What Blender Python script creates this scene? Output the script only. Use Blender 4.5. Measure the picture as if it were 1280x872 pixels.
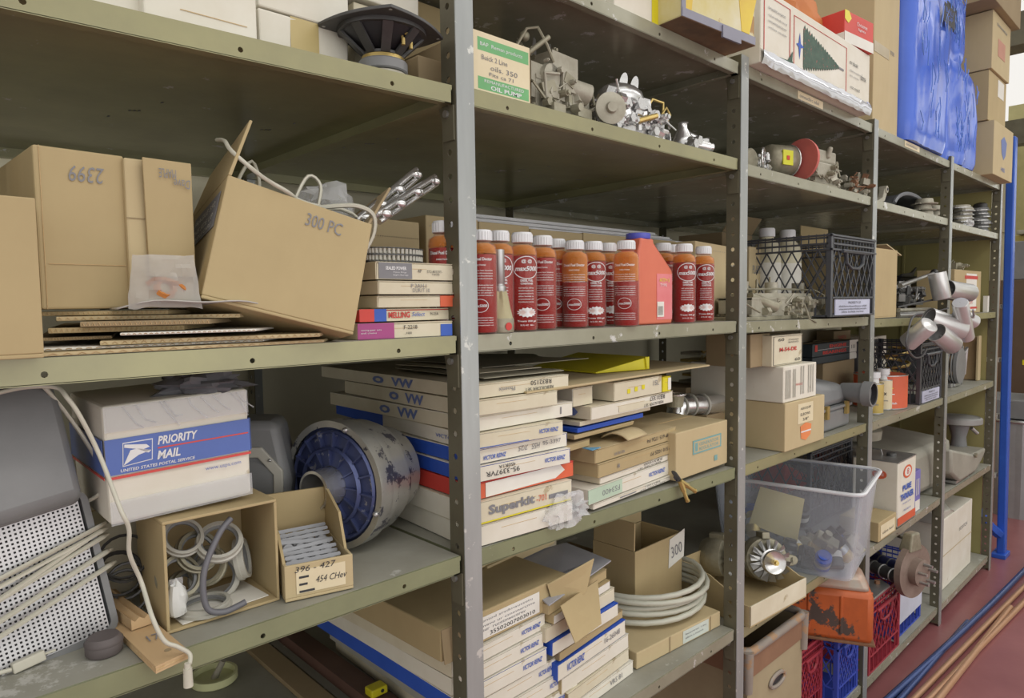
import bpy, math, random
from mathutils import Vector, Matrix, Euler, noise
R=math.radians
random.seed(7)
for o in list(bpy.data.objects): bpy.data.objects.remove(o)
scn=bpy.context.scene; COL=scn.collection
# ---------------------------------------------------------------- camera
FOC,YAW,PIT,ROL,DC,X0=852.804,R(43.2826),R(-3.7389),R(-0.7738),0.87212,0.705
EYE=1.48; W=.914; D=.871
cf=Vector((math.sin(YAW)*math.cos(PIT),math.cos(YAW)*math.cos(PIT),math.sin(PIT)))
cr=Vector((math.cos(YAW),-math.sin(YAW),0)); cu=cr.cross(cf)
CR=cr*math.cos(ROL)+cu*math.sin(ROL); CU=cu*math.cos(ROL)-cr*math.sin(ROL)
CAM=Vector((0,-DC,EYE))
cam=bpy.data.cameras.new('camera'); camo=bpy.data.objects.new('camera',cam); COL.objects.link(camo)
camo.matrix_world=Matrix(((CR.x,CU.x,-cf.x,CAM.x),(CR.y,CU.y,-cf.y,CAM.y),(CR.z,CU.z,-cf.z,CAM.z),(0,0,0,1)))
cam.sensor_width=36; cam.lens=FOC*36/1280; cam.clip_start=.02; cam.clip_end=60
scn.camera=camo
# ---------------------------------------------------------------- light
scn.view_settings.view_transform='Standard'; scn.view_settings.look='None'
scn.view_settings.gamma=1; scn.view_settings.use_curve_mapping=False
scn.view_settings.exposure=-0.08
wd=bpy.data.worlds.new('world'); scn.world=wd; wd.use_nodes=True
wd.node_tree.nodes['Background'].inputs[0].default_value=(1,.97,.92,1)
wd.node_tree.nodes['Background'].inputs[1].default_value=.98
def area(name,loc,rot,sx,sy,e,col):
    l=bpy.data.lights.new(name,'AREA'); l.shape='RECTANGLE'; l.size=sx; l.size_y=sy; l.energy=e; l.color=col
    o=bpy.data.objects.new(name,l); o.location=loc; o.rotation_euler=rot; COL.objects.link(o)
area('ceiling_fluorescent_light',(1.0,-1.9,3.6),(R(-28),0,0),3.2,1.0,50,(1,.97,.9))
area('ceiling_fluorescent_light',(4.6,-1.6,3.6),(R(-22),0,0),3.2,1.0,38,(1,.97,.92))
area('window_daylight',(8.6,-2.6,2.6),(R(70),0,R(80)),3.0,2.0,14,(.88,.94,1))
area('added_aisle_fill',(1.4,-4.2,1.7),(R(90),0,0),4.5,2.6,42,(1,.98,.95))  # added fill lamp, unseen, brightens the depths of the shelves from the aisle
# ---------------------------------------------------------------- pixel -> point in the place
def ray(px,py): return cf+CR*((px-640)/FOC)-CU*((py-436)/FOC)
def at(px,py,Y=0.): d=ray(px,py); return CAM+d*((Y+DC)/d.y)
def atz(px,py,z): d=ray(px,py); return CAM+d*((z-EYE)/d.z)
def atx(px,py,x): d=ray(px,py); return CAM+d*(x/d.x)
def pr(p):
    v=Vector(p)-CAM; f=v.dot(cf); return 640+FOC*v.dot(CR)/f, 436-FOC*v.dot(CU)/f
def xat(px,Y,z):
    py=400
    for _ in range(4): x=at(px,py,Y).x; py=pr((x,Y,z))[1]
    return x
def spot(pl,prr,pt,z,Y,rot=0):
    "front-left base corner, width, height, rotation of a box whose front shows between these pixels"
    A=Vector((xat(pl,Y,z),Y,z)); e=Vector((math.cos(R(rot)),math.sin(R(rot))))
    py=pr(A)[1]
    for _ in range(5):
        d=ray(prr,py); det=d.x*(-e.y)+d.y*e.x
        bx,by=A.x-CAM.x,A.y-CAM.y
        w=(d.x*by-d.y*bx)/(d.y*e.x-d.x*e.y)
        py=pr((A.x+w*e.x,A.y+w*e.y,z))[1]
    h=at(pl,pt,Y).z-z
    return [A,w,h,rot]
# ---------------------------------------------------------------- materials
MATS={}
def mat(name,col,rough=.6,metal=0,col2=None,scale=6,amt=.5,bump=.0,bscale=60,stretch=None,spec=None,trans=0,emit=0,alpha=None,chips=None,chip_amt=.62,chip_scale=14,ior=None):
    if name in MATS: return MATS[name]
    m=bpy.data.materials.new(name); m.use_nodes=True; nt=m.node_tree; N=nt.nodes; L=nt.links
    b=N['Principled BSDF']
    b.inputs['Roughness'].default_value=rough; b.inputs['Metallic'].default_value=metal
    if trans: b.inputs['Transmission Weight'].default_value=trans
    if ior: b.inputs['IOR'].default_value=ior
    if alpha is not None: b.inputs['Alpha'].default_value=alpha
    c4=tuple(col)+(1,)
    if emit:
        b.inputs['Emission Color'].default_value=c4; b.inputs['Emission Strength'].default_value=emit
    if col2 is None: col2=[c*.78 for c in col]
    tc=N.new('ShaderNodeTexCoord'); src=tc.outputs['Object']
    if stretch:
        mp=N.new('ShaderNodeMapping'); mp.inputs['Scale'].default_value=stretch; L.new(src,mp.inputs[0]); src=mp.outputs[0]
    nz=N.new('ShaderNodeTexNoise'); nz.inputs['Scale'].default_value=scale; nz.inputs['Detail'].default_value=6; nz.inputs['Roughness'].default_value=.62
    L.new(src,nz.inputs['Vector'])
    rp=N.new('ShaderNodeValToRGB'); rp.color_ramp.elements[0].position=.5-.5*(1-amt)*.6; rp.color_ramp.elements[1].position=.5+.5*(1-amt)*.6+.12
    rp.color_ramp.elements[0].color=tuple(col2)+(1,); rp.color_ramp.elements[1].color=c4
    L.new(nz.outputs[0],rp.inputs[0]); out=rp.outputs[0]
    if chips:
        n2=N.new('ShaderNodeTexNoise'); n2.inputs['Scale'].default_value=chip_scale; n2.inputs['Detail'].default_value=8; n2.inputs['Roughness'].default_value=.7
        L.new(tc.outputs['Object'],n2.inputs['Vector'])
        r2=N.new('ShaderNodeValToRGB'); r2.color_ramp.elements[0].position=chip_amt; r2.color_ramp.elements[1].position=chip_amt+.03
        L.new(n2.outputs[0],r2.inputs[0])
        mx=N.new('ShaderNodeMix'); mx.data_type='RGBA'; L.new(r2.outputs[0],mx.inputs[0]); L.new(out,mx.inputs[6]); mx.inputs[7].default_value=tuple(chips)+(1,)
        out=mx.outputs[2]
    L.new(out,b.inputs['Base Color'])
    if bump:
        n3=N.new('ShaderNodeTexNoise'); n3.inputs['Scale'].default_value=bscale; n3.inputs['Detail'].default_value=4
        L.new(src,n3.inputs['Vector']); bp=N.new('ShaderNodeBump'); bp.inputs['Strength'].default_value=bump; bp.inputs['Distance'].default_value=.004
        L.new(n3.outputs[0],bp.inputs['Height']); L.new(bp.outputs[0],b.inputs['Normal'])
    MATS[name]=m; return m
def film(name,col,alpha,rough=.12,metal=0,fres=.5):
    "thin clear plastic: mostly see-through, with gloss"
    if name in MATS: return MATS[name]
    m=bpy.data.materials.new(name); m.use_nodes=True; nt=m.node_tree; N=nt.nodes; L=nt.links
    b=N['Principled BSDF']; b.inputs['Base Color'].default_value=tuple(col)+(1,); b.inputs['Roughness'].default_value=rough
    tr=N.new('ShaderNodeBsdfTransparent'); tr.inputs[0].default_value=tuple(.35+.65*c for c in col)+(1,)
    fr=N.new('ShaderNodeLayerWeight'); fr.inputs[0].default_value=.35
    mr=N.new('ShaderNodeMath'); mr.operation='MULTIPLY_ADD'; L.new(fr.outputs[1],mr.inputs[0]); mr.inputs[1].default_value=fres; mr.inputs[2].default_value=alpha
    mx=N.new('ShaderNodeMixShader'); L.new(mr.outputs[0],mx.inputs[0]); L.new(tr.outputs[0],mx.inputs[1]); L.new(b.outputs[0],mx.inputs[2])
    L.new(mx.outputs[0],N['Material Output'].inputs[0]); MATS[name]=m; return m
P=dict(
 olive=mat('olive_shelf_paint',(.36,.35,.185),.24,.15,(.27,.26,.15),5,.5,.25,9,chips=(.48,.47,.44),chip_amt=.66),
 grey=mat('grey_green_shelf_paint',(.38,.375,.29),.24,.18,(.28,.275,.20),6,.5,.25,9,chips=(.60,.60,.58),chip_amt=.6),
 green=mat('dark_green_shelf_paint',(.27,.29,.165),.36,.1,(.19,.205,.12),5,.4,.1,40,chips=(.42,.42,.38),chip_amt=.66),
 dust=mat('dusty_shelf_top',(.37,.365,.32),.6,.05,(.27,.265,.22),7,.4,.15,30,chips=(.46,.455,.42),chip_amt=.62,chip_scale=8),
 post=mat('grey_post_paint',(.44,.465,.46),.34,.35,(.28,.30,.30),9,.4,.2,50,(1,1,.15),chips=(.62,.63,.60),chip_amt=.60,chip_scale=30),
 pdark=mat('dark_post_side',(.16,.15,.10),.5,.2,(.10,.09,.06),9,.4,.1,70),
 wall=mat('cream_wall_paint',(.60,.57,.43),.7,0,(.44,.41,.30),2,.4,.1,30),
 floor=mat('red_floor_paint',(.33,.13,.13),.32,0,(.24,.085,.09),3,.35,.15,25,chips=(.35,.16,.14),chip_amt=.66,chip_scale=4),
 card=mat('tan_cardboard',(.50,.395,.215),.8,0,(.40,.31,.165),4,.35,.5,9,(1,1,.6)),
 card2=mat('pale_cardboard',(.57,.47,.28),.8,0,(.47,.375,.215),4,.35,.5,9,(1,1,.6)),
 card3=mat('brown_cardboard',(.36,.275,.16),.8,0,(.28,.21,.12),4,.35,.5,9,(1,1,.6)),
 cedge=mat('cardboard_edge',(.62,.47,.27),.85,0,(.48,.32,.15),160,.3),
 white=mat('white_card',(.78,.76,.69),.65,0,(.66,.62,.52),7,.4,.05,50,chips=(.50,.44,.32),chip_amt=.68,chip_scale=9),
 offw=mat('yellowed_white_card',(.72,.68,.54),.7,0,(.58,.52,.38),7,.4,.05,50,chips=(.45,.38,.25),chip_amt=.66,chip_scale=9),
 paper=mat('paper_label',(.80,.79,.74),.7,0,(.70,.68,.62),9,.4),
 cream=mat('cream_label',(.78,.70,.50),.7,0,(.66,.57,.38),9,.4),
 ink=mat('black_ink',(.05,.05,.055),.7), grayink=mat('grey_ink',(.25,.25,.27),.7), blueink=mat('blue_ink',(.05,.13,.55),.6),
 redink=mat('red_ink',(.62,.06,.05),.6), whiteink=mat('white_ink',(.85,.85,.87),.5), orangeink=mat('orange_ink',(.85,.28,.10),.7),
 blue=mat('blue_card',(.03,.11,.60),.5,0,(.02,.08,.45),5,.5), red=mat('red_card',(.68,.07,.05),.5,0,(.55,.05,.04),5,.5),
 redor=mat('red_orange_card',(.75,.14,.06),.5), yellow=mat('yellow_plastic',(.78,.70,.02),.4,0,(.66,.58,.02),5,.5),
 alu=mat('cast_aluminium',(.60,.59,.56),.38,.75,(.36,.35,.31),12,.4,.25,70),
 alud=mat('oily_cast_metal',(.42,.40,.31),.5,.45,(.22,.20,.14),14,.4,.35,70),
 alub=mat('bright_aluminium',(.80,.80,.80),.24,.85,(.58,.58,.58),9,.4,.1,50),
 zinc=mat('dusty_zinc',(.50,.48,.40),.55,.3,(.30,.28,.22),14,.4,.3,70),
 steel=mat('steel',(.55,.55,.54),.32,.8,(.40,.40,.40),12,.4),
 dsteel=mat('dark_steel',(.13,.13,.13),.45,.5,(.07,.07,.07),12,.4,.15,60),
 brass=mat('yellow_zinc_metal',(.62,.48,.18),.35,.7,(.45,.33,.12),12,.4),
 rust=mat('rusty_metal',(.30,.15,.08),.75,.2,(.17,.09,.05),16,.4,.3,60),
 black=mat('black_plastic',(.035,.035,.04),.42,0,(.025,.025,.03),9,.4),
 crate=mat('grey_black_crate_plastic',(.075,.08,.095),.42,0,(.05,.055,.065),9,.4),
 gplas=mat('grey_plastic',(.23,.235,.24),.42,0,(.18,.185,.19),9,.4),
 lgrey=mat('light_grey_plastic',(.50,.49,.44),.45,0,(.42,.41,.36),9,.4),
 cord=mat('ivory_cord_plastic',(.60,.59,.50),.45,0,(.50,.48,.40),9,.4),
 wood=mat('plywood',(.62,.45,.26),.7,0,(.50,.34,.18),5,.4,.1,50,(1,.12,1)),
 film=film('clear_film',(.92,.93,.95),.16), bin=film('clear_bin_plastic',(.84,.87,.92),.13,.25,fres=.35),
 bagg=film('dusty_bag_plastic',(.72,.70,.66),.30,.22), dbag=film('dark_bag_plastic',(.22,.22,.24),.55,.2),
)
# ---------------------------------------------------------------- mesh building
class G:
    def __init__(s): s.v=[]; s.f=[]; s.m=[]; s.T=Matrix()
    def add(s,vs,fs,m=0):
        n=len(s.v); T=s.T; s.v+=[T@Vector(v) for v in vs]
        s.f+=[tuple(i+n for i in f) for f in fs]; s.m+=[m]*len(fs); return s
    def box(s,x0,y0,z0,x1,y1,z1,m=0):
        vs=[(x0,y0,z0),(x1,y0,z0),(x1,y1,z0),(x0,y1,z0),(x0,y0,z1),(x1,y0,z1),(x1,y1,z1),(x0,y1,z1)]
        return s.add(vs,[(3,2,1,0),(4,5,6,7),(0,1,5,4),(1,2,6,5),(2,3,7,6),(3,0,4,7)],m)
    def hexa(s,vs,m=0): return s.add(vs,[(3,2,1,0),(4,5,6,7),(0,1,5,4),(1,2,6,5),(2,3,7,6),(3,0,4,7)],m)
    def prism(s,pts,d0,d1,m=0,axis='y'):
        "polygon (a,b) extruded between d0 and d1 along axis"
        n=len(pts)
        f={'y':lambda a,b,d:(a,d,b),'x':lambda a,b,d:(d,a,b),'z':lambda a,b,d:(a,b,d)}[axis]
        vs=[f(a,b,d0) for a,b in pts]+[f(a,b,d1) for a,b in pts]
        fs=[tuple(range(n)),tuple(reversed(range(n,2*n)))]+[(i,n+i,n+(i+1)%n,(i+1)%n) for i in range(n)]
        return s.add(vs,fs,m)
    def lathe(s,prof,n=20,m=0,c=(0,0,0),axis='z',a0=0,a1=360,caps=True):
        full=abs(a1-a0)>=360; k=n if full else n+1; vs=[]; fs=[]
        for r,z in prof:
            for i in range(k):
                a=R(a0+(a1-a0)*i/n); p=(r*math.cos(a),r*math.sin(a),z)
                if axis=='x': p=(p[2],p[0],p[1])
                elif axis=='y': p=(p[1],p[2],p[0])
                vs.append((p[0]+c[0],p[1]+c[1],p[2]+c[2]))
        for j in range(len(prof)-1):
            for i in range(n):
                a=j*k+i; b=j*k+(i+1)%k; fs.append((a,b,b+k,a+k))
        if caps and full:
            if prof[0][0]>1e-5: fs.append(tuple(reversed(range(k))))
            if prof[-1][0]>1e-5: fs.append(tuple(range((len(prof)-1)*k,len(prof)*k)))
        return s.add(vs,fs,m)
    def cyl(s,p0,p1,r0,r1=None,n=14,m=0):
        p0=Vector(p0); p1=Vector(p1); r1=r0 if r1 is None else r1
        q=(p1-p0).to_track_quat('Z','Y').to_matrix().to_4x4(); T=s.T; s.T=T@Matrix.Translation(p0)@q
        s.lathe([(r0,0),(r1,(p1-p0).length)],n,m); s.T=T; return s
    def tube(s,pts,r,n=8,m=0,close=False,flat=1.0):
        pts=[Vector(p) for p in pts]; k=len(pts); vs=[]; fs=[]; up=None
        for i,p in enumerate(pts):
            if close: d=pts[(i+1)%k]-pts[i-1]
            else: d=pts[min(i+1,k-1)]-pts[max(i-1,0)]
            d.normalize()
            if up is None: up=d.orthogonal().normalized()
            else:
                up=(up-d*up.dot(d)); up=up.normalized() if up.length>1e-6 else d.orthogonal().normalized()
            w=d.cross(up)
            for j in range(n):
                a=2*math.pi*j/n; vs.append(p+up*(r*math.cos(a))+w*(r*flat*math.sin(a)))
        for i in range(k if close else k-1):
            for j in range(n):
                a=i*n+j; b=i*n+(j+1)%n; c=((i+1)%k)*n+(j+1)%n; d_=((i+1)%k)*n+j; fs.append((a,b,c,d_))
        if not close: fs+= [tuple(reversed(range(n))),tuple(range((k-1)*n,k*n))]
        return s.add(vs,fs,m)
    def sphere(s,c,r,n=12,m=0,sc=(1,1,1)):
        prof=[(max(1e-6,r*math.sin(math.pi*i/8)),-r*math.cos(math.pi*i/8)) for i in range(9)]
        T=s.T; s.T=T@Matrix.Translation(c)@Matrix.Diagonal((sc[0],sc[1],sc[2],1)); s.lathe(prof,n,m,caps=False); s.T=T; return s
    def torus(s,c,R_,r,n=24,k=8,m=0,rot=None,flat=1):
        T=s.T; s.T=T@Matrix.Translation(c)@(rot.to_matrix().to_4x4() if rot else Matrix())
        s.tube([(R_*math.cos(2*math.pi*i/n),R_*math.sin(2*math.pi*i/n),0) for i in range(n)],r,k,m,True,flat); s.T=T; return s
    def grid(s,fn,nu,nv,m=0,th=None):
        vs=[fn(i/nu,j/nv) for j in range(nv+1) for i in range(nu+1)]; k=nu+1
        fs=[(j*k+i,j*k+i+1,(j+1)*k+i+1,(j+1)*k+i) for j in range(nv) for i in range(nu)]
        return s.add(vs,fs,m)
    def text(s,st,x,y,w,h,m=0,flip=False,bold=0,shear=0,wrap=None):
        "text lying in local XY, fitted to the w x h box whose lower-left corner is x,y"
        tv,tf=tmesh(st,bold,shear); xs=[v[0] for v in tv]; ys=[v[1] for v in tv]
        ax,bx,ay,by=min(xs),max(xs),min(ys),max(ys); sx=w/(bx-ax); sy=h/(by-ay); o=[]
        for X,Y in tv:
            u=(X-ax)*sx; v=(Y-ay)*sy
            if flip: u,v=w-u,h-v
            if wrap: a=(x+u)/wrap; o.append((wrap*math.sin(a),y+v,wrap*math.cos(a)-wrap))
            else: o.append((x+u,y+v,0))
        return s.add(o,tf,m)
    def build(s,name,mats,parent=None,loc=None,rot=None,bev=0,smooth=0,solid=0,sub=0,label=None):
        me=bpy.data.meshes.new(name); me.from_pydata([tuple(v) for v in s.v],[],s.f); me.update()
        mats=[mats] if not isinstance(mats,(list,tuple)) else mats
        for m in mats: me.materials.append(P[m] if isinstance(m,str) else m)
        if len(mats)>1: me.polygons.foreach_set('material_index',s.m)
        if smooth:
            me.polygons.foreach_set('use_smooth',[True]*len(me.polygons)); me.set_sharp_from_angle(angle=R(smooth))
        o=bpy.data.objects.new(name,me); COL.objects.link(o)
        if parent: o.parent=parent
        if loc is not None: o.location=loc
        if rot is not None: o.rotation_euler=rot
        if solid: q=o.modifiers.new('s','SOLIDIFY'); q.thickness=solid; q.offset=-1
        if bev: q=o.modifiers.new('b','BEVEL'); q.width=bev; q.segments=2; q.limit_method='ANGLE'; q.angle_limit=R(40)
        if sub: q=o.modifiers.new('u','SUBSURF'); q.levels=sub; q.render_levels=sub
        if label: o['label']=label
        return o
TM={}
def tmesh(st,bold=0,shear=0):
    k=(st,bold,shear)
    if k not in TM:
        c=bpy.data.curves.new('t','FONT'); c.body=st; c.resolution_u=2; c.offset=bold; c.shear=shear
        o=bpy.data.objects.new('t',c); COL.objects.link(o); dg=bpy.context.evaluated_depsgraph_get(); dg.update()
        me=bpy.data.meshes.new_from_object(o.evaluated_get(dg))
        TM[k]=([(v.co.x,v.co.y) for v in me.vertices],[tuple(p.vertices) for p in me.polygons])
        bpy.data.objects.remove(o); bpy.data.curves.remove(c); bpy.data.meshes.remove(me)
    return TM[k]
def tag(o,label,cat,group=None,kind=None):
    if label: o['label']=label
    if cat: o['category']=cat
    if group: o['group']=group
    if kind: o['kind']=kind
    return o
def thing(name,label,cat,loc,rot=(0,0,0),group=None):
    o=bpy.data.objects.new(name,None); COL.objects.link(o); o.empty_display_size=.05; o.location=loc
    o.rotation_euler=rot if isinstance(rot,(tuple,list,Euler)) else (0,0,R(rot)); return tag(o,label,cat,group)
def struct(name,g,m,**k): o=g.build(name,m,**k); o['kind']='structure'; return o
def dup(o,parent=None):
    c=o.copy(); COL.objects.link(c); c.parent=parent
    for ch in list(o.children): dup(ch,c)
    return c
def dupt(o,loc,rot,label):
    c=dup(o); c.location=loc; c.rotation_euler=rot if isinstance(rot,(tuple,list)) else (0,0,R(rot)); c['label']=label; return c
def FM(face,w,d,h):
    "matrix that lays local XY drawing on a face of a w x d x h box (origin at front-left base corner)"
    e=.0006
    if face=='F': return Matrix(((1,0,0,0),(0,0,-1,-e),(0,1,0,0),(0,0,0,1)))
    if face=='L': return Matrix(((0,0,-1,-e),(-1,0,0,d),(0,1,0,0),(0,0,0,1)))
    if face=='R': return Matrix(((0,0,1,w+e),(1,0,0,0),(0,1,0,0),(0,0,0,1)))
    if face=='T': return Matrix(((1,0,0,0),(0,1,0,0),(0,0,1,h+e),(0,0,0,1)))
def fdim(face,w,d,h): return {'F':(w,h),'L':(d,h),'R':(d,h),'T':(w,d)}[face]
def prints(parent,dims,items,lift=0):
    "items: ('t',face,string,u,v,w,h,mat[,flip,bold,shear]) or ('r',face,u,v,w,h,mat) patches; u,v,w,h as fractions of the face"
    by={}
    for n_i,it in enumerate(items):
        k=('printed_text' if it[0]=='t' else 'label' if it[0]=='r' else 'printed_mark')
        mt=it[7] if it[0]=='t' else it[6]
        g=by.setdefault((k,mt),G()); f=it[1]; fw,fh=fdim(f,*dims); Lm=FM(f,*dims)
        g.T=Lm@Matrix.Translation((0,0,lift+n_i*.00007+(.0008 if it[0]=='t' else .0 if it[0]=='r' else .0003)))
        if it[0]=='t':
            ex=it[8:]; g.text(it[2],it[3]*fw,it[4]*fh,it[5]*fw,it[6]*fh,0,*(list(ex)+[False,0,0][len(ex):]))
        elif it[0]=='r' : 
            u,v,w,h=it[2:6]; g.box(u*fw,v*fh,-.0003,(u+w)*fw,(v+h)*fh,.0004)
        elif it[0]=='q':
            u,v,w,h=it[2:6]; g.box(u*fw,v*fh,-.0003,(u+w)*fw,(v+h)*fh,.0002)
        elif it[0]=='p':
            pts=it[2]; g.prism([(a*fw,b*fh) for a,b in pts],-.0002,.0002,0,'z')
    for (k,mt),g in by.items(): g.build(k,mt,parent)
def scrawl(n,seed):
    r=random.Random(seed); return ''.join(r.choice('aenorstuilcmdv ') for _ in range(n))
# ================================================================ the setting
g=G(); g.box(-3,-4,-.1,14,D+.08,0); struct('floor',g,'floor')

g=G(); g.box(-3,D+.07,0,9.5,D+.17,3.4); struct('wall_back',g,'wall')
g=G()
for z in (1.02,1.62,2.2): g.box(-3,D+.052,z,9.4,D+.07,z+.055)
struct('trim_1',g,'wall',bev=.004)
# ---------------------------------------------------------------- the rack
XS=[X0+W*i for i in range(-1,5)]     # post lines, XS[1] is the near one
LIP=.029
SH={'T':[None,2.075,2.077,2.074,2.074],'A':[1.826,1.838,1.832,1.827,1.818],'B':[1.430,1.430,1.424,1.412,1.405],
    'C':[1.061,1.058,1.048,1.042,1.038],'D':[.618,.618,.606,.585,.592],'E':[None,None,.093,.088,.082]}
TILT={('A',0):(1.811,1.832),('A',1):(1.836,1.839),('B',2):(1.427,1.42),('B',3):(1.412,1.400),('C',1):(1.061,1.05),('C',2):(1.048,1.047),('D',3):(.580,.592),('D',4):(.597,.585)}
def Z(l,b,x=None):
    if (l,b) in TILT and x is not None:
        a,c=TILT[(l,b)]; t=(x-XS[b])/W; return a+(c-a)*t
    if (l,b) in TILT: return max(TILT[(l,b)])
    return SH[l][b]
rack=thing('steel_shelving_rack','long olive and grey steel shelving rack filled with car parts','shelving rack',(XS[0],0,0))
rx=XS[0]
def holes(g,T,w,hgt,z0,z1,pitch,r,m=0,horiz=False):
    "flat strip w wide from z0 to z1 with a round hole in every pitch"
    n=max(1,int((z1-z0)/pitch)); g_T=g.T; g.T=g_T@T; p=(z1-z0)/n
    for i in range(n):
        a=z0+i*p; c=(w/2,a+p/2); k=8
        O=[(w,a+p/2),(w,a+p),(w/2,a+p),(0,a+p),(0,a+p/2),(0,a),(w/2,a),(w,a)]
        I=[(c[0]+r*math.cos(2*math.pi*j/k),c[1]+r*math.sin(2*math.pi*j/k)) for j in range(k)]
        for (y,fl) in ((0,0),(hgt,1)):
            vs=[(x,y,z) for x,z in O+I]
            fs=[(j,(j+1)%k,k+(j+1)%k,k+j) for j in range(k)]
            if fl: fs=[tuple(reversed(f)) for f in fs]
            g.add(vs,fs,m)
        vs=[(x,0,z) for x,z in I]+[(x,hgt,z) for x,z in I]
        g.add(vs,[(j,k+j,k+(j+1)%k,(j+1)%k) for j in range(k)],m)
        vs=[(0,0,a),(0,0,a+p),(0,hgt,a+p),(0,hgt,a),(w,0,a),(w,0,a+p),(w,hgt,a+p),(w,hgt,a)]
        g.add(vs,[(0,1,2,3),(7,6,5,4)],m)
    g.T=g_T
def post(i,x,back=False):
    top=2.095; g=G(); w=.037
    y=D if back else 0
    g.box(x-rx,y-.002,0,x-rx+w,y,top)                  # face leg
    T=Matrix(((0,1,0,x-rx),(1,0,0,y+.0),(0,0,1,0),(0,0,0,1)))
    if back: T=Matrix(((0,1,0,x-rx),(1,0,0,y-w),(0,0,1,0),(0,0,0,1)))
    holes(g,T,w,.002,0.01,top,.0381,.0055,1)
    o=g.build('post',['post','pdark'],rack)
for i,x in enumerate(XS):
    if i>0: post(i,x)
    post(i,x,True)
def shelf(l,b,mt):
    z=SH[l][b]; a,c=TILT.get((l,b),(z,z)); x0=XS[b]+.004-rx; x1=XS[b+1]-.0045-rx
    g=G(); y0=.004; y1=D-.004; t=.008
    g.box(x0,y0,-t,x1,y1,-.0004); g.box(x0,y0+.004,-.0004,x1,y1,0,1)
    # front lip with bolt holes
    n=4; p=(x1-x0)/n
    T=Matrix(((0,0,1,x0),(0,1,0,y0),(1,0,0,-LIP),(0,0,0,1)))
    holes(g,T,LIP-t,.002,0,x1-x0,.2,.0036)
    g.box(x0,y0,-LIP-.001,x1,y0+.016,-LIP+.0008)
    g.box(x0,y1-.002,-LIP,x1,y1,-t)
    g.box(x0,y1-.016,-LIP-.001,x1,y1,-LIP+.0008)
    g.box(x0,y0,-LIP,x0+.002,y1,-t); g.box(x1-.002,y0,-LIP,x1,y1,-t)
    g.box(x0,y0,-LIP-.001,x0+.015,y1,-LIP+.0008); g.box(x1-.015,y0,-LIP-.001,x1,y1,-LIP+.0008)
    for v in g.v:
        tt=(v.x+rx-XS[b])/W; v.z+=a+(c-a)*tt
    return g.build('shelf',[mt,'dust'],rack)
MT={'T':['','grey','grey','grey','grey'],'A':['olive','olive','grey','grey','grey'],'B':['olive','grey','grey','olive','olive'],'C':['green','green','olive','grey','grey'],
    'D':['green','grey','olive','grey','grey'],'E':['','','grey','grey','grey']}
for l in 'TABCDE':
    for b in range(5):
        if SH[l][b]: shelf(l,b,MT[l][b])
# gussets with bolts under the shelf ends
for l in 'TABCD':
    for i in range(1,6):
        for b in (i-1,i):
            if b>4 or SH[l][b] is None or (b==i and True): continue
            x=XS[i]-rx; z=Z(l,b)-LIP-.002; g=G()
            g.prism([(.003,0),(.040,0),(.034,-.02),(.030,-.055),(.003,-.055)],x-.0035,x-.0005,0,'x')
            g.cyl((x-.0035,.020,-.012),(x-.008,.020,-.012),.006,n=8,m=1)
            g.build('gusset_plate',['pdark','steel'],rack,(0,0,z))
# punched slots under the upper shelves
for b in range(3):
    for (u,v,kk) in [(.13,.34,0),(.10,.42,3),(.08,.48,0),(.38,.34,0),(.35,.42,3),(.33,.48,0),(.63,.34,0),(.60,.42,3),(.58,.48,0),(.88,.34,0),(.85,.42,3),(.83,.48,0)]:
        x=XS[b]-rx+u*W; zz=SH['A'][b]-(.010 if ('A',b) in TILT else 0)-.0083; a,c=TILT.get(('A',b),(SH['A'][b],)*2); zz=a+(c-a)*u-.0084
        for q in range(max(1,kk)): gs=G(); gs.box(x+.006*q,v-.004*q,zz,x+.006*q+.003,v-.004*q+.008,zz+.0006); gs.build('punched_slot','black',rack)
    for k in range(8):
        u=.05+.12*k; a,c=TILT.get(('A',b),(SH['A'][b],)*2); gs=G(); gs.lathe([(.0025,0),(.0025,.0006)],8,0,(XS[b]-rx+u*W,.045,a+(c-a)*u-.0086)); gs.build('rivet','steel',rack)  # steel-coloured dots imitate light coming through small holes near the front
# end panel at the far end of the rack
g=G(); g.box(XS[5]-rx+.003,.04,.05,XS[5]-rx+.006,D-.01,2.07)
for y in (.22,.45,.68): g.box(XS[5]-rx-.004,y,.05,XS[5]-rx+.004,y+.012,2.07)
g.build('end_panel',mat('olive_end_panel',(.34,.31,.13),.5,.1,(.27,.245,.10),3,.4),rack)
g=G(); g.box(XS[5]-rx+.04,-.001,.0,XS[5]-rx+.052,.02,2.06); g.build('edge_strip','rust',rack)
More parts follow.
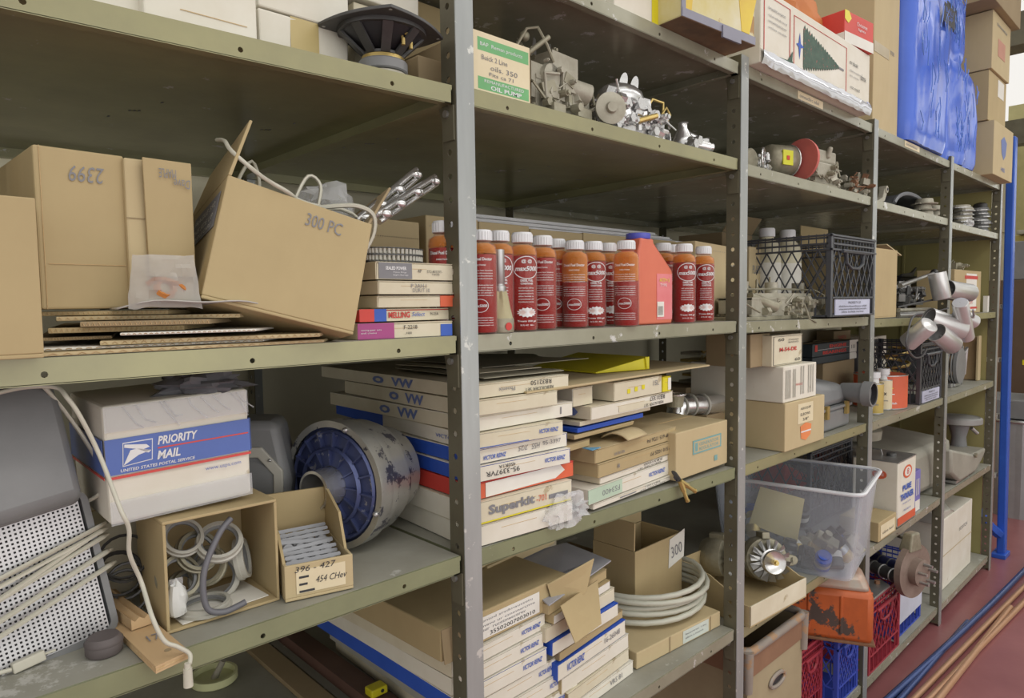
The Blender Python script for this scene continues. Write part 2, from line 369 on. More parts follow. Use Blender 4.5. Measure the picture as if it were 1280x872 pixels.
# ================================================================ builders of repeated kinds of things
rg=random.Random(3)
def J(a): return rg.uniform(-a,a)
def carton(name,label,sp,d,m='card',cat='box',group=None,rot=None,items=(),tape=None,flaps=(),opened=False,th=.0045,seam=True,jit=.002,lift=.0008,open_face='T'):
    A,w,h,rz=sp; o=thing(name,label,cat,A+Vector((0,0,lift)),rot if rot is not None else rz,group)
    if not opened:
        c=[(J(jit),J(jit),0),(w+J(jit),J(jit),0),(w+J(jit),d+J(jit),0),(J(jit),d,0),(J(jit),J(jit),h-abs(J(jit))),(w+J(jit),J(jit),h-abs(J(jit))),(w,d,h-abs(J(jit))),(0,d,h-abs(J(jit)))]
        if items: c=[(0,0,0),(w,0,0),(w,d,0),(0,d,0),(0,0,h),(w,0,h),(w,d,h),(0,d,h)]
        G().hexa(c).build('body',m,o,bev=.0025)
        if seam and h>.05:
            g=G(); g.box(.004,d*.5-.001,h-.0004,w-.004,d*.5+.001,h+.0008); g.build('flap_seam','cedge',o)
    else:
        g=G(); t=th
        if open_face=='T':
            g.box(0,0,0,w,d,t); g.box(0,0,t,w,t,h); g.box(0,d-t,t,w,d,h); g.box(0,t,t,t,d-t,h); g.box(w-t,t,t,w,d-t,h)
        elif open_face=='F':
            g.box(0,0,0,w,d,t); g.box(0,0,h-t,w,d,h); g.box(0,0,t,t,d,h-t); g.box(w-t,0,t,w,d,h-t); g.box(t,d-t,t,w-t,d,h-t)
        g.build('body',[m],o,bev=.0012)
        for side,ang,L in flaps:
            T={'F':Matrix.Translation((0,0,h)),'B':Matrix.Translation((w,d,h))@Matrix.Rotation(math.pi,4,'Z'),
               'L':Matrix.Translation((0,d,h))@Matrix.Rotation(-math.pi/2,4,'Z'),'R':Matrix.Translation((w,0,h))@Matrix.Rotation(math.pi/2,4,'Z')}[side]
            W_=w if side in 'FB' else d
            g=G(); g.T=T@Matrix.Rotation(R(ang),4,'X'); g.box(.003,0,0.0015,W_-.003,t,L); g.build('flap',m,o,bev=.001)
    if tape:
        g=G()
        for (f,u,v,a,b) in tape:
            fw,fh=fdim(f,w,d,h); g.T=FM(f,w,d,h); g.box(u*fw,v*fh,-.0003,(u+a)*fw,(v+b)*fh,.0003)
        g.build('tape',mat('brown_tape',(.55,.45,.22),.25,0,(.48,.38,.17)),o)
    if items: prints(o,(w,d,h),items)
    return o
def flatbox(label,sp,d,mf='white',ms='white',mt='white',group=None,items=(),name='gasket_set_box',cat='box',gap=True):
    A,w,h,rz=sp; o=thing(name,label,cat,A+Vector((0,0,.0006)),rz,group); t=.0016; k=.002; h-=.0012
    g=G(); g.hexa([(t,t,0),(w-t,t,0),(w-t,d-t,0),(t,d-t,0),(t,t,h-t),(w-t,t,h-t),(w-t,d-t,h-t),(t,d-t,h-t)],1)
    g.hexa([(.001,0,.0),(w-.001,0,.0),(w-.001,t,.0),(.001,t,.0),(.002,0,h-.0025+J(.0008)),(w-.002,0,h-.0025+J(.0008)),(w-.002,t,h-.003),(.002,t,h-.003)],0)
    g.box(0,.001,0,t,d,h-.001,1); g.box(w-t,.001,0,w,d,h-.001,1)
    g.hexa([(0,0,h-t),(w,0,h-t),(w,d,h-t),(0,d,h-t),(0,-.0005,h),(w,-.0005,h),(w,d,h),(0,d,h)],2)
    g.build('carton_body',[mf,ms,mt],o,bev=.0006)
    g=G(); g.box(w*.28,-.0004,h*.62,w*.62,.0004,h*.64); g.build('tuck_slot','cedge',o)
    if items: prints(o,(w,d,h),items)
    return o
def stack(rows,z,Y,rot,d,name_group,first=None):
    "rows bottom to top: (px_left, px_right, py_top_left, dY, drot, depth, mats, label, items)"
    for pl,prr,pt,dy,dr,dd,ms,label,items in rows:
        sp=spot(pl,prr,pt,z,Y+dy,rot+dr); sp[2]=max(.012,sp[2])
        flatbox(label,sp,dd or d,ms[0],ms[1],ms[2],name_group,items)
        z+=sp[2]+.0008
    return z
VR='VICTOR REINZ'
def vr(u,v,w=.2,h=.3,k='F'):
    "slanted blue brand strip"
    return ('t',k,VR,u,v,w,h,'blueink',False,.02,.3)
def corr_sheet(g,pts,z,t=.004,m=0,curl=0):
    "flat corrugated sheet with outline pts"
    g.prism(pts,z,z+t,m,'z')
def cable(name,label,cat,pts,r,m,group=None,parent=None,flat=1,n=6,smooth=4):
    "smooth cord through pts"
    q=spline(pts,smooth); o=Vector(pts[0]) if parent is None else Vector()
    g=G(); g.tube([p-o for p in q],r,n,0,False,flat); ob=g.build(name,m,parent,o if parent is None else None,smooth=60)
    if parent is None: tag(ob,label,cat,group)
    return ob
def spline(pts,k=6):
    P_=[Vector(p) for p in pts]; out=[]
    for i in range(len(P_)-1):
        a=P_[max(i-1,0)]; b=P_[i]; c=P_[i+1]; d=P_[min(i+2,len(P_)-1)]
        for j in range(k):
            t=j/k; out.append(.5*((2*b)+(c-a)*t+(2*a-5*b+4*c-d)*t*t+(3*b-a-3*c+d)*t*t*t))
    return out+[P_[-1]]
def blob(name,m,parent,c,sc,seed,amp=.35,sub=0,loc=None,n=20,sharp=2.5,label=None,rot=None):
    "crumpled bag shape"
    g=G(); k=n//2
    def fn(u,v):
        a=2*math.pi*u; b=math.pi*v; d=Vector((math.cos(a)*math.sin(b),math.sin(a)*math.sin(b),math.cos(b)))
        r=1+amp*noise.noise(d*sharp+Vector((seed,seed*.7,0)))+amp*.4*noise.noise(d*sharp*2.7+Vector((0,seed,1)))
        z=max(d.z*r,-.75)
        return (c[0]+d.x*r*sc[0],c[1]+d.y*r*sc[1],c[2]+z*sc[2])
    g.grid(fn,n,k); return g.build(name,m,parent,loc,rot,smooth=25,label=label)
def greeble(g,bx,n,seed,mats=(0,),smin=.006,smax=.022):
    "small fittings, bosses, screws and levers over the box bx=(x0,y0,z0,x1,y1,z1)"
    r=random.Random(seed)
    for i in range(n):
        x=r.uniform(bx[0],bx[3]); y=r.uniform(bx[1],bx[4]); z=r.uniform(bx[2],bx[5]); m=r.choice(mats); k=r.random(); s=r.uniform(smin,smax)
        ax=r.choice([(1,0,0),(0,-1,0),(0,0,1),(0,-1,0)]); e=Vector((x,y,z)); q=Vector(ax)
        if k<.35: g.cyl(e,e+q*s*1.2,s*.45,s*.4,8,m); g.cyl(e+q*s*1.2,e+q*s*1.5,s*.25,s*.25,6,m)
        elif k<.6: g.cyl(e,e+q*s,s*.6,s*.6,6,m)
        elif k<.85:
            T=g.T; g.T=T@Matrix.Translation(e)@Euler((r.uniform(-.5,.5),r.uniform(-.5,.5),r.uniform(-.5,.5))).to_matrix().to_4x4()
            g.box(-s*.7,-s*.4,-s*.5,s*.7,s*.4,s*.5,m); g.T=T
        else: g.tube([e,e+Vector((r.uniform(-1,1),-.3,r.uniform(0,1)))*s*1.6,e+Vector((r.uniform(-2,2),-.2,r.uniform(-1,1)))*s*1.5],s*.12,5,m)
def carb(name,label,loc,rz,w,d,h,barrels=2,seed=1,m='zinc',m2='alud',group=None,tall=0,cat='carburetor'):
    "carburettor: base flange, bowl body, air horn with bores, choke shaft and levers"
    o=thing(name,label,cat,loc,rz,group)
    g=G(); g.prism([(0,.1*d),(.12*w,0),(.88*w,0),(w,.1*d),(w,.9*d),(.88*w,d),(.12*w,d),(0,.9*d)],0,h*.10,0,'z')
    for x in (.06,.94):
        for y in (.1,.9): g.cyl((x*w,y*d,h*.10),(x*w,y*d,h*.16),.007,n=6)
    g.build('base_flange',m2,o,bev=.002)
    g=G(); g.box(.06*w,.06*d,h*.10,.94*w,.9*d,h*.54); g.box(.02*w,.2*d,h*.18,.2*w,.8*d,h*.48); g.box(.8*w,.15*d,h*.2,.98*w,.75*d,h*.50)
    g.box(.06*w,.05*d,h*.50,.94*w,.95*d,h*.56); g.cyl((.3*w,.12*d,h*.35),(.3*w,-.02*d,h*.33),h*.13); g.cyl((.62*w,.12*d,h*.3),(.62*w,0,h*.3),h*.1)
    greeble(g,(.08*w,.02*d,h*.12,.92*w,.1*d,h*.5),14,seed); g.build('bowl_body',m,o,bev=.002)
    g=G(); g.box(.14*w,.15*d,h*.56,.86*w,.85*d,h*.66)
    for i in range(barrels):
        cx=w*(.5+(i-(barrels-1)/2)*.36); g.lathe([(h*.16,h*.66),(h*.165,h*.95),(h*.15,h*.95),(h*.145,h*.68),(.001,h*.68)],18,0,(cx,d*.5,0))
    g.build('air_horn',m,o,smooth=40)
    g=G(); g.tube([(.02*w,.35*d,h*.75),(.5*w,.35*d,h*.78),(1.02*w,.35*d,h*.75)],.003,6)
    g.tube([(w,.3*d,h*.75),(w*1.03,.1*d,h*.6),(w*.97,0,h*.35)],.0028,6); g.tube([(.02*w,.3*d,h*.6),(-.03*w,.0,h*.4),(.1*w,-.05*d,h*.2)],.0028,6)
    g.prism([(0,0),(.03,.005),(.026,.03),(.004,.026)],w*1.0,w*1.0+.002,0,'x'); 
    greeble(g,(.05*w,-.02*d,h*.15,.95*w,.04*d,h*.6),10,seed+5); g.build('linkage',m2,o)
    if tall:
        g=G()
        for k,(x,zt) in enumerate([(.35,tall),(.62,tall*.9)]):
            g.prism([(-.012,0),(.012,0),(.016,zt*.5),(.008,zt),(-.008,zt*.95),(-.016,zt*.5)],0,.003,0,'y') if False else None
            T=g.T; g.T=Matrix.Translation((x*w,.4*d,h*.9))@Euler((0,R(12-22*k),R(30))).to_matrix().to_4x4()
            g.prism([(-.012,0),(.012,0),(.018,zt*.55),(.010,zt),(-.006,zt*.92),(-.014,zt*.5)],0,.0025,0,'y'); g.T=T
        g.build('choke_plate','steel',o)
    return o
def pouch(name,m,parent,w,h,t,seed,rot=None):
    g=G()
    def f(sg):
        def fn(u,v):
            a,b=2*u-1,2*v-1; k=(1-a**4)*(1-b**4); n=noise.noise(Vector((a*2.5+seed,b*2.5,seed)))
            return (a*w/2*(1-.10*b+.04*n),sg*(t*k*(.6+.9*n)+.0004),b*h/2*(1+.12*a*n))
        return fn
    g.grid(f(1),12,12); g.grid(f(-1),12,12); return g.build(name,m,parent,None,rot,smooth=20)
def milk_crate(name,label,loc,rz,w,d,h,m='crate',group=None,plate=None,front='diamond',handle=True,cat='crate'):
    o=thing(name,label,cat,loc,rz,group); s=.006; t=.005
    g=G()
    for x in (0,w-.016):
        for y in (0,d-.016): g.box(x,y,0,x+.016,y+.016,h)
    for z in (0,h*.22,h*.80,h*.87,h*.94,h-.008):
        g.box(.01,0,z,w-.01,t,z+s); g.box(.01,d-t,z,w-.01,d,z+s); g.box(0,.01,z,t,d-.01,z+s); g.box(w-t,.01,z,w,d-.01,z+s)
    for z in (h*.80,h-.008): g.box(-.003,-.003,z,w+.003,.004,z+.006); g.box(-.003,-.003,z,.004,d+.003,z+.006)
    g.build('rim_and_corners',m,o,bev=.001)
    def lattice(L,place,name_):
        g=G(); z0,z1=h*.22,h*.82; n=8; p=L/n
        for i in range(-int((z1-z0)/p*1.0)-2,n+1):
            for sgn in (1,-1):
                # line u = i*p + (v)*slope
                a=(i*p,z0); b=(i*p+(z1-z0)*.55,z1)
                u0,v0,u1,v1=a[0],a[1],b[0],b[1]
                if u1<=.012 or u0>=L-.012: continue
                if u0<.012: v0+= (.012-u0)/(u1-u0)*(v1-v0); u0=.012
                if u1>L-.012: v1-= (u1-(L-.012))/(u1-u0)*(v1-v0); u1=L-.012
                if v1-v0<.006: continue
                if sgn<0: u0,u1=L-u0,L-u1
                if handle and name_=='front_lattice':
                    um,vm=(u0+u1)/2,(v0+v1)/2
                g.tube([place(u0,v0),place(u1,v1)],.0027,4)
        nv=14
        for i in range(1,nv): g.tube([place(L*i/nv,h*.80),place(L*i/nv,h)],.002,4)
        for i in range(1,7): g.tube([place(L*i/7,0),place(L*i/7,h*.22)],.003,4)
        g.build(name_,m,o)
    lattice(w,lambda u,v:(u,.003,v),'front_lattice'); lattice(d,lambda u,v:(.003,u,v),'side_lattice')
    lattice(w,lambda u,v:(u,d-.003,v),'back_lattice'); lattice(d,lambda u,v:(w-.003,u,v),'side_lattice')
    g=G(); g.box(.005,.005,.0,w-.005,d-.005,.004); g.build('floor_panel',m,o)
    if handle:
        g=G(); pts=[(w*.30,-.002,h*.80),(w*.32,-.002,h*.66),(w*.42,-.002,h*.60),(w*.58,-.002,h*.60),(w*.68,-.002,h*.66),(w*.70,-.002,h*.80)]
        g.tube(pts,.005,6); g.tube([(w*.2,-.004,h*.80),(w*.8,-.004,h*.80)],.006,6); g.build('hand_grip',m,o)
    if plate:
        g=G(); g.box(w*.08,-.003,h*.02,w*.86,.001,h*.21); g.build('name_plate',mat('pale_blue_plate',(.55,.58,.75),.4,0),o)
        prints(o,(w,d,h),[('t','F','PROPERTY OF',.35,.155,.28,.03,'ink'),('t','F',scrawl(26,1),.15,.115,.62,.025,'ink'),('t','F',scrawl(26,2),.15,.08,.62,.025,'ink'),('t','F',scrawl(20,3),.2,.045,.5,.025,'ink')],lift=.003)
    return o
def disc(g,c,r,t,m=0,axis='z',n=24):
    g.lathe([(r,0),(r,t)],n,m,c,axis)
# ================================================================ shelf level A, bay by bay (upper shelf)
zA=Z('A',0,.2)
wl=[('plain white carton at the top left, cut by the picture edge',60,178,1,.10,.3),
    ('large blue-white carton second from the left on the upper shelf',180,323,-30,.10,.3)]
A0=spot(86,179,-40,Z('A',0,.15),.09); carton('white_carton','white carton on the upper shelf at the far left, beside the taller white carton',A0,.3,'white',group=None)
A1=spot(181,323,-55,Z('A',0,.25),.07)
carton('white_carton','widest white carton on the upper left shelf, with brown scuffed crease',A1,.3,'white',items=[('q','F',.3,.42,.6,.01,'cedge')])
A2=spot(326,436,10,Z('A',0,.45),.10)
carton('white_carton','white carton with amber tape behind the loudspeaker driver, lower of two',A2,.3,'white',tape=[('F',.33,0,.32,1.0)])
A2b=[A2[0]+Vector((0,0,A2[2]+.002)),A2[1]+.004,.16,0]
carton('white_carton','plain white carton lying on top of the amber-taped carton',A2b,.3,'white')
A3=spot(443,507,2,Z('A',0,.55),.13)
carton('white_carton','narrow cream carton between the taped carton and the brown cartons',A3,.28,'offw')
carton('white_carton','white carton with a hanging thread, on the narrow cream carton',[A3[0]+Vector((-.004,-.012,A3[2]+.003)),A3[1]+.03,.08,0],.28,'white')
A4=spot(508,575,-4,Z('A',0,.66),.22); 
carton('brown_carton','tall brown carton behind the loudspeaker driver and the post',A4,.3,'card',items=[('q','F',.72,.45,.05,.5,'cedge')])
A5=spot(577,628,18,Z('A',1,.8),.36); carton('brown_carton','brown carton with frayed string behind the oil pump box',A5,.3,'card')
# loudspeaker driver, face up on its magnet
zs=Z('A',0,.58); c=at(479,88,.055); c.z=zs
o=thing('speaker_driver','black loudspeaker driver standing on its magnet at the shelf edge','speaker',c,20)
g=G(); g.lathe([(.034,.0),(.036,.002),(.036,.009),(.032,.011)],28); g.build('back_plate','zinc',o,smooth=40)
g=G(); g.lathe([(.036,.011),(.038,.013),(.038,.026),(.036,.028)],28); g.build('magnet','gplas',o,smooth=40)
g=G(); g.lathe([(.034,.028),(.033,.034),(.028,.036)],28); g.build('top_plate','brass',o,smooth=40)
g=G()
for k in range(8):
    a=45*k; g.T=Matrix.Rotation(R(a),4,'Z')
    g.hexa([(.024,-.007,.036),(.030,-.007,.036),(.030,.007,.036),(.024,.007,.036),(.062,-.008,.070),(.067,-.008,.070),(.067,.008,.070),(.062,.008,.070)])
g.T=Matrix(); g.lathe([(.022,.034),(.03,.036),(.03,.040),(.02,.040)],28); g.lathe([(.060,.068),(.068,.068),(.068,.074),(.060,.074)],28); g.build('basket','dsteel',o,smooth=30)
g=G(); pts=[]
for k in range(32):
    a=2*math.pi*k/32; ca,sa=math.cos(a),math.sin(a); r=.080/max(abs(ca),abs(sa))**.55; pts.append((r*ca,r*sa))
g.prism(pts,.074,.079,0,'z'); 
for a in (45,135,225,315): g.cyl((.088*math.cos(R(a)),.088*math.sin(R(a)),.0735),(.088*math.cos(R(a)),.088*math.sin(R(a)),.0795),.003,m=1)
g.build('frame_plate',['dsteel','steel'],o,bev=.001)
g=G(); g.lathe([(.066,.072),(.028,.045),(.001,.045)],28); g.build('cone','black',o,smooth=40)
g=G()
for x in (-.010,.010): g.tube([(x,-.045,.052),(x,-.043,.070),(x+.004,-.052,.074),(x+.006,-.05,.066)],.0022,6); g.cyl((x,-.046,.045),(x,-.046,.055),.003)
g.tube([(-.01,-.05,.06),(0,-.055,.068),(.01,-.05,.06)],.0015,5); g.build('terminal','brass',o)
# oil pump carton
S=spot(588.5,664,52,Z('A',1,.8)+.001,.03,0); S[0]=S[0]
S=spot(525,664,43,Z('A',1,.9)+.001,.022,0); zz=Z('A',1,.8)
A=Vector((xat(588,.022,zz)+.002,.022,zz)); w=xat(664,.022,zz)-A.x; h=at(664,62,.022).z-zz
carton('oil_pump_carton','brown carton with a green and white oil pump label, beside the dirty carburetor','A' and [A,w,h,0],.26,'card3',items=[('q','F',.0,.0,.97,1,'cream'),
 ('r','F',.10,.06,.85,.86,'paper'),('q','F',.10,.70,.85,.21,mat('green_print',(.18,.48,.20),.6)),('q','F',.10,.08,.85,.2,'green_print' if 0 else MATS['green_print']),
 ('t','F','BAP  Reman products',.14,.76,.7,.08,'whiteink'),('t','F','REMANUFACTURED',.2,.20,.66,.05,'whiteink'),('t','F','OIL PUMP',.30,.10,.52,.07,'whiteink',False,.02),
 ('t','F','Buick 2 Line',.16,.56,.42,.08,'grayink'),('t','F','oils. 350',.30,.42,.45,.08,'grayink'),('t','F','Fits ca 71',.28,.32,.4,.06,'grayink')])
carton('brown_carton','small grubby brown carton behind the post, left of the oil pump carton',spot(524,560,68,Z('A',0,.69),.10,0),.22,'card3')
# ---- engine parts on the upper shelf
z=Z('A',1,1.0)
p=at(672,127,.03); carb('carburetor','dirty grey carburetor with upright choke plates, beside the oil pump carton',(p.x,.035,z),4,xat(752,.035,z)-p.x,.15,.132,2,3,'zinc','alud',tall=.055)
for o in list(COL.objects)[-1:]: pass
pc=[q for q in COL.objects if q.name.startswith('carburetor')][-1]
g=G(); g.lathe([(.024,0),(.026,.012),(.018,.03),(.010,.034)],16,0,(.05,.0,.075),'y'); g.box(.075,-.006,.055,.118,.04,.096); g.cyl((.115,.01,.07),(.155,-.005,.06),.019,.022); g.tube([(.02,-.01,.03),(.012,-.012,.07),(.06,-.008,.08)],.003)
greeble(g,(.01,-.004,.02,.15,.0,.10),10,44); g.box(.0,.01,.03,.05,.1,.095); g.box(.05,.0,.085,.13,.09,.125); g.build('diaphragm_housing','zinc',pc,smooth=30)
g=G(); g.cyl((-.012,.02,.10),(.04,.0,.145),.005); g.tube([(-.02,.04,.11),(.0,.02,.155),(.02,.01,.160),(.034,.0,.13),(.05,-.004,.1)],.003,6); g.sphere((.005,.03,.145),.010); greeble(g,(0,.02,.12,.12,.06,.14),9,9,smin=.006,smax=.014); g.build('choke_linkage','alud',pc,smooth=40)
g=G(); g.box(.03,-.02,.004,.065,-.0,.02); g.cyl((.10,-.01,.022),(.10,-.03,.022),.008); g.box(.115,-.012,.012,.16,-.004,.030); g.build('idle_solenoid',['alud'],pc)
p=at(757,150,.03)
o=carb('carburetor','bright aluminium carburetor with brass fittings, right of the dirty one',(p.x,.03,Z('A',1,1.3)),-2,.225,.14,.095,2,8,'alub','alub')
g=G(); g.T=Matrix.Translation((.105,.05,.088)); g.sphere((0,0,0),.054,18,0,(1.15,.9,.62)); g.T=Matrix(); g.box(.055,.012,.075,.165,.09,.09); greeble(g,(.03,-.005,.03,.19,.02,.085),24,12); g.build('float_bowl_cover','alub',o,smooth=40)
g=G()
for x in (.112,.150):
    g.T=Matrix.Translation((x,.05,.108))@Euler((0,R(14),R(-20))).to_matrix().to_4x4(); g.prism([(.020*math.cos(R(a))*.5,.024*math.sin(R(a))+.018) for a in range(0,360,24)],0,.003,0,'y')
g.build('choke_plate','alub',o,smooth=30)
g=G(); g.lathe([(.030,0),(.032,.004),(.032,.010),(.022,.013),(.012,.012),(.010,.02),(.001,.02)],24,0,(0,0,0),'y'); ob=g.build('choke_thermostat','zinc',o,(-.002,-.012,.035),(R(180),0,R(-30)),smooth=40)
g=G(); g.tube([(.17,.03,.07),(.195,.03,.10),(.222,.02,.095),(.222,.02,.07),(.212,.0,.05)],.0035,6); g.tube([(.18,.0,.05),(.2,-.005,.075),(.215,-.005,.06)],.0025,6); g.build('fuel_pipe','brass',o)
g=G(); g.cyl((.10,-.006,.03),(.145,-.02,.045),.006); g.cyl((.02,.01,.06),(.03,-.01,.062),.008); g.build('vacuum_nozzle','brass',o)
p=at(770,135,.2); o=carb('carburetor','old grey carburetor standing behind the bright aluminium one',(p.x,.19,Z('A',1,1.4)),0,.10,.08,.135,1,21,'zinc','alud')
g=G(); g.cyl((.03,.04,.12),(.03,.04,.185),.012,.010); g.cyl((.07,.04,.12),(.085,.04,.17),.022,.018); g.build('inlet_neck','zinc',o,smooth=40)
p=at(868,175,.03); z=Z('A',1,1.5); o=thing('fuel_pump','dull silver fuel pump lying by the shelf edge, left of the second post','fuel pump',(p.x,.045,z),0)
g=G(); g.cyl((.0,.0,.022),(.05,-.02,.016),.016,.014); g.cyl((.05,-.02,.016),(.062,-.026,.016),.010); g.box(-.03,-.01,.001,.03,.03,.012); greeble(g,(-.02,-.02,.0,.05,.0,.03),10,3); g.build('valve_body','alub',o,smooth=40)
g=G(); g.lathe([(.026,.016),(.03,.026),(.026,.04),(.012,.065),(.011,.075),(.014,.078)],18,0,(.02,.03,0)); g.cyl((.02,.03,.05),(.07,.02,.035),.014,.018); g.build('pump_dome','alub',o,smooth=40)
p=at(893,190,.1); o=tag(G().build('x','steel') if 0 else thing('bracket_plate','flat grey metal plate with two round holes, lying behind the second post','bracket',(p.x-.01,.12,Z('A',1,1.6)+.0),0),None,None)
g=G(); holes(g,Matrix.Translation((0,0,0))@Euler((R(-20),0,0)).to_matrix().to_4x4()@Matrix(((0,0,1,0),(0,1,0,0),(1,0,0,0),(0,0,0,1))),.055,.006,0,.16,.08,.019); g.build('plate','steel',o); g=G(); g.box(0,-.002,0,.16,.012,.004); g.build('foot_flange','steel',o)
# bay 3
z=Z('A',2); p=at(943,205,.04)
o=thing('alternator_housing','open round aluminium housing with looped wire, right beside the second post','engine part',(p.x+.03,.06,z),0)
g=G(); g.lathe([(.030,0),(.034,.004),(.034,.05),(.028,.05),(.026,.01)],20,0,(0,0,.036),'y'); g.box(-.012,.002,0,.012,.045,.012); g.build('housing','alud',o,smooth=40)
g=G(); g.torus((.04,-.01,.045),.028,.0035,rot=Euler((R(90),0,R(20)))); greeble(g,(.02,-.01,.015,.075,.02,.045),14,5); g.box(-.01,.0,.0,.07,.03,.01); g.build('wire_loop','alub',o)
p=at(990,215,.05); o=thing('distributor','distributor with a red cap, yellow sticker and clamp ring, lying on its side','distributor',(p.x,.065,z+.062),(0,0,R(-14)))
g=G(); g.lathe([(.012,-.10),(.030,-.095),(.042,-.08),(.045,-.01),(.045,0)],24,0,(0,0,0),'x'); g.build('cup_body','alud',o,smooth=40)
g=G(); g.torus((.002,0,0),.046,.0032,rot=Euler((0,R(90),0)),n=28); g.build('clamp_ring','alub',o,smooth=60)
g=G(); g.lathe([(.060,.022),(.061,.026),(.058,.034),(.001,.036)],28,0,(0,0,0),'x'); g.build('dust_cap',mat('faded_red_cap',(.62,.14,.12),.6,0,(.45,.12,.10),9,.5),o,(-.008,-.034,.0),smooth=50)
g=G(); g.cyl((.004,-.01,0),(.045,-.035,.012),.007,.010); g.cyl((.0,0,0),(.012,-.01,0),.02); g.sphere((.05,-.04,.012),.012); g.build('rotor_shaft','alud',o,smooth=40)
g=G(); g.T=Matrix.Translation((-.072,-.041,.0))@Matrix.Rotation(R(90),4,'X'); g.box(0,-.022,.0,.042,.02,.004); g.build('sticker',mat('yellow_sticker',(.72,.72,.05),.5),o)
g=G(); g.T=Matrix.Translation((-.062,-.0455,.0))@Matrix.Rotation(R(90),4,'X'); g.box(.004,-.008,.0,.016,.004,.001); g.build('printed_mark','redink',o)
p=at(1016,225,.04); o=carb('carburetor','square grey carburetor block with stepped top, left of the third post',(p.x,.03,z),-4,.16,.12,.12,1,31,'zinc','alud')
g=G(); g.box(.015,.0,.075,.13,.11,.115); g.cyl((.07,.0,.09),(.07,-.01,.125),.008); g.box(.0,-.006,.03,.13,.11,.075); g.build('top_cover','zinc',o,bev=.006)
p=at(1064,238,.03); o=thing('choke_linkage_parts','tangle of small levers and springs from a carburetor at the third post','engine part',(p.x,.03,z),0)
g=G(); g.box(0,0,0,.13,.05,.012); greeble(g,(0,-.01,.005,.13,.05,.065),34,77,smin=.008,smax=.022); g.build('levers','zinc',o); g=G(); greeble(g,(0,-.01,.005,.13,.02,.075),14,78); g.build('springs','rust',o)
# bay 4
z=Z('A',3); p=at(1099,246,.03)
o=thing('metal_bracket','pale metal bracket arm with a bolt eye, just right of the third post','bracket',(p.x,.05,z+.004),0)
g=G(); g.prism([(0,.0),(.02,.004),(.10,.03),(.115,.06),(.13,.075),(.145,.065),(.14,.045),(.12,.018),(.05,.0)],0,.02,0,'y'); g.lathe([(.014,-.004),(.014,.024)],14,0,(.133,0,.062),'y'); g.build('arm','zinc',o,bev=.002); g=G(); g.lathe([(.005,-.006),(.005,.026)],10,0,(.133,0,.062),'y'); g.build('bolt_eye','black',o)
p=at(1118,245,.06); o=thing('fan_shroud','black curved plastic fan shroud leaning between the third and fourth posts','fan shroud',(p.x,.06,z),0)
def fs(u,v):
    a=R(20+u*125); r=.24+.04*v; return (.30-r*math.cos(a)*1.05+.02*v, .02+.28*v, max(.002,r*math.sin(a)*.42*(1-.25*u)+.002-.02*v))
g=G(); g.grid(fs,16,6); g.build('shroud_shell',mat('dull_black_shroud',(.06,.065,.07),.6),o,smooth=50,solid=.006)
g=G(); g.tube([fs(i/12,0) for i in range(13)],.008,6); g.build('rolled_rim',mat('grey_rim',(.20,.21,.23),.5),o,smooth=50)
p=at(1150,262,.05)
for k,(px,Yp,n,hh) in enumerate([(1151,.06,3,.02),(1163,.10,3,.02)]):
    zz=z; xx=xat(px,Yp,z)
    for i in range(n):
        o=thing('engine_mount_cup',['lowest','middle','topmost'][i]+' stamped metal cup of the '+['front','rear'][k]+' pile left of the fourth post' ,'metal cup',(xx+.03+J(.004),Yp+J(.004),zz+.0005),J(25),'metal cups by the fourth post')
        g=G(); g.lathe([(.050,0),(.052,.004),(.036,.006),(.032,.024),(.014,.0245),(.012,.020)],18); g.build('cup','zinc',o,smooth=40); g=G(); g.box(-.062,-.01,0,.062,.01,.004); g.build('ear','zinc',o); zz+=.0258
# bay 5: two piles of brake pads / discs
z=Z('A',4)
def pile(px,Y,n,rr,label,grp,m,name,cat,wav):
    x=xat(px,Y,z); zz=z; first=None
    for i in range(n):
        o=thing(name,label,cat,(x+J(.008),Y+J(.008),zz+.0004),J(40),grp); o['label']=('topmost' if i==n-1 else ['lowest','second','third','fourth','fifth','sixth','seventh'][i])+' '+label
        g=G(); pts=[]
        for k in range(24):
            a=2*math.pi*k/24; r=rr*(1+wav*math.sin(3*a)); pts.append((r*math.cos(a),r*.8*math.sin(a)))
        g.prism(pts,0,.006,0,'z'); g.build('backing_plate','steel',o,bev=.001)
        g=G(); g.prism([(a*.86,b*.86) for a,b in pts],.006,.017,0,'z'); g.build('friction_pad',m,o,bev=.001); zz+=.0178
pile(1201,.09,7,.062,'grey clutch plate in the lower pile just right of the fourth post','clutch plates by the fourth post','zinc','clutch_plate','clutch plate',.05)
pile(1226,.09,8,.07,'dark round disc in the tall pile near the end post','dark discs near the end post','gplas','friction_disc','disc',.0)
xx=xat(1226,.09,z); G_=G(); G_.lathe([(.045,0),(.043,.02),(.02,.035),(.001,.038)],20); tag(G_.build('dome_cover','dsteel',None,(xx,.09,z+.0178*8+.001),smooth=50),'dark domed cap on top of the pile of round discs','cap')
blob('plastic_scrap','film',None,(0,0,0),(.03,.02,.02),4,loc=(xat(1214,.01,z)+.0,.02,z+.017)); tag(COL.objects[-1],'crumpled clear plastic scrap between the two disc piles','plastic scrap')
# ================================================================ shelf level B (middle shelf), near bay
zB=Z('B',0)
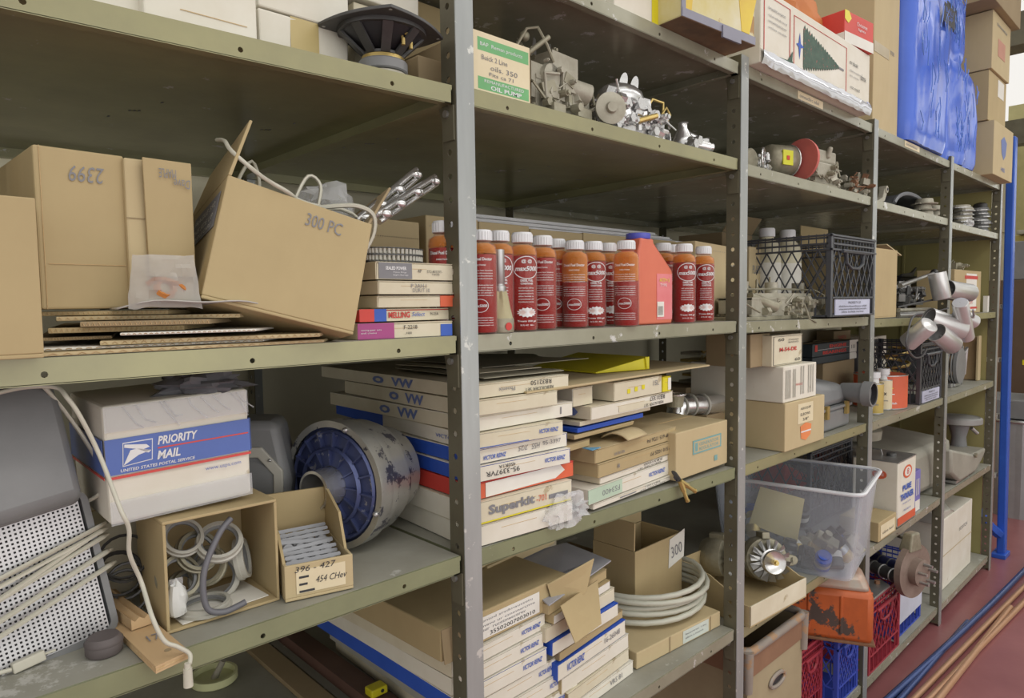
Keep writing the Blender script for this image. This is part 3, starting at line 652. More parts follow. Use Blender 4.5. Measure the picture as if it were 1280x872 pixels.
# pile of flattened cartons under the boxes
def flat(label,pts_px,z,m='card2',t=.004,cat='flattened carton',name='flattened_carton',group=None,warp=.0):
    "flattened carton whose corners lie at (pixel x, depth)"
    P_=[Vector((xat(px,Y,z),Y,z)) for px,Y in pts_px]; c=P_[0]
    g=G(); g.prism([(p.x-c.x,p.y-c.y) for p in P_],0,t,0,'z')
    fl=G(); 
    o=thing(name,label,cat,(c.x,c.y,z),0,group); g.build('panel',[m],o,bev=.001)
    q=[(p.x-c.x,p.y-c.y) for p in P_]; a,b=Vector(q[0]),Vector(q[1]); 
    g=G(); n=26
    for i in range(n):
        t0=i/n; p=a.lerp(b,t0+.2/n); r_=a.lerp(b,t0+.8/n); g.tube([(p.x,p.y-.0006,.0012),((p.x+r_.x)/2,(p.y+r_.y)/2-.0006,t-.001),(r_.x,r_.y-.0006,.0012)],.0005,3)
    g.build('corrugated_edge','cedge',o); return o
z=zB+.0006
lays=[([(18,.005),(405,.004),(438,.35),(30,.5)],'card2','widest flattened carton, lowest of the pile at the shelf edge'),
 ([(40,.03),(330,.012),(420,.3),(60,.45)],'paper','white-faced flattened carton second from the bottom of the pile'),
 ([(125,.02),(400,-.012),(430,.3),(140,.42)],'card2','flattened carton third up, whose right end reaches under the big open box'),
 ([(45,.06),(140,.05),(150,.35),(60,.4)],'card3','short brown flattened carton at the left of the pile'),
 ([(150,.01),(320,-.014),(380,.25),(170,.38)],'paper','grey-white glossy flattened carton sticking out of the pile'),
 ([(60,.05),(230,.02),(300,.3),(80,.40)],'card','brown flattened carton in the middle of the pile'),
 ([(100,.02),(262,-.002),(330,.3),(120,.38)],'card3','torn flattened carton with ragged corrugated front edge'),
 ([(70,.05),(300,.015),(340,.3),(90,.40)],'card2','flattened carton lying directly under the box marked 2399'),
 ([(50,.07),(210,.03),(300,.35),(80,.40)],'card','topmost brown flattened carton of the pile on the left')]
tt=[.004,.003,.005,.004,.003,.006,.006,.005,.005]
zs_=z
for i,(pp,m,lab) in enumerate(lays):
    flat(lab,pp,zs_,m,tt[i]); zs_+=tt[i]+.0009
zt=zs_
g=G()
def fn_(u,v): return (u*.17,v*.12-.012*math.sin(math.pi*u),.001+.010*math.sin(math.pi*u)*(1-v)+.003*math.sin(u*9)*(1-v))
g.grid(fn_,14,6); tag(g.build('glossy_card','gplas' if 0 else mat('grey_glossy_card',(.50,.48,.45),.25),None,(xat(150,.0,1.44),.004,zs_+.001),(0,0,R(-4)),solid=.0015,smooth=40),'grey glossy curled card on the front of the flattened carton pile','card')
# carton at far left edge
S=spot(-60,42,248,zB,-.02,8); 
o=carton('brown_carton','open brown carton at the far left edge of the middle shelf, its flap standing up',[at(44,440,-.03)+Vector((-.16,.0,0)),.17,.165,4],.2,'card',opened=True,flaps=[('B',-6,.09)],rot=(0,0,R(4)))
o.location.z=zB+.001
# carton 2399
zc=zt+.001
S=spot(52,164,182,zc,.05,3)
c1=carton('brown_carton','tan carton with 2399 written upside down, on the pile of flattened cartons',S,.20,'card',items=[('t','F','2399',.36,.80,.40,.10,'grayink',True,0,.2),('q','F',.1,.28,.86,.004,'cedge'),('q','F',.06,.0,.006,1,'cedge')])
h0=S[2]
g=G(); g.hexa([(-.0,.0,.0),(.0,.0,.0),(.0,.2,.0),(.0,.2,.0),(0,0,h0),(0,0,h0),(0,.2,h0),(0,.2,h0)]) if False else None
S2=spot(165,247,186,zc,.035,2)
w2=S2[1]; 
c2=carton('brown_carton','tan carton with a loose front flap and upside-down handwriting, beside the 2399 carton',[S2[0]+Vector((.002,.012,0)),w2,h0*.985,2],.2,'card2',items=[('q','F',.0,.60,.28,.006,'card3'),('q','F',.27,.0,.01,1,'cedge')])
g=G(); g.hexa([(.0,0,0),(w2*.72,0,0),(w2*.72,.003,0),(0,.003,0),(-.004,-.006,h0*.78),(w2*.70,-.004,h0*.78),(w2*.70,-.001,h0*.78),(-.004,-.003,h0*.78)])
f_=g.build('flap','card',c2,(w2*.28,-.005,h0*.21),bev=.001)
g=G(); T0=FM('F',w2*.7,.2,h0*.78); g.T=T0@Matrix.Translation((0,0,.0065))
g.text('MAPLE',w2*.18,h0*.66,w2*.26,.011,0,True); g.text('Dave',w2*.40,h0*.60,w2*.26,.011,0,True,0,.2); g.build('printed_text','grayink',f_)
# small bag with rusty part hanging at the carton corner
o=thing('plastic_bag','small clear plastic bag holding a rusty ring, leaning on the carton corner','plastic bag',at(206,345,.0)+Vector((0,0,-.006)),0)
pouch('bag_film','bagg',o,.074,.062,.008,3)
g=G(); g.torus((.0,0,-.008),.010,.0042,9,5,rot=Euler((R(70),R(20),0))); g.tube([(-.02,0,-.004),(-.012,-.002,.002),(0,0,.002),(.012,-.001,-.002),(.022,0,-.010)],.0034,5); g.build('rusty_ring',mat('orange_rust',(.62,.25,.05),.8,0,(.35,.12,.03),40,.4),o)
# big open carton, leaning
o=thing('brown_carton','big tilted open carton marked 300, full of cords, on the middle shelf','box',(0,0,0))
BL=at(251,374,.00); TL=at(291,229,.02); TRr=at(468,283,-.015); BRr=at(443,426,-.028)
ex=((TRr-TL)+(BRr-BL)).normalized(); wB=((TRr-TL).length+(BRr-BL).length)/2; hB=((TL-BL).length+(TRr-BRr).length)/2
ez=((TL-BL)+(TRr-BRr)); ez=(ez-ex*ez.dot(ex)).normalized(); ey=ez.cross(ex)
M=Matrix(((ex.x,ey.x,ez.x,BL.x),(ex.y,ey.y,ez.y,BL.y),(ex.z,ey.z,ez.z,BL.z+.002),(0,0,0,1))); o.matrix_world=M
dB=.25; t=.0045
g=G(); g.box(0,0,0,wB,dB,t); g.box(0,0,t,wB,t,hB); g.box(0,dB-t,t,wB,dB,hB); g.box(0,t,t,t,dB-t,hB); g.box(wB-t,t,t,wB,dB-t,hB); g.build('body','card',o,bev=.0015)
g=G(); g.hexa([(0,0,hB),(t,0,hB),(t,dB,hB),(0,dB,hB),(.012,.005,hB+.085),(.016,.005,hB+.085),(.016,dB-.02,hB+.08),(.012,dB-.02,hB+.08)]); lf=g.build('flap','card',o,bev=.001)
g=G(); g.hexa([(wB-t,0+.01,hB),(wB,.01,hB),(wB,dB,hB),(wB-t,dB,hB),(wB+.028,.03,hB+.078),(wB+.032,.03,hB+.078),(wB+.022,dB-.01,hB+.050),(wB+.018,dB-.01,hB+.050)]); g.build('flap','card3',o,bev=.001)
g=G(); g.hexa([(0,dB-t,hB),(wB,dB-t,hB),(wB,dB,hB),(0,dB,hB),(0,dB+.05,hB+.03),(wB,dB+.05,hB+.03),(wB,dB+.054,hB+.03),(0,dB+.054,hB+.03)]); g.build('flap','card',o,bev=.001)
prints(o,(wB,dB,hB),[('t','F','300 PC',.53,.80,.26,.11,'grayink',False,0,.1),('q','L',.30,.60,.62,.30,'grayink'),('t','L','FRAGILE 392',.35,.80,.5,.05,'paper'),('t','L','THIS SIDE UP',.35,.70,.5,.05,'paper'),('t','L','HANDLE CARE',.35,.63,.5,.04,'paper')])
def L_(x,y,z): return M@Vector((x,y,z))
cable('flat_cable','flat ivory cord looping out of the big tilted carton on its left','cord',[L_(.03,.1,hB-.05),L_(.03,.10,hB+.03),L_(.045,.11,hB+.075),L_(.06,.1,hB+.04),L_(.05,.08,hB+.00),L_(.02,.03,hB-.03)],.0026,'cord')
cable('flat_cable','ivory cord draped along the front rim of the big tilted carton','cord',[L_(-.012,.07,hB+.07),L_(-.008,.03,hB+.055),L_(.0,.008,hB+.035),L_(.04,-.002,hB+.012),L_(.075,-.001,hB+.004),L_(.10,.02,hB+.006),L_(.14,.04,hB+.016),L_(.17,.04,hB+.022),L_(.19,.03,hB+.01),L_(.195,.03,hB-.03)],.0028,'cord')
cable('flat_cable','ivory cord making a tall loop above the middle of the tilted carton','cord',[L_(.10,.06,hB-.03),L_(.103,.06,hB+.02),L_(.115,.06,hB+.062),L_(.135,.06,hB+.055),L_(.137,.06,hB+.02),L_(.132,.06,hB-.02)],.0028,'cord')
cable('flat_cable','ivory cord arching over the right end of the tilted carton rim','cord',[L_(.12,.03,hB+.004),L_(.15,.02,hB+.016),L_(.18,.012,hB+.024),L_(.205,.012,hB+.018),L_(.212,.02,hB-.01),L_(.2,.03,hB-.05)],.0034,'cord')
o2=thing('plastic_bag','clear crumpled plastic bag bulging out of the tilted carton','plastic bag',L_(.165,.10,hB+.032)); blob('bag_film','film',o2,(0,0,0),(.048,.035,.042),8,.4)
# chrome shelf standards
tip=[((536,212),(451,279)),((546,222),(462,282))]
for k,(a,b) in enumerate([((520,212),(445,276)),((543,221),(470,268))]):
    A=at(a[0],a[1],.10); B=at(b[0],b[1],.02); d=(B-A)
    o=thing('chrome_bracket',['long chrome slotted bracket, the upper left of the two sticking out of the tilted carton','chrome slotted bracket, the lower right of the two sticking out of the tilted carton'][k],'bracket',A,0,None)
    g=G(); g.cyl((0,0,0),d,.0055,.0055,10)
    n=d.cross(Vector((0,1,0))).normalized(); 
    g.cyl(n*.012,d+n*.012,.0045,.0045,10); g.build('rod','alub',o,smooth=50)
    for s in (.05,.36,.66,.9):
        g=G(); q=d*s; g.sphere(tuple(q+n*.006+Vector((0,-.006,0))),.009,10,0,(1.2,.7,.8)); g.build('stud','alub',o,smooth=50)
# ---- boxes of engine parts beside the first post
z=zB; Y=.02
def ebox(pl,prr,ptop,dy,rot,d,name,label,items,ms=('offw','offw','offw')):
    global z
    sp=spot(pl,prr,ptop,z,Y+dy,rot); flatbox(label,sp,d,*ms,None,items,name); z+=sp[2]+.001; return sp
mag=mat('magenta_print',(.42,.06,.25),.45,0,(.34,.05,.2))
ebox(447,566,404,0,-3,.14,'engine_parts_box','white and magenta engine parts box, lowest in the stack by the first post',[('q','F',.0,0,.36,1,mag),('p','F',[(.26,1),(.36,.6),(.36,1)],0,0,0,'offw') if 0 else ('q','F',.86,0,.13,.8,'blueink'),('t','F','F-2218',.46,.55,.14,.26,'ink'),('t','F','.100',.47,.22,.07,.16,'ink'),('t','F','timing gear sets',.03,.5,.2,.12,'whiteink'),('t','F','and chains',.03,.34,.15,.1,'whiteink')])
ebox(449,568,386,.004,2,.15,'engine_parts_box','white engine parts box with bold red lettering, second from the bottom of the stack',[('t','F','MELLING',.28,.25,.22,.5,'redink',False,.03),('t','F','Select',.52,.35,.14,.35,'blueink',False,0,.2),('t','F','M-55A',.72,.4,.09,.25,'ink'),('q','F',0,0,.14,1,'red'),('q','F',.14,0,.12,1,'blueink')],('offw','red','offw'))
ebox(472,569,369,.002,-1,.15,'engine_parts_box','yellowed box with a red right end, third up in the stack by the first post',[('q','F',.79,0,.2,1,'redor')])
ebox(473,569,350,-.004,1,.15,'engine_parts_box','white piston ring box with faint stamped numbers, second from the top of the stack',[('t','F','P 2AH-I',.4,.5,.2,.3,'grayink'),('t','F','DUR1T 10',.42,.15,.22,.3,'grayink')])
spS=ebox(470,569,326,0,-1,.15,'engine_parts_box','white ring box with a grey left end, topmost of the stack under the chain',[('q','F',.03,.04,.40,.92,'grayink'),('t','F','SEALED POWER',.11,.55,.25,.2,'whiteink',False,.03),('t','F','Piston Rings',.2,.36,.16,.1,'whiteink'),('t','F','Engine Bearings',.2,.2,.18,.1,'whiteink'),('t','F','ST2-80223Y-',.62,.42,.2,.16,'ink'),('t','F','TWO80',.68,.28,.1,.1,'ink'),('t','F','4P',.5,.42,.05,.2,'ink')])
# timing chain, double roller, laid in a loop
o=thing('timing_chain','double roller timing chain coiled on top of the grey-ended box','chain',spS[0]+Vector((.0,.0,spS[2]+.001)),0)
gr=G(); gp=G(); n=40; wc=.105
for i in range(n):
    a=2*math.pi*i/n; x=wc*.5+wc*.48*math.cos(a)*(1 if True else 1); y=.03+.024*math.sin(a); b_=math.atan2(.024*math.cos(a),-.055*math.sin(a))
    for k in (0,1): gr.cyl((x,y,.002+k*.0105),(x,y,.0095+k*.0105),.0028,n=8)
    T=gp.T; gp.T=Matrix.Translation((x,y,0))@Matrix.Rotation(b_,4,'Z')
    for zz in (.0,.0095,.0105,.0205): gp.box(-.0052,-.0034,zz,.0052,.0034,zz+.0012)
    gp.T=T
gr.build('rollers','lgrey',o,smooth=40); gp.build('side_plates','dsteel',o)
# ================================================================ cartons and bottles
zB2=Z('B',1)
def pbox(px0,px1,pyt,Y,rot,d,lab,b=1,items=None):
    sp=spot(px0,px1,pyt,Z('B',b,1.7 if b==2 else None),Y,rot)
    it=items if items is not None else [('t','F','PLASTIC',.62,.62,.26,.13,'grayink'),('t','F','QTY. 12 PK.',.06,.62,.24,.09,'grayink'),('t','F','. . . . . . . . . . . . . . . . . . . . .',.06,.90,.9,.012,'grayink')]
    return carton('brown_carton',lab,sp,d,'card2',items=it)
# row of tan cartons behind the bottles
pbox(465,527,272,.28,6,.12,'tan carton stencilled PLASTIC behind the engine parts boxes',0,[('t','F','PLASTIC',.48,.38,.36,.17,'ink'),('t','F','12 QTS.',.05,.36,.30,.13,'ink'),('t','F','. . . . . . . . . . . . . . . . . . . . .',.06,.84,.9,.012,'ink')])
xs=[(535,600,269),(601,663,277),(664,729,286),(730,845,291)]
for i,(a,b,t_) in enumerate(xs):
    pbox(a,b,t_,.32,0,.2,['tan carton behind the first post, left end of the row behind the bottles','tan carton behind the bottles, second of the row from the first post','tan carton behind the bottles, third of the row','tan carton behind the red oil bottle with the blue cap'][i])
pbox(869,929,301,.13,10,.2,'tan carton with PLASTIC on it, just left of the second post',1)
pbox(936,955,308,.22,0,.2,'narrow tan carton just right of the second post',2,[('t','F','PLASTIC',.2,.62,.7,.12,'grayink')])
o=pbox(956,975,313,.345,0,.05,'small tan carton beside the black crate, with half-open lid',2,[('t','F','PLASTIC',.4,.62,.5,.12,'grayink')])
# white trim strips lying on the cartons
for k in range(3):
    A=at(592,264+5*k,.42-.02*k); B=at([826,838,866][k],[302,301,323][k],.42-.02*k)
    A=Vector((xat(560,.44-.02*k,1.62),.44-.02*k,0)); 
    zt_=at(600,270+5*k,.44-.02*k).z
    w_=xat([822,840,866][k],.44-.02*k,1.6)-A.x
    o=thing('white_trim_strip',['white plastic trim strip on the cartons, rearmost of the three','white plastic trim strip on the cartons, middle of the three','white plastic trim strip on the cartons, front and longest of the three'][k],'trim strip',(A.x,A.y,max(at(600,277,.32).z+.001,zt_-.004)+.0*k),0)
    g=G(); g.box(0,0,0,w_,.012,.003); g.build('strip',mat('white_strip',(.85,.86,.90),.3),o,bev=.001); g=G(); g.box(0,.009,.003,w_,.012,.010); g.build('ridge','white_strip' if 0 else MATS['white_strip'],o)
# ---- bottles
liq=mat('red_fuel_additive',(.33,.016,.016),.08,0,(.26,.012,.012),4,.3)
bsh=film('clear_bottle_plastic',(.96,.80,.75),.015,.06,fres=.22)
bsm=film('amber_neck_plastic',(.80,.36,.03),.34,.1)
capm=mat('white_cap_plastic',(.82,.83,.86),.35)
def mkbottle(loc,label,grp,lvl=.72,h=.165,r=.027,turn=0,style=0):
    o=thing('additive_bottle',label,'bottle',loc,turn,grp)
    g=G(); g.lathe([(r*.9,0),(r,.004),(r,h*.80),(r*.93,h*.845),(r*.62,h*.875),(r*.60,h*.90)],24); g.build('bottle_shell',bsh,o,smooth=50)
    g=G(); g.lathe([(r*.86,.002),(r*.955,.006),(r*.955,h*lvl),(.001,h*lvl+.0005)],24); g.build('liquid',liq,o,smooth=50)
    g=G(); g.lathe([(r*.95,h*lvl+.002),(r*.95,h*.79),(r*.88,h*.84),(r*.58,h*.87)],24,caps=False); g.build('amber_shoulder',bsm,o,smooth=50)
    g=G(); g.lathe([(r*.66,h*.895),(r*.70,h*.90),(r*.70,h*.985),(r*.64,h)],24); 
    for k in range(24):
        a=2*math.pi*k/24; g.box(r*.70*math.cos(a)-.0006,r*.70*math.sin(a)-.0006,h*.90,r*.70*math.cos(a)+.0006,r*.70*math.sin(a)+.0006,h*.98)
    g.build('screw_cap',capm,o,smooth=40)
    g=G(); R_=r+.0006; g.T=Matrix(((1,0,0,0),(0,0,-1,-R_),(0,1,0,0),(0,0,0,1)))
    def ring(cx,cy,rx_,ry,n=26):
        for k in range(n):
            a0,a1=2*math.pi*k/n,2*math.pi*(k+1)/n; q=[]
            for a,s in ((a0,1),(a1,1),(a1,.93),(a0,.93)):
                u=(cx+rx_*s*math.cos(a))/R_; q.append((R_*math.sin(u),cy+ry*s*math.sin(a),R_*math.cos(u)-R_))
            g.add(q,[(0,1,2,3)])
    if style==0:
        ring(0,h*.64,r*.98,h*.115); g.text('max5000',-r*.82,h*.605,r*1.64,h*.05,0,False,.03,.2,R_); g.text('@ @',-r*.38,h*.68,r*.76,h*.042,0,False,.02,0,R_)
        g.text('DIESEL FUEL',-r*.45,h*.50,r*.9,h*.022,0,False,.03,0,R_); g.text('CONDITIONER',-r*.45,h*.47,r*.9,h*.02,0,False,.03,0,R_)
        for k in range(6): g.text(scrawl(16,k),-r*.6,h*(.43-.028*k),r*1.1,h*.014,0,False,.01,0,R_)
        q=[]; 
        for k in range(28):
            a=2*math.pi*k/28; s=1 if k%2 else .78; u=r*.75*s*math.cos(a)/R_; q.append((R_*math.sin(u),h*.19+h*.052*s*math.sin(a),R_*math.cos(u)-R_))
        q.append((0,h*.19,0)); g.add(q,[(k,(k+1)%28,28) for k in range(28)])
        g.text('Treats 250 gal',-r*.7,h*.09,r*1.4,h*.022,0,False,.02,0,R_); g.text('32 FL OZ  .946 L',-r*.5,h*.055,r,h*.014,0,False,.02,0,R_)
    else:
        g.text('Diesel Fuel Doctor',-r*.85,h*.70,r*1.7,h*.03,0,False,.03,0,R_); g.text('DIRECTIONS',-r*.4,h*.65,r*.8,h*.014,0,False,.02,0,R_)
        for k in range(4): g.text(scrawl(24,k+9),-r*.9,h*(.60-.026*k),r*1.8,h*.013,0,False,.01,0,R_)
        for k in range(5): g.text(scrawl(24,k+19),-r*.9,h*(.46-.024*k),r*1.8,h*.013,0,False,.01,0,R_)
        ring(0,h*.27,r*.55,h*.065); g.text('max5000',-r*.45,h*.255,r*.9,h*.028,0,False,.02,.2,R_)
        for k in range(4): g.text(scrawl(24,k+29),-r*.9,h*(.15-.024*k),r*1.8,h*.012,0,False,.01,0,R_)
    g.build('printed_text','whiteink',o); return o
labs='red additive bottle, white cap, '
bt=[(557,282,.055,'behind the first post, on the near side of it',0,1),
 (603,293,.02,'directly right of the first post, with small print',0,1),
 (625,294,.05,'behind the grey tube fitting',0,0),(654,296,.035,'oval logo, just right of the grey tube fitting',0,0),
 (679,300,.05,'third in front, with a side scale of ticks',0,1),(696,304,.10,'in the second row behind the side-scale bottle',0,1),
 (719,306,.055,'small print, in the middle of the row',0,1),(740,307,.035,'oval logo, left of the half-empty front bottle',0,0) if 0 else (742,307,.06,'oval logo, left of the half-full bottle',0,0),
 (760,309,.10,'second row, behind the half-full bottle',0,0),(783,306,.015,'half-full bottle standing nearest the red oil bottle',0,1),
 (829,309,.10,'second row just right of the blue-capped bottle',0,1),(842,311,.10,'second row, third from the second post',0,1) ,(855,310,.03,'oval logo and starburst, second from the second post',0,0),(879,313,.05,'rightmost of the bottles, nearest the second post',0,0)]
protos={}
for i,(px,pt_,Y,lab,_,st) in enumerate(bt):
    zz=zB2+.0008 if px>575 else zB+.0008
    x=xat(px,Y,zz); h=at(px,pt_-5,Y).z-zz
    turn=math.degrees(math.atan2(-x,DC+Y))+J(12)+ (18 if st==0 else 0)
    hh=h*1.0; r_=.0272
    k=st if pt_!=306 else 2
    if k not in protos:
        protos[k]=mkbottle((x,Y,zz),labs+lab,'diesel additive bottles on the middle shelf',.76 if k<2 else .52,.175,r_,turn,st); o=protos[k]; 
    else: o=dupt(protos[k],(x,Y,zz),turn,labs+lab)
    o.scale=(1,1,hh/.175)
# red oil bottle with blue cap
x=xat(812,.03,zB2); z0=zB2+.0008; H_=at(803,290,.03).z-z0; o=thing('oil_bottle','tall opaque red oil bottle with a blue cap and slanted shoulder','bottle',(xat(796,.035,zB2),.03,z0),0)
w_=xat(838,.035,zB2)-xat(796,.035,zB2); redb=mat('red_bottle_plastic',(.72,.20,.12),.3,0,(.62,.15,.09))
g=G(); g.prism([(0,.0),(w_,0),(w_+.001,H_*.60),(w_*.55,H_*.84),(w_*.44,H_*.90),(w_*.44,H_*.94),(w_*.06,H_*.94),(w_*.06,H_*.88),(0,H_*.80)],0,.05,0,'y'); g.build('bottle_body',redb,o,bev=.006,smooth=40)
g=G(); g.lathe([(w_*.20,0),(w_*.21,.002),(w_*.21,H_*.06),(w_*.19,H_*.065)],20,0,(w_*.25,.025,H_*.935)); g.build('screw_cap',mat('blue_cap_plastic',(.10,.12,.62),.35),o,smooth=40)
g=G(); g.box(w_*.52,-.0010,H_*.05,w_*.98,.0004,H_*.56); g.build('label',mat('pink_red_label',(.80,.30,.32),.25,0,(.7,.18,.2)),o)
prints(o,(w_,.05,H_),[('r','F',.52,.08,.20,.17,'paper'),('t','F','ATF+3',.58,.47,.3,.04,'yellow'),('t','F','TYPE',.60,.42,.2,.03,'whiteink'),('t','F','|||||||||',.54,.10,.14,.10,'ink')],lift=.0012)
# grey tube fitting in front
x=xat(643,-.012,zB2); o=thing('pickup_fitting','grey steel tube standing on a crumpled tan funnel base in front of the bottles','fitting',(x,.026,zB2+.0008),0)
Ht=at(638,313,.02).z-zB2
g=G()
def fb(u,v):
    a=2*math.pi*u; r=.024*(1-.48*v)+ .0016*math.sin(9*a)*v+.001*noise.noise(Vector((u*9,v*6,1))); return (r*math.cos(a),r*math.sin(a),Ht*(.17+.33*v))
g.grid(fb,36,8); g.build('cloth_cone',mat('greenish_tape_cloth',(.48,.44,.28),.7,0,(.38,.34,.2),12,.4,.3,40),o,smooth=30)
g=G(); g.lathe([(.025,0),(.026,.003),(.026,Ht*.16),(.025,Ht*.17)],28); g.build('base_collar','alud',o,smooth=40)
g=G(); 
for a in (-95,-40,200): 
    g.T=Matrix.Rotation(R(a),4,'Z')@Matrix(((0,0,1,.0262),(1,0,0,0),(0,1,0,0),(0,0,0,1))); g.lathe([(.007,0),(.007,.0008)],14,0,(0,Ht*.075,0))
g.build('red_cap','redink',o)
g=G(); g.lathe([(.0115,Ht*.48),(.0125,Ht*.50),(.0125,Ht*.56),(.0095,Ht*.57),(.0095,Ht*.60),(.0105,Ht*.61),(.0105,Ht),(.008,Ht),(.008,Ht*.8)],20); g.build('steel_tube','steel',o,smooth=40)
# ================================================================ level C, near bay
zC=Z('C',0)
# grey perforated heater / projector case at the left edge
o=thing('speaker_case','large grey metal case with perforated lower panel wound with ivory cord','speaker case',(.216,.105,zC+.006),(R(-8),R(-7),R(8)))
w_,h_,d_=.30,.340,.075
g=G(); g.box(-w_,.012,0,0,d_,h_); g.build('back_housing','gplas',o,bev=.012,smooth=40)
def rr(x0,z0,x1,z1,r,n=5):
    q=[]
    for cx,cz,a0 in ((x1-r,z1-r,0),(x0+r,z1-r,90),(x0+r,z0+r,180),(x1-r,z0+r,270)):
        for k in range(n+1): a=R(a0+90*k/n); q.append((cx+r*math.cos(a),cz+r*math.sin(a)))
    return q
g=G()   # rim frame round the perforated panel
outer=rr(-w_,0,0,h_*.56,.016); inner=rr(-w_+.008,.008,-.008,h_*.56-.004,.010); n=len(outer)
vs=[(x,-.002,z) for x,z in outer]+[(x,-.002,z) for x,z in inner]+[(x,.012,z) for x,z in outer]+[(x,.012,z) for x,z in inner]
fs=[]
for i in range(n):
    j=(i+1)%n; fs+=[(i,j,n+j,n+i),(i,2*n+i,2*n+j,j),(n+i,n+j,3*n+j,3*n+i)]
g.add(vs,fs); g.build('panel_rim','gplas',o,smooth=40)
g=G(); p_=.0052; nx=int((w_-.016)/p_); nz=int((h_*.56-.012)/p_); rr_=.00125
perf=mat('perforated_silver',(.66,.66,.68),.4,.3)
vs=[];fs=[]
for i in range(nx):
    for j in range(nz):
        x=-w_+.008+i*p_; zz=.008+j*p_; n0=len(vs)
        vs+=[(x,0,zz),(x+p_,0,zz),(x+p_,0,zz+p_),(x,0,zz+p_)]; c=(x+p_/2,zz+p_/2)
        vs+=[(c[0]-rr_,0,c[1]-rr_),(c[0]+rr_,0,c[1]-rr_),(c[0]+rr_,0,c[1]+rr_),(c[0]-rr_,0,c[1]+rr_)]
        fs+=[(n0+k,n0+(k+1)%4,n0+4+(k+1)%4,n0+4+k) for k in range(4)]
g.add(vs,fs); g.build('perforated_panel',perf,o)
g=G(); g.box(-w_+.01,.009,.01,-.01,.011,h_*.55); g.build('dark_backing','black',o)
def hood(u,v):
    x=-w_+(w_-.018+.0)*u; return (x, -.006-.030*math.sin(math.pi*min(1,v*1.15))**.7+.012*v, h_*.55+(h_*.47)*v)
g=G(); pr_=[(.012,h_*.52),(-.018,h_*.52),(-.034,h_*.55),(-.034,h_*.90),(-.016,h_*1.0),(.02,h_*1.01)]
g.prism(pr_,-w_,-.012,0,'x'); g.build('hood','gplas',o,bev=.010,smooth=50)
g=G()
for k in range(40): g.box(-w_+.004+k*.0065,-.020,h_*.985,-w_+.007+k*.0065,.0,h_*1.013)
g.build('vent_slots','black',o)
g=G(); g.tube([(-.03,.005,h_*.55),(-.018,-.012,h_*.60),(-.018,-.012,h_*.93),(-.03,.0,h_*1.02)],.004,6); g.build('side_rail','lgrey',o,smooth=40)
# cord wound round the case
for k,(za,zb) in enumerate([(.30,.36),(.27,.345),(.235,.33),(.20,.31),(.165,.30),(.12,.24),(.085,.19),(.05,.16)]):
    pass
wind=[]
for k,(za,zb) in enumerate([(.085,.135),(.075,.128),(.055,.120),(.045,.128),(.028,.10),(.015,.082)]):
    wind+=[(-w_-.006,.0,za),(-w_*.5,-.007-.001*k,(za+zb)/2+J(.002)),(-.01,-.006,zb),(.006,.006,zb+.001),(.005,.03,zb-.003),(-w_*.5,.08,zb-.02),(-w_-.008,.06,za-.005)]
g=G(); g.tube(spline(wind,4),.0027,6,0,False,1.4); g.build('wound_cord','cord',o,smooth=60)
g=G(); g.box(-.118,-.012,.008,-.085,-.002,.020); g.cyl((-.085,-.007,.014),(-.073,-.007,.013),.0015); g.tube([(-.20,-.004,.03),(-.15,-.008,.02),(-.118,-.008,.014)],.003,6); g.build('plug','cord',o,bev=.002)
g=G(); g.tube(spline([(-w_-.02,-.038,h_*1.0),(-.12,-.036,h_*1.03),(-.05,-.04,h_*1.03),(-.02,-.03,h_*.93),(.012,-.016,h_*.70),(.020,-.008,h_*.56),(.012,-.004,h_*.52),(-.005,.01,h_*.50)],8),.0027,6); g.build('handle_cord','cord',o,smooth=60)
g=G(); g.tube(spline([(-w_,-.036,h_*.50),(-.14,-.030,h_*.50),(-.125,-.032,h_*.56),(-.13,-.036,h_*.585)],6),.0028,6); g.build('cord_end','cord',o,smooth=60)
# long cord hanging past the postal box to the plywood tip
q=[at(-20,495,.04),at(30,484,.05),at(70,484,.045),at(84,497,.03),at(100,520,.03),at(125,570,.035),at(150,635,.0),at(161,660,.0),at(162,692,.01),at(177,728,.02),at(190,770,-.02),at(205,800,-.03),at(222,808,-.034),at(237,817,-.036),at(237,830,-.045)]
for p in q: 
    if p.z<zC+.004: pass
cable('power_cable','long ivory cord hanging in front of the postal box down to the plywood strip','cord',q,.0026,'cord',n=8,smooth=8)
o=thing('cord_plug','small white plug hanging from the cord at the shelf edge','plug',at(235,845,-.045)+Vector((0,0,-.012)),0); g=G(); g.cyl((0,0,0),(0,0,.022),.0055,.005,12); g.build('plug_body','cord',o,smooth=40); g=G(); g.cyl((0,0,.022),(0,0,.028),.0035); g.build('strain_relief','cord',o)
# plywood strips
A=atz(214,838,zC+.007); o=thing('plywood_strip','long plywood strip sticking out over the shelf edge beside the small open box','plywood strip',(.218,-.038,zC+.002),0)
g=G(); 
for k in range(3): g.hexa([(0,0,.003*k),(.04,.01,.003*k),(.020,.36,.003*k),(-.02,.35,.003*k),(0,0,.003*k+.0028),(.04,.01,.003*k+.0028),(.020,.36,.003*k+.0028),(-.02,.35,.003*k+.0028)],k%2)
g.build('plies',['wood','cedge'],o); prints(o,(.04,.3,.0088),[('t','T','17',.3,.22,.35,.06,'grayink')]); g=G(); g.lathe([(.004,0),(.004,.0006)],10,0,(.022,.03,.0088)); g.build('knot','card3',o)
o=thing('wood_offcut','short grooved wood offcut lying on the plywood strip','wood offcut',(.222,.075,zC+.0125),6); g=G(); g.prism([(0,0),(.024,0),(.024,.010),(.020,.014),(.016,.010),(.010,.014),(.004,.010),(0,.014)],0,.17,0,'y'); g.build('offcut','wood',o)
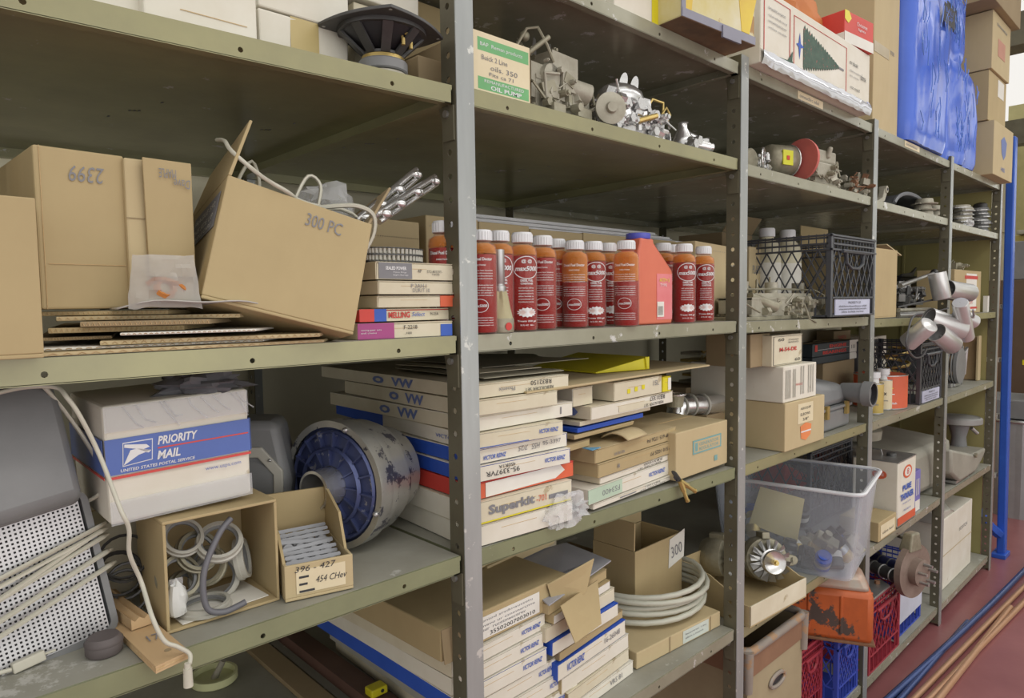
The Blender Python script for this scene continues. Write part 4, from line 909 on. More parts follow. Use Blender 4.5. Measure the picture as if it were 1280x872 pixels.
o=thing('rubber_cup','dark rubber cup-shaped foot under the corner of the grey case','rubber foot',(.188,.062,zC+.0008),0); g=G(); g.lathe([(.018,0),(.0205,.003),(.0205,.017),(.017,.022),(.001,.0225)],22); g.build('foot_body',mat('dark_rubber',(.13,.11,.11),.6),o,smooth=40)
g=G(); g.lathe([(.0208,.013),(.0214,.015),(.0208,.017)],22,caps=False); g.build('rim_ring',MATS['dark_rubber'],o,smooth=40)
# small open carton with seal rings
z=zC+.0008; bw,bd,bh=.150,.13,.147
ob=thing('brown_carton','small open-fronted carton full of metal seal rings, under the postal box','box',(.258,.056,z),-1)
g=G(); t=.004; g.box(0,0,0,bw,bd,t); g.box(0,0,bh-t,bw,bd,bh); g.box(0,0,t,t,bd,bh-t); g.box(bw-t,0,t,bw,bd,bh-t); g.box(t,bd-t,t,bw-t,bd,bh-t); g.build('body',['card'],ob,bev=.001)
o=tag(G().box(0,0,0,.12,.085,.0012).build('instruction_sheet','paper',None,(.278,.060,z+.0048),(0,0,R(4))),'white printed sheet lying in the bottom of the small open carton','paper sheet')
pp=[(.315,.085,.0062,14,.030,.010,0,0,'standing in front on the printed sheet'),(.286,.105,.052,10,.026,.012,60,20,'leaning at the left wall, middle height'),(.345,.13,.03,0,.030,.010,75,-20,'large, upright against the back right'),(.318,.12,.075,0,.026,.010,55,10,'near the top, left of centre'),(.345,.105,.085,0,.027,.011,40,-15,'top right of the heap'),(.300,.130,.020,0,.026,.011,70,30,'at the back left, low'),(.375,.12,.05,0,.026,.012,80,60,'against the right wall'),(.335,.12,.052,0,.024,.010,65,-50,'in the middle of the heap'),(.30,.12,.10,0,.024,.009,50,0,'at the top left corner')]
for i,(x,y,zz,_,r1,hh,tx,tz,lab) in enumerate(pp):
    o=thing('seal_ring','grey metal seal ring in the small open carton, '+lab,'seal ring',(x,y,z+zz+(.0 if tx else 0)),(R(tx),R(0),R(tz)),'seal rings in the small open carton')
    r1*=1.16; hh*=1.15; g=G(); g.lathe([(r1*.82,0),(r1,0),(r1*1.02,hh*.4),(r1*.95,hh*.5),(r1*.95,hh),(r1*.80,hh),(r1*.82,0)],28,caps=False); g.build('outer_band','alud' if i%2 else 'lgrey',o,smooth=30)
    g=G(); g.lathe([(r1*.80,hh*.3),(r1*.70,hh*.35),(r1*.70,hh*.6),(r1*.80,hh*.7)],28,caps=False); g.build('inner_lip','gplas',o,smooth=30)
cable('rubber_hose','dark rubber hose curving down through the seal rings','hose',[(.348,.066,z+.13),(.330,.060,z+.115),(.308,.052,z+.08),(.302,.049,z+.05),(.306,.046,z+.022),(.325,.045,z+.012),(.348,.046,z+.014),(.356,.046,z+.016)],.0042,mat('hose_grey',(.15,.15,.17),.45),n=8,smooth=8)
o=thing('plastic_pouch','white plastic pouch standing inside the left of the small open carton','pouch',(.276,.072,z+.034),(0,0,0)); blob('pouch_film',mat('milky_plastic',(.75,.76,.74),.3),o,(0,0,0),(.013,.010,.026),5,.25); g=G(); g.box(-.008,-.002,.022,.008,.002,.030); g.build('seal_strip','film',o)
# carton of gaskets beside it
S_=[Vector((.408,.036,z)),.098,.052,-14]
ob=carton('brown_carton','small open carton of metal gaskets with 396-427 handwritten on its front',S_,.15,'card2',opened=True,items=[('r','F',.16,.18,.72,.66,'cream'),('t','F','396 - 427',.14,.78,.6,.16,'ink',False,0,.2),('t','F','454 CHev',.44,.40,.46,.18,'ink',False,0,.3),('q','F',.2,.60,.14,.06,'ink'),('q','F',.2,.40,.12,.06,'ink'),('q','F',.2,.2,.22,.06,'ink')])
g=G(); g.hexa([(.0,.008,.05),(.004,.008,.05),(.004,.15,.05),(0,.15,.05),(.0,.05,.085),(.004,.05,.085),(.004,.15,.115),(0,.15,.115)]); g.hexa([(.094,.03,.05),(.098,.03,.05),(.098,.15,.05),(.094,.15,.05),(.094,.06,.10),(.098,.06,.10),(.098,.15,.125),(.094,.15,.125)]); g.box(0,.146,.05,.098,.15,.12); g.build('raised_side_walls','card',ob)
for i in range(9):
    yy=.018+.0125*i; o=tag(None or thing('metal_gasket','','gasket',ob.location+Euler((0,0,R(-14))).to_matrix()@Vector((.049,yy,.030+.003*i)),(R(62+J(6)),R(J(5)),R(-14+J(6))),'grey gaskets in the small carton'),['foremost','second','third','fourth','middle','sixth','seventh','eighth','hindmost'][i]+' thin grey gasket from the front, in the carton marked 396-427','gasket')
    g=G(); 
    for k in range(4): g.lathe([(.0065,0),(.0085,0),(.0085,.0008),(.0065,.0008)],14,0,(-.027+.018*k,0,0))
    g.prism(rr(-.040,-.016,.040,-.0085,.003),0,.0008,0,'z'); g.prism(rr(-.040,.0085,.040,.014,.002),0,.0008,0,'z'); g.build('gasket_plate',mat('gasket_grey',(.36,.37,.40),.45,.4),o)
# postal box, on top of the small open carton
zp=z+.147+.001; w5,h5,d5=.178,.150,.165
post_=thing('postal_box','white postal carton with a wide blue band, on the small open carton','box',(.205,.075,zp+.003),(R(1.5),R(-1.6),R(1)))
g=G(); c=[(0,0,0),(w5,0,0),(w5,d5,0),(0,d5,0),(-.001,-.002,h5),(w5+.002,0,h5),(w5,d5,h5),(0,d5,h5)]; g.hexa(c); g.build('body','white',post_,bev=.004)
ub=mat('postal_blue',(.10,.17,.50),.35,0,(.08,.14,.42)); ur=mat('postal_red',(.72,.08,.07),.4)
prints(post_,(w5,d5,h5),[('q','F',-.005,.42,1.01,.30,ub),('q','F',-.005,.385,1.01,.022,ur),('q','L',0,.42,1.003,.30,ub),('q','L',0,.385,1.003,.022,ur),
 ('q','R',0,.42,1,.30,ub),('t','F','PRIORITY',.33,.615,.28,.075,'whiteink',False,.03,.25),('q','F',.33,.583,.66,.012,ur),('t','F','MAIL',.32,.49,.16,.075,'whiteink',False,.03,.25),('t','F','UNITED STATES POSTAL SERVICE',.08,.436,.50,.026,'whiteink',False,.02,.15),
 ('t','F','www.usps.com',.65,.30,.27,.034,ub),('p','F',[(.095,.48),(.105,.68),(.30,.68),(.29,.50)],0,0,0,'whiteink')],lift=.0022)
g=G(); g.T=FM('F',w5,d5,h5)@Matrix.Translation((0,0,.0034)); fx=lambda a,b:(a*w5,b*h5)
g.prism([fx(.10,.487),fx(.11,.672),fx(.294,.672),fx(.284,.507)],-.0001,.0003,0,'z'); g.build('emblem_ground',ub,post_)
g=G(); g.T=FM('F',w5,d5,h5)@Matrix.Translation((0,0,.0040)); g.prism([fx(.115,.665),fx(.20,.650),fx(.255,.640),fx(.275,.615),fx(.23,.60),fx(.17,.62),fx(.112,.64)],0,.0003,0,'z'); g.prism([fx(.10,.49),fx(.20,.56),fx(.285,.585),fx(.265,.565),fx(.19,.615),fx(.15,.61)],0,.0003,0,'z'); g.build('eagle_emblem','whiteink',post_)
g=G()
for k in range(9): x0=.02+J(.01)+k*.018; g.tube([(x0,-.004,h5*.98),(x0+.01+J(.01),-.0045,h5*(.88+J(.05))),(x0+.022,-.004,h5*(.80+J(.06)))],.0012,4)
g.box(.0,-.0042,h5*.78,w5,-.0035,h5*.99); g.box(0,-.0042,.0,w5,-.0035,h5*.2); g.build('shipping_tape',P['film'],post_)
o=thing('dark_plastic_bag','dark crumpled plastic bag lying on top of the postal box','plastic bag',(.33,.11,zp+h5+.016),0); blob('bag_film','dbag',o,(0,0,0),(.055,.04,.018),12,.5,n=28,sharp=3)
o=thing('wire_bundle','loose bundle of dark wire under the postal box, left of the small open carton','wire',(.236,.17,z+.02),0); g=G()
for k in range(5): g.torus((J(.008),J(.01),.01+k*.012),.028+J(.005),.0022,18,5,rot=Euler((R(60+J(25)),R(J(30)),0)))
g.build('wire_loops','brass' if 0 else 'dsteel',o)
cc=[Vector((.20,.24,z)),.16,.11,0]; carton('brown_carton','pale wooden-looking carton behind the grey case and the small open carton',cc,.16,'offw')
# grey speaker with octagon ring, behind the postal box
o=thing('round_speaker','dark grey speaker box with an ivory octagonal ring, behind the postal box','speaker',(.452,.262,z),(0,0,R(-34)))
g=G(); g.prism([(-.06,0),(.055,0),(.07,.12),(.05,.225),(-.05,.23),(-.075,.12)],0,.10,0,'y'); g.build('cabinet','gplas',o,bev=.014,smooth=50)
g=G(); q=[(.062*math.cos(R(a))*1.0,.115+.075*math.sin(R(a))) for a in range(22,382,45)]; q2=[(.045*math.cos(R(a)),.115+.056*math.sin(R(a))) for a in range(22,382,45)]
n=8; vs=[(x,-.006,zz) for x,zz in q]+[(x,-.006,zz) for x,zz in q2]+[(x,.002,zz) for x,zz in q]+[(x,.002,zz) for x,zz in q2]; g.add(vs,[f for i in range(n) for f in ((i,(i+1)%n,n+(i+1)%n,n+i),(i,2*n+i,2*n+(i+1)%n,(i+1)%n),(n+i,n+(i+1)%n,3*n+(i+1)%n,3*n+i))]); g.build('octagon_ring','lgrey',o,bev=.002)
g=G(); g.lathe([(.001,-.001),(.03,.0),(.046,-.003)],24,0,(0,0,.115),'y'); g.T=Matrix(); g.build('speaker_cloth','gplas',o,smooth=40)
g=G(); [g.sphere((.053*math.cos(R(a)),-.007,.115+.066*math.sin(R(a))),.003,8) for a in (45,135,225,315)]; g.build('screws','steel',o)
# torque converter
o=thing('torque_converter','blue and silver finned torque converter lying on its side by the gasket boxes','torque converter',(.574,.185,zC+.1135),(0,0,R(16)))
bl=mat('converter_blue',(.095,.12,.29),.4,.35,(.07,.09,.20),9,.4,chips=(.32,.33,.38),chip_amt=.60,chip_scale=40)
sv=mat('scuffed_silver',(.58,.58,.55),.34,.6,(.40,.40,.37),9,.4,.15,60,chips=(.10,.10,.13),chip_amt=.57,chip_scale=26)
Rr=.1115; q=G()
q.lathe([(.034,-.012),(Rr*.93,.0),(Rr*.93,.004)],48,0,(0,0,0),'x',caps=False); 
q.lathe([(Rr*.80,-.008),(Rr*.83,-.012),(Rr*.86,-.008)],48,0,(0,0,0),'x',caps=False); q.lathe([(Rr*.55,-.012),(Rr*.58,-.018),(Rr*.61,-.012)],48,0,(0,0,0),'x',caps=False)
for k in range(16):
    q.T=Matrix.Rotation(R(22.5*k+5),4,'X'); q.box(-.014,-.0015,Rr*.60,-.001,.0015,Rr*.84)
for k in range(12):
    q.T=Matrix.Rotation(R(30*k),4,'X'); q.box(-.016,-.0012,.036,-.006,.0012,Rr*.56)
q.build('finned_face',bl,o,smooth=35)
g=G(); g.lathe([(Rr*.90,-.010),(Rr,-.010),(Rr,.020),(Rr*.97,.024)],56,0,(0,0,0),'x',caps=False); g.build('flange_ring',sv,o,smooth=40)
g=G(); g.lathe([(Rr*.97,.024),(Rr*.95,.040),(Rr*.92,.046),(Rr*.92,.068),(Rr*.86,.085),(Rr*.72,.095),(Rr*.72,.130),(Rr*.66,.138),(.001,.14)],56,0,(0,0,0),'x'); g.build('shell_body',sv,o,smooth=35)
g=G(); g.lathe([(.0335,-.010),(.0335,-.052),(.029,-.053),(.028,.0),(.001,.0)],36,0,(0,0,0),'x',caps=False); g.build('hub_collar','alub',o,smooth=40)
for a in (20,110,200,290): g=G(); g.T=Matrix.Rotation(R(a),4,'X'); g.sphere((-.012,0,Rr*.94),.005,8); g.build('flange_bolt','steel',o)
# ================================================================ gasket boxes, first stack (behind the first post)
VB=('t','F','VICTOR REINZ',.72,.35,.22,.3,'blueink',False,.02,.35)
bp=mat('faded_blue_print',(.16,.22,.48),.6)
side=[('t','L','VW',.55,.15,.14,.7,bp,False,.04),('t','L','O',.42,.2,.08,.6,bp,False,.06)]
z=Z('C',1)+.001
rows=[(588,716,659,0,-1,.50,('white','white','offw'),'plain white gasket box wrapped in clear film, lowest in the stack beside the first post',[]),
 (588,715,630,-.004,0,.47,('offw','white','offw'),'kit box with yellowed label and grey lettering, second up in the first stack',[('q','F',.02,.02,.96,.06,'yellow'),('t','F','Superkit',.16,.22,.44,.55,'grayink',False,.04),('t','F','-701',.62,.35,.1,.3,'redor'),('q','F',.75,.35,.2,.2,'grayink')]),
 (588,717,605,.004,1,.46,('redor','red','red'),'red-orange gasket box with a torn white front label, third up in the first stack',[('p','F',[(.13,.04),(.13,.9),(.5,.92),(.85,.97),(.9,.55),(.8,.15),(.5,.1)],0,0,0,'paper')]),
 (588,713,584,0,-1,.50,('white','blue','white'),'white gasket box with large upside-down numbers, blue side, fourth up in the first stack',[('t','F','95-3397VR',.14,.22,.32,.32,'ink',True),('t','F','4S0R1A',.26,.6,.16,.22,'ink',True),VB,('q','L',.0,.9,1,.06,'white')]),
 (588,709,563,.003,1,.47,('white','blue','white'),'gasket box with pen handwriting across its front, fifth up in the first stack',[('t','F','VICTOR REINZ',.12,.2,.22,.3,'blueink',False,.02,.35),('t','F','7/25',.46,.35,.10,.35,'grayink',True,0,.3),('t','F','H55',.60,.3,.09,.4,'grayink',True,0,.3),('t','F','95-3397',.72,.42,.2,.3,'grayink')]),
 (588,704,543,-.002,-2,.54,('offw','white','offw'),'pale gasket box with thin blue foot line, sixth up in the first stack',[('q','F',.0,.02,.6,.05,'blueink'),VB,('q','L',0,0.0,.42,.98,'blue'),('t','L','VICTOR',.80,.35,.12,.25,'blueink')]),
 (588,716,521,.004,2,.50,('white','offw','white'),'white gasket box with a torn top edge, seventh up in the first stack',side+[('q','F',.86,.25,.012,.5,'grayink')]),
 (588,697,501,-.003,0,.46,('offw','offw','offw'),'short yellowed gasket box, eighth up in the first stack',side),
 (588,711,481,.002,1,.56,('offw','offw','offw'),'gasket box with an upside-down bold stamp, topmost of the first stack',[('t','F','RB32150',.58,.5,.22,.35,'ink',True),('t','F','REBUILDER SET',.52,.08,.3,.25,'ink',True),('t','F','Phoenix',.26,.3,.16,.3,'grayink',True)]+side)]
z1=stack(rows,z,.012,-3,.5,'gasket set boxes in the first stack')
# loose dark gasket sheets on the first stack
for k,(px0,px1,lab) in enumerate([(605,700,'lowest dark gasket sheet on the first stack, with wavy edge'),(600,668,'middle dark gasket sheet on the first stack'),(603,720,'top dark gasket sheet on the first stack, curling up')]):
    x0=xat(px0,.03+.05*k,z1); x1=xat(px1,.03+.05*k,z1)
    g=G(); L=x1-x0
    def fn(u,v): return (u*L*(1+.1*math.sin(v*9+k)),v*.30,.002+.003*math.sin(u*5+k)*math.sin(v*4)*.8+.002)
    g.grid(fn,14,10); ob=g.build('gasket_sheet',mat('gasket_sheet_grey',(.40,.37,.28),.6,0,(.26,.24,.18)) if k!=1 else 'offw',None,(x0,.03+.05*k,z1+.0035*k+.002),(0,0,R(-3)),solid=.0012); tag(ob,lab,'gasket sheet')
# clear film wrap over the end of the first stack
o=thing('shrink_wrap','crumpled clear shrink wrap over the right front end of the first stack','plastic wrap',at(712,640,-.004),0); blob('wrap_film','film',o,(-.012,0,.004),(.050,.020,.034),17,.55,n=30,sharp=3.2)
# ================================================================ second stack
z=Z('C',1)+.001
rows=[(742,840,636,.0,4,.42,('white','white','white'),'white gasket box stamped with small black text, lowest of the second stack',[('t','F','RB31001',.62,.55,.2,.3,'ink',True),('t','F','REBUILDER SET',.55,.15,.34,.2,'ink',True),('q','F',.3,.3,.2,.2,'grayink')]),
 (735,836,612,-.002,5,.42,('white','white','white'),'white gasket box with green-tinted label, second up in the second stack',[('q','F',0,.05,.38,.9,mat('pale_green_label',(.55,.70,.55),.6)),('t','F','FS3400',.15,.3,.2,.35,'grayink',True),VB]),
 (750,836,597,.004,5,.40,('white','offw','white'),'white gasket box with upside-down black stamp, third up in the second stack',[('t','F','RB31000',.6,.5,.28,.35,'ink',True),('t','F','REBUILDER SET',.5,.1,.36,.25,'ink',True)]),
 (748,849,580,.0,5,.30,('card','card','card2'),'brown gasket carton with black stamped numbers, lower of the two in the second stack',[('t','F','HP 510 1025 P7',.60,.35,.3,.3,'ink',True),('t','F','8',.2,.3,.03,.3,'grayink')]),
 (744,845,562,.002,5,.30,('card','card','card2'),'brown gasket carton with a torn lid, upper of the two in the second stack',[('t','F','HP 615 1726 P4',.60,.35,.3,.3,'ink',True),('t','F','REORDER',.2,.2,.12,.2,'grayink',True)])]
z2=stack(rows,z,.006,0,.42,'boxes in the second stack')
# torn cardboard and papers on it
def curl(name,label,loc,w,d,r,m,cat,rz,arc=70,th=.003):
    g=G()
    def fn(u,v): a=R(arc)*(v-.5); return (u*w,r*math.sin(a)+d/2,r*(math.cos(a)-math.cos(R(arc)/2))+.001)
    g.grid(fn,4,10); ob=g.build(name,m,None,loc,(0,0,R(rz)),solid=-th,smooth=40); return tag(ob,label,cat)
p=at(722,560,.02); o=flatbox('open brown gasket carton with a crumpled lid, on the two stamped brown cartons',[Vector((xat(710,.02,z2),.03,z2)),.09,.016,6],.25,'card','card','card3',None,[],'gasket_carton')
curl('cardboard_curl','curled piece of tan cardboard on top of the stamped brown cartons',(xat(782,.0,z2)+.004,.005,z2+.003),.085,.05,.05,'card2','cardboard',8,80)
g=G(); g.prism([(0,0),(.035,.006),(.005,.03)],0,.0015,0,'z'); tag(g.build('blue_paper_scrap',mat('light_blue_paper',(.15,.40,.62),.6),None,(xat(740,.0,z2),.0,z2+.0015)),'small light blue paper corner among the torn brown cardboard','paper scrap')
zz=z2+.022
for k,(a,b,m,lab) in enumerate([(718,800,'card','corrugated sheet with orange edge, lower of the sheets in the second stack'),(722,812,'blue','blue-edged folder in the middle of the second stack'),(725,822,'offw','yellowed folder with ragged edge above the blue-edged folder')]):
    S_=[Vector((xat(a,.03,zz),.03,zz)),xat(b,.03,zz)-xat(a,.03,zz),.006,4]; g=G(); g.hexa([(0,0,0),(S_[1],J(.004),0),(S_[1],.25,0),(0,.25,0),(0,0,.009),(S_[1],0,.009+.001*k),(S_[1],.25,.009),(0,.25,.009)])
    ob=g.build('paper_folder',m,None,S_[0],(0,0,R(4)),bev=.001); tag(ob,lab,'folder'); zz+=.0125
S_=spot(739,841,497,zz,.012,4); S_[2]=min(.028,max(.014,S_[2])); flatbox('white gasket box with upside-down stamp and blue-printed side, above the folders',S_,.36,'white','offw','offw',None,[('q','F',.3,.1,.4,.5,'offw'),('t','F','RB31337',.68,.5,.2,.4,'ink',True),('t','F','REBUILDER SET',.6,.1,.26,.25,'ink',True),('t','L','O',.75,.1,.16,.8,bp,False,.06)]); zz+=S_[2]+.001
S_=[Vector((xat(768,.016,zz),.016,zz)),xat(832,.016,zz)-xat(768,.016,zz),max(.014,at(770,478,.016).z-zz),3]; flatbox('cream gasket box with a slanted paper label, right half of the layer under the cardboard',S_,.30,'offw','offw','offw',None,[('q','F',.25,.3,.06,.25,'yellow'),('q','F',.4,.35,.06,.25,'yellow'),('q','F',.55,.4,.06,.25,'yellow'),('t','F','1SL',.8,.5,.12,.3,'grayink')]); hh=S_[2]
S2=[Vector((xat(716,.03,zz),.03,zz)),.066,hh*.95,3]; flatbox('dim grey gasket box, left half of the layer under the cardboard',S2,.30,'offw','lgrey','offw')
S3=[S_[0]+Vector((S_[1]+.004,.01,0)),.035,hh*.9,3]; flatbox('yellow plastic folder end beside the cream gasket box',S3,.25,'yellow','yellow','yellow',None,[('q','F',.6,.1,.38,.8,'paper')],'yellow_folder','folder')
zz+=hh+.001
# big flat card across
x0=xat(652,-.0,zz); x1=xat(887,.03,zz); yc=.012
for k,(a,b,lab) in enumerate([(0,.80,'lower corrugated card sheet across the top of the second stack'),(.02,1.0,'wide upper corrugated card sheet across the top of the second stack')]):
    g=G(); L=x1-x0; g.prism([(L*a,0),(L*b,.03),(L*b+.03,.22),(L*a+.08,.30)],0,.0035,0,'z'); ob=g.build('card_sheet',['card2'],None,(x0,yc-.012*k,zz+.0045*k)); tag(ob,lab,'card sheet')
    for ch in ():pass
zy=zz+.0095
g=G(); L=.16; pts=[(0,0,0),(L,-.02,0),(L+.03,.18,0),(.02,.2,0)]; g.hexa([(0,0,0),(L,-.03,0),(L,.2,0),(0,.2,0),(0,0,.003),(L,-.03,.030),(L*1.05,.2,.030),(0,.2,.006)]); ob=g.build('folder_cover','yellow',thing('yellow_folder','bright yellow plastic folder lying on the wide card sheet','folder',(xat(745,.10,zy),.10,zy),0),bev=.002)
g=G(); g.tube([(L*.93,-.03,.002),(L*.90,-.03,.030)],.002,5); g.build('folder_binding','yellow',ob.parent)
# carton with blue printed mark, right end of the shelf
S_=spot(845,909,542,Z('C',1)+.0,.012,2); S_[1]=min(S_[1],XS[2]-.012-S_[0].x)
carton('brown_carton','small yellowed carton with a blue printed rectangle, left of the second post',S_,.2,'card2',items=[('q','F',.30,.44,.56,.30,mat('teal_print',(.22,.42,.42),.7)),('q','F',.325,.475,.51,.23,'card2'),('t','F','GENERATOR',.42,.60,.38,.07,MATS['teal_print']),('t','F','REGULATOR',.42,.50,.38,.07,MATS['teal_print']),('q','F',.34,.5,.05,.18,MATS['teal_print']),('q','F',.72,.16,.06,.12,MATS['teal_print'])])
# hoses with brass ends hanging over the edge
for k,(a,b,c_,lab) in enumerate([((833,580),(850,603),(874,617),'upper black hose with brass fitting hanging over the shelf edge'),((835,600),(850,615),(862,633),'lower blue-black hose with brass fitting hanging over the shelf edge')]):
    A=at(*a,.05); B=at(*b,-.008); C_=at(*c_,-.02); A.z=max(A.z,Z('C',1)+.012); B.z=max(B.z,Z('C',1)+.008); C_=B+(C_-B)*.8
    o=thing('brake_hose',lab,'hose',A,0); g=G(); g.tube(spline([(0,.05,0),(0,0,0),(B-A)]),.0052,8); g.build('rubber_hose','black' if k==0 else mat('blue_black_rubber',(.05,.05,.12),.4),o,smooth=50)
    g=G(); d_=(C_-B); g.cyl(B-A,B-A+d_*.5,.0062,n=6); g.cyl(B-A+d_*.5,B-A+d_*.9,.0045,n=10); g.cyl(B-A+d_*.9,C_-A,.0055,n=6); g.build('brass_fitting','brass',o)
# brass-coloured parts and wire-mesh filter behind
z=Z('C',1)
o=thing('wire_mesh_filter','grey wire mesh oil strainer on end behind the second stack','filter',(xat(843,.14,1.2),.14,z2+.012),0); o.location.z=z2+.02
g=G(); g.cyl((0,0,0),(0,0,.03),.022,.026,20); g.build('mesh_cup','alud',o); g=G(); g.torus((0,0,.032),.028,.003); g.tube([(.028,0,.03),(.03,0,.0),(.03,.0,-.02)],.002,5); g.build('wire_rim','alub',o)
xx=xat(893,.16,1.3)
base=carton('brown_carton','dark brown carton behind the yellowed carton, holding up the brass parts',[Vector((xat(858,.30,z),.30,z)),.14,.15,0],.2,'card3')
zz=z+.152
for k in range(5):
    o=thing('brass_carburetor_plate',['lowest','second','middle','fourth','topmost'][k]+' yellowish carburetor plate in the stack behind the yellowed carton','carburetor plate',(xat(876,.31,zz)+J(.006),.315+J(.006),zz),J(8),'carburetor plates beside the second post')
    g=G(); g.prism(rr(0,0,.10,.08,.012),0,.008,0,'z'); g.build('plate','brass' if k%2 else 'zinc',o); g=G(); greeble(g,(0,0,.008,.09,.01,.014),9,k+60,smin=.004,smax=.011); g.build('studs','brass',o); zz+=.0235
# silver pipe elbow through the bay divider
o=thing('silver_duct_pipe','ribbed silver duct pipe with a round end, lying behind the second post','pipe',(xat(872,.17,1.2),.235,z+.113),0)
pts=[(-.01,.0,-.02),(.0,.0,.0),(.03,-.01,.004),(.10,-.03,0),(.17,-.04,-.004),(.21,-.055,-.008)]
g=G(); g.tube(spline(pts,5),.028,18); g.build('pipe_tube','alub',o,smooth=50)
g=G(); [g.torus(p,.030,.0045,24,8,rot=Euler((0,R(90),R(-12)))) for p in [(.01,-.002,.002),(.045,-.012,.004),(.09,-.026,.001)]]; g.build('ribs','lgrey',o,smooth=50)
g=G(); g.sphere((.225,-.06,-.01),.036,18,0,(.7,1,1)); g.build('round_end','alub',o,smooth=50)
tag(G().box(0,0,0,.2,.10,.084).build('box',P['card3'],None,(xat(880,.2,z)-.01,.185,z+.0005),bev=.002),'brown carton under the silver duct pipe, hidden behind the yellowed carton','box'); COL.objects[-1].name='pipe_support_carton'
# ================================================================ level B, bays beyond the second post
z=Z('B',2,1.9)
p=at(925,372,.16); o=thing('exhaust_bend','dark rusty curved pipe just left of the second post','pipe',(p.x-.02,.20,Z('B',1)+.021),0)
g=G(); g.tube(spline([(0,0,0),(.03,-.02,.0),(.06,-.04,.02),(.05,-.05,.06),(.02,-.05,.07)],6),.0125,12); g.build('bent_tube','pdark',o,smooth=50)
g=G(); g.sphere((-.0,-.0,.02),.032,14,0,(1,1,1.1)); g.build('rusty_body',mat('pale_rust',(.42,.34,.27),.7,.1,(.28,.2,.15),14,.4,.3,50),o,smooth=50)
S_=spot(938,1034,371,z,.03,0)
o=carb('carburetor','long dusty grey four-barrel carburetor between the second post and the black crate',(S_[0].x,.035,z+.0005),0,S_[1],.12,S_[2]*1.75,3,51,'zinc','alud')
pc=[q for q in COL.objects if q.name.startswith('carburetor') and q.type=='EMPTY'][-1]
g=G(); g.cyl((S_[1]*.12,.03,S_[2]*1.0),(S_[1]*.30,-.0,S_[2]*.55),.014,.017); g.cyl((S_[1]*.48,.06,S_[2]),(S_[1]*.48,.06,S_[2]*1.9),.003); g.cyl((S_[1]*.32,.06,S_[2]),(S_[1]*.32,.06,S_[2]*1.75),.004); g.cyl((S_[1]*.85,.06,S_[2]*.9),(S_[1]*.85,.06,S_[2]*1.35),.012,.007); g.build('upright_studs','alud',pc,smooth=40)
g=G(); greeble(g,(S_[1]*.35,-.022,.0,S_[1]*.7,-.004,.045),22,91,smin=.005,smax=.013); g.tube([(S_[1]*.6,-.02,.04),(S_[1]*.62,-.03,.0),(S_[1]*.7,-.034,-.012)],.003,5); g.build('chain_linkage','alud',pc)
# black milk crate
S_=spot(1038,1094,296,z,.012,0); w_=xat(1094,.012,z)-xat(1037,.012,z)
S_=[Vector((xat(1036,.02,z),.02,Z('B',2)))]
w_=min(.37,XS[3]-.014+.06-S_[0].x); h_=at(1037,292,-.022).z-z
mc=milk_crate('milk_crate','black milk crate with a pale name plate, on the middle shelf by the third post',(xat(1038,-.022,1.43),-.022,Z('B',2)+.001),0,2.505-xat(1038,-.022,1.43),.33,h_,'crate',None,True)
cx=mc.location.x
# things in the crate
def jug(px,Y,zz,label,h=.235):
    x=px; o=thing('additive_jug',label,'bottle',(x,Y,zz),0)
    g=G(); g.lathe([(.042,0),(.045,.004),(.045,h*.72),(.040,h*.80),(.022,h*.88),(.020,h*.91)],22); g.build('jug_body',mat('ivory_plastic',(.72,.68,.50),.4),o,smooth=45)
    g=G(); g.lathe([(.024,h*.90),(.026,h*.905),(.026,h*.985),(.023,h)],20); g.build('screw_cap',capm,o,smooth=45)
    g=G(); g.lathe([(.0456,h*.2),(.0456,h*.6)],22,caps=False); g.build('label','paper',o,smooth=45)
jug(cx+.075,.22,Z('B',2)+.006,'white-capped ivory bottle standing in the black crate, left of the pair',h_+.035)
jug(cx+.185,.20,Z('B',2)+.006,'white-capped ivory bottle standing in the black crate, right of the pair',h_+.035)
o=thing('white_bowl','upturned white plastic bowl behind the left rim of the black crate','bowl',(cx-.03,.45,Z('B',2)+.21),0)
g=G(); g.lathe([(.052,0),(.050,.012),(.035,.030),(.016,.036),(.001,.036)],24); g.build('bowl_shell','paper',o,smooth=50); g=G(); g.torus((0,0,.001),.052,.003); g.build('bowl_rim','paper',o,smooth=50)
carton('brown_carton','brown carton behind the black crate, under the white bowl',[Vector((cx-.11,.40,Z('B',2))),.18,.208,0],.2,'card3')
carton('brown_carton','wide brown carton at the back behind the black crate and third post',[Vector((cx+.10,.40,Z('B',2))),.22,.30,0],.18,'card3',opened=True,flaps=[('F',35,.07)])
# tall carton right of the crate
S_=spot(1103,1120,330,Z('B',3,2.6),.01,0)
xa=XS[3]+.045; ha=at(1103,330,.01).z-Z('B',3)
carton('brown_carton','narrow tall carton right of the black crate, flap hanging open to the right',[Vector((xa,.012,Z('B',3))),xat(1120,.012,1.42)-xa,.25,0],.26,'card',opened=True,flaps=[('B',0,.10)],items=[('t','F',scrawl(5,5),.45,.2,.03,.01,'grayink')])
o=tag(G().hexa([(0,0,0),(.17,.0,-.012),(.17,.12,-.012),(0,.12,0),(0,0,.004),(.17,0,-.008),(.17,.12,-.008),(0,.12,.004)]).build('cardboard_flap','card2',None,(xat(1108,.05,1.6),.05,Z('B',3)+.275),(0,R(8),0)),'loose cardboard sheet lying across the narrow tall carton','cardboard')
